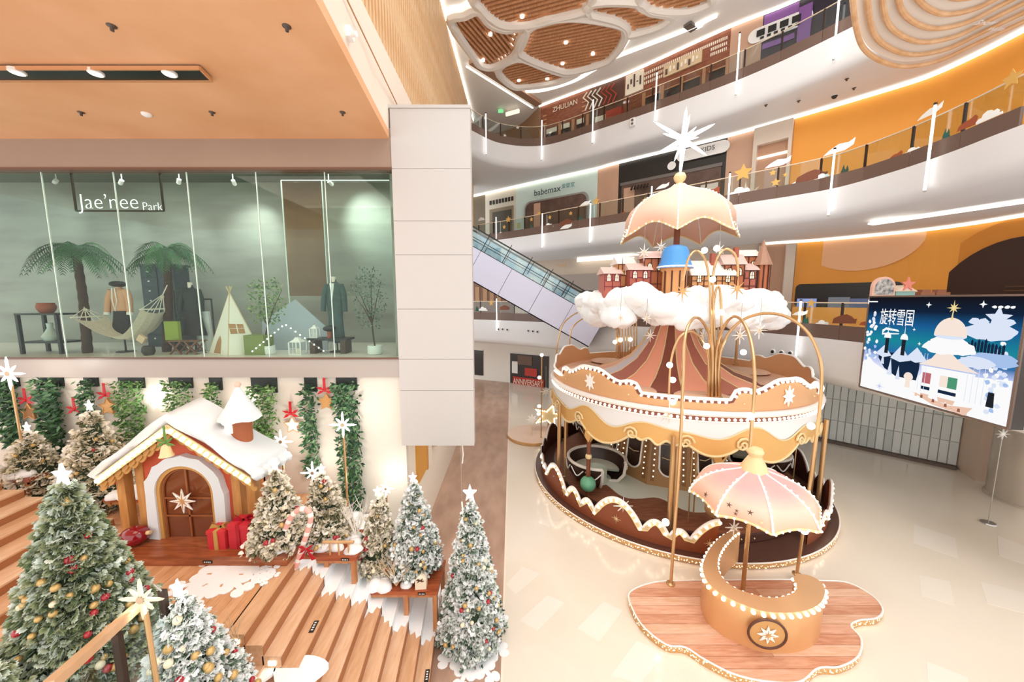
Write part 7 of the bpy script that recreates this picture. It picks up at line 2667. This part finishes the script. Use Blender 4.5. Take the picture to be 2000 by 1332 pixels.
# ================================================================== FLOCKED TREES
def sprig(mb, p, d, ln, w, rg, val):
    """A fan of short flat needles leaving p along d; val = how much flock lies on it (kept per vertex)."""
    d = d.normalized()
    s = d.orthogonal().normalized()
    s.rotate(Matrix.Rotation(rg.uniform(0, 6.28), 3, d))
    b = d.cross(s)
    o = len(mb.v)
    for k in range(5):
        a = (k - 2) * .42
        e = (d * math.cos(a) + s * math.sin(a)).normalized()
        t = e.cross(b).normalized()
        q = p + b * rg.uniform(-.2, .2) * w
        L_ = ln * (1 - .12 * abs(k - 2))
        mb.v += [tuple(p), tuple(q + e * L_ * .55 + t * w), tuple(q + e * L_ + V(0, 0, -.1 * L_)), tuple(q + e * L_ * .55 - t * w)]
        mb.f.append((o, o + 1, o + 2, o + 3))
        f = min(1, max(0, val + rg.uniform(-.14, .14)))
        mb.c += [max(0, f - .3), f, min(1, f + .1), f]
        o += 4


def tree_meshes(name, h, r0, n, seed, m, puff_=.085, snowy=.6):
    """Foliage mesh for one tree at the origin: drooping branch clumps in loose whorls, flock on the upper sides."""
    rg = random.Random(seed)
    mb = MB()
    mb.c = []
    per = 11
    nc = int(n * 1.7) // per
    for i in range(nc):
        t = 1 - rg.random() ** .60
        z = h * (.05 + .93 * t)
        rr = r0 * (1 - t) ** .92 + .012
        a = rg.uniform(0, 2 * PI)
        k = rg.uniform(.80, 1.0)
        c = V(rr * k * math.cos(a), rr * k * math.sin(a), z - .10 * rr)
        o_ = V(math.cos(a), math.sin(a), 0)
        cl = puff_ * (.9 + .5 * (1 - t)) * rg.uniform(.8, 1.25)
        bright = rg.gauss(snowy, .2)
        for j in range(per):
            e = V(rg.gauss(0, 1), rg.gauss(0, 1), rg.gauss(0, .75))
            e = e.normalized() * cl * rg.uniform(.2, 1)
            up_ = e.z / cl
            d = e.normalized() * .8 + o_ * .9 + V(0, 0, -.15)
            sz = puff_ * rg.uniform(.55, 1.0)
            sprig(mb, c + e, d, sz, sz * .32, rg, bright + .55 * up_)
    sh = Shared('foliage', mb, m, smooth=False)
    at = sh.me.attributes.new('flock', 'FLOAT', 'POINT')
    at.data.foreach_set('value', mb.c)
    core = MB().lathe([(r0 * .80, h * .06), (r0 * .42, h * .5), (.01, h * .96)], 16)
    cs = Shared('inner_branches', core, mat('tree_core', '#35442f', .9))
    return sh, cs, h, r0


def flock_mat(name, cols):
    m = bpy.data.materials.new(name)
    m.use_nodes = True
    nt = m.node_tree
    bs = nt.nodes['Principled BSDF']
    bs.inputs['Roughness'].default_value = .9
    at = nt.nodes.new('ShaderNodeAttribute')
    at.attribute_name = 'flock'
    rp = nt.nodes.new('ShaderNodeValToRGB')
    el = rp.color_ramp.elements
    for i, (q, hx) in enumerate(cols):
        e = el[i] if i < 2 else el.new(q)
        e.position = q
        e.color = (*srgb(hx), 1)
    nt.links.new(at.outputs['Fac'], rp.inputs['Fac'])
    nt.links.new(rp.outputs['Color'], bs.inputs['Base Color'])
    return m


fl_white = flock_mat('flock_white', [(0, '#2f4534'), (1, '#ffffff'), (.22, '#64785f'), (.42, '#c9d3c9'), (.6, '#f3f5f3')])
fl_warm = flock_mat('flock_warm_lit', [(0, '#4a4c33'), (1, '#fffaf0'), (.2, '#86835f'), (.4, '#d6c9aa'), (.6, '#f3ead8')])  # beige flock: warm lamplight on the trees is put into these colours
fl_sage = flock_mat('flock_sage', [(0, '#2c4230'), (1, '#eef5f0'), (.25, '#66754c'), (.5, '#a0a782'), (.75, '#c6d2c0')])
topper = Shared('tree_star', MB().slab([V(x * .085, -.012, y * .11) for x, y in star2d(5, 1, .42)], (0, .024, 0)), glow('star_soft', '#fffaf0', 1.6), smooth=False)
ball_s = MB().ball((0, 0, 0), .038, 10, 7)
B_RED = Shared('bauble', ball_s, mat('bauble_small_red', '#a8202c', .2, coat=.4))
B_GOLD = Shared('bauble', ball_s, mat('bauble_small_gold', '#c9a76a', .3, metal=.3))
B_CREAM = Shared('bauble', ball_s, mat('bauble_small_cream', '#efe3c4', .4))
trunk_s = Shared('trunk', MB().cyl((0, 0, 0), (0, 0, .4), .04, 8), mat('trunk_brown', '#6d4a34', .8))


def tree(x, y, z, h, r0, n, m, label, seed, nb=16, pf=.085, skirt=True, bs=1., mix=('g', 'g', 'c', 'g', 'c', 'r')):
    sh, cs, _, _ = tree_meshes('tree', h, r0, n, seed, m, pf, {fl_white: .56, fl_warm: .55, fl_sage: .50}[m])
    t = thing('christmas_tree', (x, y, z), label, 'tree', 'snow-flocked trees')
    sh.put((x, y, z), t)['kind'] = 'stuff'
    cs.put((x, y, z), t)
    trunk_s.put((x, y, z), t, scale=(1, 1, max(.3, h * .3)))
    topper.put((x, y, z + h + .06), t, scale=max(1., h * .55))
    MB().cyl((x, y, z + h * .93), (x, y, z + h + .02), .008, 5).build('star_stem', white_trim, t)
    rg = random.Random(seed + 50)
    for i in range(nb):
        f = rg.random() ** .6
        tt = 1 - f
        zz = h * (.08 + .86 * tt)
        rr = r0 * (1 - tt) ** .92 + .05
        az = math.atan2(-y, -x) + rg.uniform(-1.35, 1.35)
        kind = rg.choice(mix)
        S = {'r': B_RED, 'g': B_GOLD, 'c': B_CREAM}[kind]
        S.put((x + rr * math.cos(az), y + rr * math.sin(az), z + zz), t, scale=bs * rg.uniform(.75, 1.2))
    return t


tree(-5.28, 4.0, LZ - .02, 2.40, .66, 9500, fl_sage, 'large sage green tree with red and gold baubles in the left foreground', 11, 50, .085, bs=1.15, mix=('g', 'g', 'r', 'c', 'g', 'r'))
tree(-3.62, 3.55, LZ - .26, 1.58, .56, 5600, fl_white, 'snowy tree with gold baubles behind the handrail post', 12, 28, .065, bs=1.05)
tree(-5.25, 3.2, LZ - .26, 1.05, .45, 1400, fl_sage, 'small tree cut off by the lower left corner', 13, 12, .09, mix=('g', 'r', 'c'))
tree(-9.95, 7.1, LZ + .28, 1.55, .62, 2000, fl_warm, 'warm-lit snowy tree at the far left below the lit star', 14, 14, .085)
tree(-8.55, 7.05, LZ + .28, 2.02, .72, 2600, fl_warm, 'warm-lit snowy tree behind the left eave of the house', 15, 16, .09)
tree(-4.15, 5.98, PZ, 1.38, .46, 2000, fl_warm, 'snowy tree at the right end of the house platform', 16, 14, .08)
tree(-3.66, 6.55, 1.72, 1.30, .50, 2000, fl_warm, 'snowy tree on the bench behind the candy cane', 17, 12, .08)
tree(-2.60, 6.55, 1.14, 1.42, .38, 2600, fl_warm, 'slim snowy tree at the left of the lower bench', 18, 12, .075)
tree(-1.90, 6.52, 1.14, 1.72, .46, 3600, fl_white, 'snowy tree at the right of the lower bench', 19, 22, .08)
tree(-.76, 6.1, 0.0, 2.78, .60, 6500, fl_white, 'tall free-standing snowy tree on the brown marble floor', 20, 34, .072, bs=.95)

# ================================================================== BENCHES with snow
bench_w = wood('bench_wood', '#b9643c', '#98482a', (1, 6, 6), .35)
leg_w = wood('bench_leg', '#c98a5c', '#b37346', (4, 4, 1), .45)


def bench(x0, x1, y0, y1, z, label, legs, snow_box, nm='bench'):
    t = thing(nm, ((x0 + x1) / 2, (y0 + y1) / 2, 0), label, 'bench')
    n = 3
    for k in range(n):
        a, b = y0 + (y1 - y0) * k / n, y0 + (y1 - y0) * (k + 1) / n
        MB().bx(x0, x1, a + .003, b - .003, z - .07, z).build('seat_board', bench_w, t)
    for lx, ly, lz in legs:
        MB().bx(lx - .04, lx + .04, ly - .04, ly + .04, lz, z - .07).build('leg', leg_w, t)
    MB().bx(x0 + .06, x1 - .06, y0 + .02, y0 + .06, z - .13, z - .07).build('apron', leg_w, t)
    return t


def snow_heap(x0, x1, y0, y1, z, h, label, seed):
    rg = random.Random(seed)
    mb = MB()
    n = max(6, int((x1 - x0) * 14))
    for i in range(n):
        puff(mb, (rg.uniform(x0 + .08, x1 - .08), rg.uniform(y0 + .05, y1 - .05), z + .01), rg.uniform(.1, .17), (1.2, 1, h / .13), 12, 8, .5)
    mb.v = [(p[0], p[1], max(p[2], z + .002)) for p in mb.v]
    return tag(mb.build('snow_heap', snow, smooth=True, angle=180), label, 'snow', 'heaps of cotton snow', 'stuff')


def step_z(x, y):
    k = math.floor((X0 - .1 * (y - 5.8) - x) / ST)
    return max(0, min(NS, k + 1)) * RISE


bench(-4.02, -2.80, 5.95, 6.75, 1.70, 'upper wooden bench carrying a tree beside the candy cane', [(-3.35, 6.0, step_z(-3.35, 6.0)), (-2.87, 6.0, step_z(-2.87, 6.0)), (-2.87, 6.7, step_z(-2.87, 6.7)), (-3.4, 6.7, step_z(-3.4, 6.7))], None)
bench(-2.72, -1.36, 5.98, 6.8, 1.0, 'lower wooden bench carrying two trees above the marble floor', [(-1.95, 6.03, step_z(-1.95, 6.03)), (-1.42, 6.03, step_z(-1.42, 6.03)), (-1.42, 6.75, step_z(-1.42, 6.75)), (-2.0, 6.75, step_z(-2.0, 6.75))], None)
t = bench(-8.0, -7.1, 6.6, 7.0, LZ + .62, 'small wooden bench left of the house with snow on top', [(-7.18, 6.64, LZ), (-7.18, 6.96, LZ), (-7.9, 6.64, LZ + .5), (-7.9, 6.96, LZ + .5)], None)
t = bench(-11.8, -9.6, 6.75, 7.05, LZ + .95, 'wooden bench at the far left edge with cotton snow', [(-9.7, 6.8, LZ + .28), (-11.6, 6.8, LZ + .28)], None)
snow_heap(-3.98, -2.84, 6.05, 6.7, 1.70, .12, 'cotton snow spread on the upper bench', 31)
snow_heap(-2.7, -1.88, 6.0, 6.7, 1.0, .12, 'cotton snow spread on the lower bench', 32)
snow_heap(-7.98, -7.12, 6.62, 6.98, LZ + .62, .1, 'cotton snow on the small bench left of the house', 33)
snow_heap(-11.6, -9.65, 6.76, 7.04, LZ + .95, .12, 'cotton snow on the bench at the far left edge', 34)
snow_heap(-4.45, -3.86, 5.66, 6.3, PZ, .09, 'cotton snow around the tree at the end of the house platform', 35)
plate((-3.0, 5.948, 1.665), .14, .05, (1, 0, 0), (0, 0, 1), 'black name plate on the edge of the upper bench')
plate((-1.65, 5.978, .965), .14, .05, (1, 0, 0), (0, 0, 1), 'black name plate on the edge of the lower bench')
# little rail fence on the upper bench
t = thing('toy_fence', (-3.2, 6.02, 1.70), 'little wooden rail fence standing on the upper bench', 'fence')
MB().cyl((-3.42, 6.02, 1.95), (-2.86, 6.02, 1.95), .028, 8).build('rail', wood('fence_wood', '#d9ae80', '#c69663', (1, 6, 6)), t, smooth=True)
for x in (-3.3, -3.14, -2.96):
    MB().cyl((x, 6.02, 1.70), (x, 6.02, 1.95), .016, 6).build('rail_post', wood('fence_wood', '#d9ae80', '#c69663', (1, 6, 6)), t)
# paper bag lantern on the lower bench
p = V(-1.68, 6.1, 1.0)
t = thing('gift_bag', p, 'small cream paper bag with a dark bow at the right end of the lower bench', 'bag')
MB().prism([(p.x - .1, p.y - .08), (p.x + .1, p.y - .06), (p.x + .09, p.y + .08), (p.x - .1, p.y + .07)], 1.0, 1.2).build('body', mat('bag_cream', '#f0e2c8', .7), t)
MB().slab([p + V(-.1, -.085, .2), p + V(.1, -.065, .2), p + V(0, -.03, .28)], (0, .1, 0)).build('flap', mat('bag_cream', '#f0e2c8', .7), t)
bow(t, p + V(0, -.09, .2), .07, mat('bow_dark', '#4a2a20', .5), loops=4)
# candy cane
cp = cr(px3([(577, 1110, 5.72), (588, 1075, 5.72), (600, 1040, 5.72), (607, 1012, 5.72), (602, 997, 5.72), (588, 994, 5.72), (574, 1003, 5.72), (564, 1018, 5.72), (557, 1034, 5.72)]), 6)
b0 = cp[0]
zf = step_z(b0.x, b0.y)
cane = thing('candy_cane', (b0.x, b0.y, zf), 'big pink striped candy cane with a red bow before the upper bench', 'candy cane')
cp = [V(b0.x - .02, b0.y, zf)] + cp
cs_ = resample([V(*p) for p in cp], .035)
pink, wht = mat('cane_pink', '#ecb1a4', .35), mat('cane_white', '#fbf3ec', .35)
i = 0
k = 0
while i < len(cs_) - 1:
    j = min(i + (2 if k % 2 else 3), len(cs_) - 1)
    MB().tube(cs_[i:j + 1], .045, 12).build('stripe', wht if k % 2 else pink, cane, smooth=True)
    i = j
    k += 1
rb_ = mat('ribbon_red', '#b3182a', .4)
c = atY(598, 1072, 5.64)
bow(cane, c, .15, rb_)
for s in (-.1, .12):
    MB().slab([c, c + V(s - .03, -.01, -.2), c + V(s + .05, -.01, -.17)], (0, -.01, 0)).build('bow_tail', rb_, cane)

# ================================================================== BARE TWIG BUSHES


def twigs(x, y, z, h, spread, n, seed, m, label):
    rg = random.Random(seed)
    t = thing('twig_bush', (x, y, z), label, 'twigs', 'bare twig bushes')
    for i in range(n):
        a = 2 * PI * i / n + rg.uniform(-.3, .3)
        mb = MB()
        tip = V(x + spread * rg.uniform(.4, 1) * math.cos(a), y + spread * .6 * rg.uniform(.4, 1) * math.sin(a), z + h * rg.uniform(.7, 1))
        b_ = V(x, y, z)
        mid_ = b_.lerp(tip, .5) + V(0, 0, .08 * h)
        main = cr([tuple(b_), tuple(mid_), tuple(tip)], 4)
        mb.tube(main, [.012 * (1 - .8 * j / (len(main) - 1)) for j in range(len(main))], 5)
        for j in range(5):
            q = main[2 + j % (len(main) - 3)]
            e = V(rg.uniform(-.5, .5), rg.uniform(-.3, .3), rg.uniform(.4, 1)).normalized() * h * rg.uniform(.2, .4)
            mb.tube([q, q + e * .5 + V(rg.uniform(-.02, .02), 0, .01), q + e], [.006, .005, .002], 4)
        mb.build('twig', m, t)


tw_w = mat('twig_white', '#efe9df', .7)
tw_t = mat('twig_tan', '#dcc09a', .7)
twigs(-3.0, 6.45, 1.72, .75, .5, 9, 41, tw_w, 'white bare twigs standing on the upper bench')
twigs(-2.15, 6.1, 1.02, .6, .5, 9, 42, tw_t, 'tan bare twigs between the two trees on the lower bench')
twigs(-3.75, 4.15, LZ - .26, .62, .42, 9, 43, tw_t, 'pale bare twigs at the near end of the stairs')
twigs(-11.0, 6.95, LZ + .97, .9, .8, 8, 44, tw_t, 'bare twigs at the far left edge below the lit star')

# ================================================================== LIT STAR LAMPS
star_lit = glow('lit_star', '#fffdf2', 3.2)


def star_lamp(u, v, y, r_, foot_z, label, m=None, lean=0., pole=True):
    c = atY(u, v, y)
    t = thing('star_lamp', (c.x, c.y, foot_z), label, 'lamp', 'star lamps on poles')
    for k in range(8):
        a = PI / 4 * k
        ln = r_ * (1 if k % 2 == 0 else .68)
        d_ = V(math.sin(a), 0, math.cos(a))
        s_ = V(d_.z, 0, -d_.x)
        w_ = r_ * .085
        MB().slab([c + s_ * w_, c + d_ * ln * .75 + s_ * w_ * .7, c + d_ * ln, c + d_ * ln * .75 - s_ * w_ * .7, c - s_ * w_], (0, .02, 0)).build('star_ray', m or star_lit, t)
    MB().slab([c + V(r_ * .16 * math.cos(x), -.012, r_ * .16 * math.sin(x)) for x in [PI / 4 * i for i in range(8)]], (0, .015, 0)).build('star_hub', mat('hub_sand', '#cdb596', .4), t)
    if pole:
        MB().cyl((c.x + lean, c.y + .02, foot_z), c + V(0, .03, -r_ * .7), .022, 8).build('pole', brass, t, smooth=True)
        MB().cyl(c + V(0, .02, -r_ * .75), c + V(0, .02, -r_ * .2), .02, 8).build('socket', star_lit, t)
    l = bpy.data.lights.new('star_light', 'POINT')
    l.energy = 6 if pole else 3.5
    l.color = (1, .97, .9)
    l.shadow_soft_size = .08
    o = bpy.data.objects.new('star_light', l)
    COL.objects.link(o)
    o.location = V(c.x, c.y + .12 if y < 7.6 else c.y - .1, c.z) - ORG[t.name]
    o.parent = t
    return t


star_lamp(15, 730, 7.0, .34, LZ + .28, 'lit white star on a slanting wooden pole at the far left', lean=.05)
star_lamp(548, 863, 7.2, .26, LZ - .1, 'lit white star on a pole right of the house roof')
star_lamp(610, 924, 7.2, .26, 1.6, 'lit white star on a pole between two trees')
star_lamp(669, 830, 7.0, .28, 1.3, 'highest lit white star on a pole before the long garland')
star_lamp(753, 955, 7.3, .2, .6, 'small lit white star on a pole near the wall corner')
star_lamp(298, 777, 7.82, .26, 4.0, 'lit white star fixed to the wall between two garlands', pole=False)
star_lamp(473, 785, 7.82, .24, 4.0, 'lit white star on the wall behind the turret', pole=False)
star_lamp(274, 1172, 3.05, .21, LZ - .26, 'wood-edged white star on a pole beside the handrail', m=mat('star_cream', '#f2e6cf', .5), lean=.06)

# ================================================================== GARLANDS and WALL ORNAMENTS


def leaf_strip(u0, u1, v0, v1, label, seed, cols, ls=.075, taper=.6, u2=None):
    y = 7.86
    a, b = atY(u0, v0, y), atY(u1, v0, y)
    ea = atY((u2 or u0), v1, y)
    rg = random.Random(seed)
    w = b.x - a.x
    t = thing('hanging_garland', ((a.x + b.x) / 2, y, ea.z), label, 'garland', 'green garlands on the wall')
    MB().bx(a.x, b.x, y, y + .035, a.z - .2, 4.585).build('backing_board', mat('garland_board', '#1f2624', .5), t)
    mb = MB()
    H_ = a.z - ea.z
    n = int(H_ * max(w, .25) * 900)
    dx = ea.x - a.x if u2 else 0
    for i in range(n):
        f = rg.random()
        ww = w * (1 - (1 - taper) * f ** 2)
        x = a.x + dx * f + w / 2 + ww * rg.uniform(-.55, .55)
        z = a.z - H_ * f - rg.uniform(0, .05)
        p = V(x, y - rg.uniform(.01, .14), z)
        d = V(rg.uniform(-1, 1), rg.uniform(-1, -.1), rg.uniform(-.9, .5)).normalized()
        s = d.cross(V(rg.uniform(-.3, .3), 1, rg.uniform(-.3, .3))).normalized()
        l = ls * rg.uniform(.7, 1.35)
        mb.add([p, p + d * l * .5 + s * l * .2, p + d * l, p + d * l * .5 - s * l * .2], [(0, 1, 2, 3)])
    o = mb.build('leaves', mat('leaf_' + cols[0], '#ffffff', .5, island=cols[1]), t)
    o['kind'] = 'stuff'
    return t


dk = ('dark', [(0, '#1f3a2a'), (.4, '#2f5637'), (.75, '#4a7748'), (1, '#7fa173')])
md = ('mid', [(0, '#2f5a2c'), (.4, '#4c7d3c'), (.75, '#739e55'), (1, '#a3bf84')])
leaf_strip(-8, 34, 738, 865, 'dark leafy garland at the far left edge of the wall', 61, dk, .14, .6, 22)
leaf_strip(78, 121, 738, 885, 'wide dark leafy garland left of the house trees', 62, dk, .14, .55, 100)
leaf_strip(162, 189, 738, 890, 'narrow dark garland above the left house eave', 63, dk, .11, .8)
leaf_strip(230, 280, 741, 858, 'broad grassy garland left of the lit wall star', 64, md, .10, .8)
leaf_strip(329, 374, 741, 800, 'short grassy garland above the roof ridge', 65, md, .09, 1)
leaf_strip(408, 432, 745, 812, 'small grassy garland left of the turret hat', 66, md, .10, .8)
leaf_strip(490, 540, 750, 885, 'broad feathery garland right of the turret', 67, md, .10, .7, 496)
leaf_strip(594, 618, 748, 925, 'narrow garland of dark pointed leaves between the hanging stars', 68, dk, .12, 1, 604)
leaf_strip(656, 696, 745, 990, 'long garland of dark leaves nearest the wall corner', 69, dk, .12, .8, 676)


def wall_ornament(u, v, m_bow, star, label, y=7.8):
    c = atY(u, v, y)
    t = thing('bow_ornament', (c.x, y, c.z - .35), label, 'ornament', 'red bow ornaments on the wall')
    bow(t, c, .2, m_bow)
    MB().slab([c + V(-.028, 0, 0), c + V(.028, 0, 0), c + V(.028, 0, .28), c + V(-.028, 0, .28)], (0, -.01, 0)).build('ribbon', m_bow, t)
    MB().cyl(c + V(0, -.01, .24), c + V(0, .09, .24), .01, 6).build('wall_hook', gold_deep, t)
    if star:
        q = c + V(.02, 0, -.27)
        pts = [q + V(x * .2, 0, z * .2) for x, z in star2d(5, 1, .5)]
        MB().slab(pts, (0, .05, 0)).build('star', star, t)
        MB().tube(pts, .014, 5, closed=True).build('star_edge', gold_deep, t)


bowr = mat('bow_red', '#c6262e', .45)
wall_ornament(50, 782, bowr, mat('basket_tan', '#9a6a40', .6), 'red bow with a brown pendant at the far left of the wall')
wall_ornament(146, 800, bowr, None, 'red bow half hidden behind the left house tree')
wall_ornament(205, 772, bowr, gold_deep, 'red bow with a gold star pendant left of the house roof')
wall_ornament(568, 808, bowr, mat('silver_star', '#eee7e2', .3), 'red bow with a silver star pendant right of the turret')
wall_ornament(634, 762, bowr, gold_deep, 'red bow with a gold star pendant between the two dark garlands')
# panels on the return wall under the pillar
t = thing('gold_wall_panel', (-2.40, 9.2, 2.0), 'gold framed panel on the return wall under the pillar', 'panel')
MB().bx(-2.42, -2.36, 8.6, 9.5, 1.65, 3.2).build('panel', mat('panel_gold', '#d99b3e', .4), t)
MB().bx(-2.42, -2.34, 9.5, 9.62, 1.6, 3.2).build('panel_edge', gold_deep, t)
t = thing('wall_box', (-2.36, 10.6, 1.9), 'small tan box mounted on the return wall', 'box')
MB().bx(-2.42, -2.26, 10.4, 10.8, 1.9, 2.5).build('box', mat('box_tan', '#a98560', .5), t)
MB().bx(-2.42, -2.36, 10.45, 10.6, 2.5, 3.2).build('conduit', white, t)
# icicle strings hanging over the marble
for i, (u, v0, v1, y) in enumerate(((903, 870, 905, 8.0), (902, 980, 1022, 6.0))):
    p, q = atY(u, v0, y), atY(u, v1, y)
    t = thing('icicle_light', q, ('upper' if i == 0 else 'lower') + ' white icicle light string above the marble strip', 'light string')
    MB().tube([p, p.lerp(q, .5) + V(.02, 0, 0), q], .014, 6).build('icicle', mat('icicle_white', '#fbf6ee', .4), t)
    MB().cyl(p, p + V(0, 0, .2 if i == 0 else 1.9), .003, 4).build('thread', steel, t)
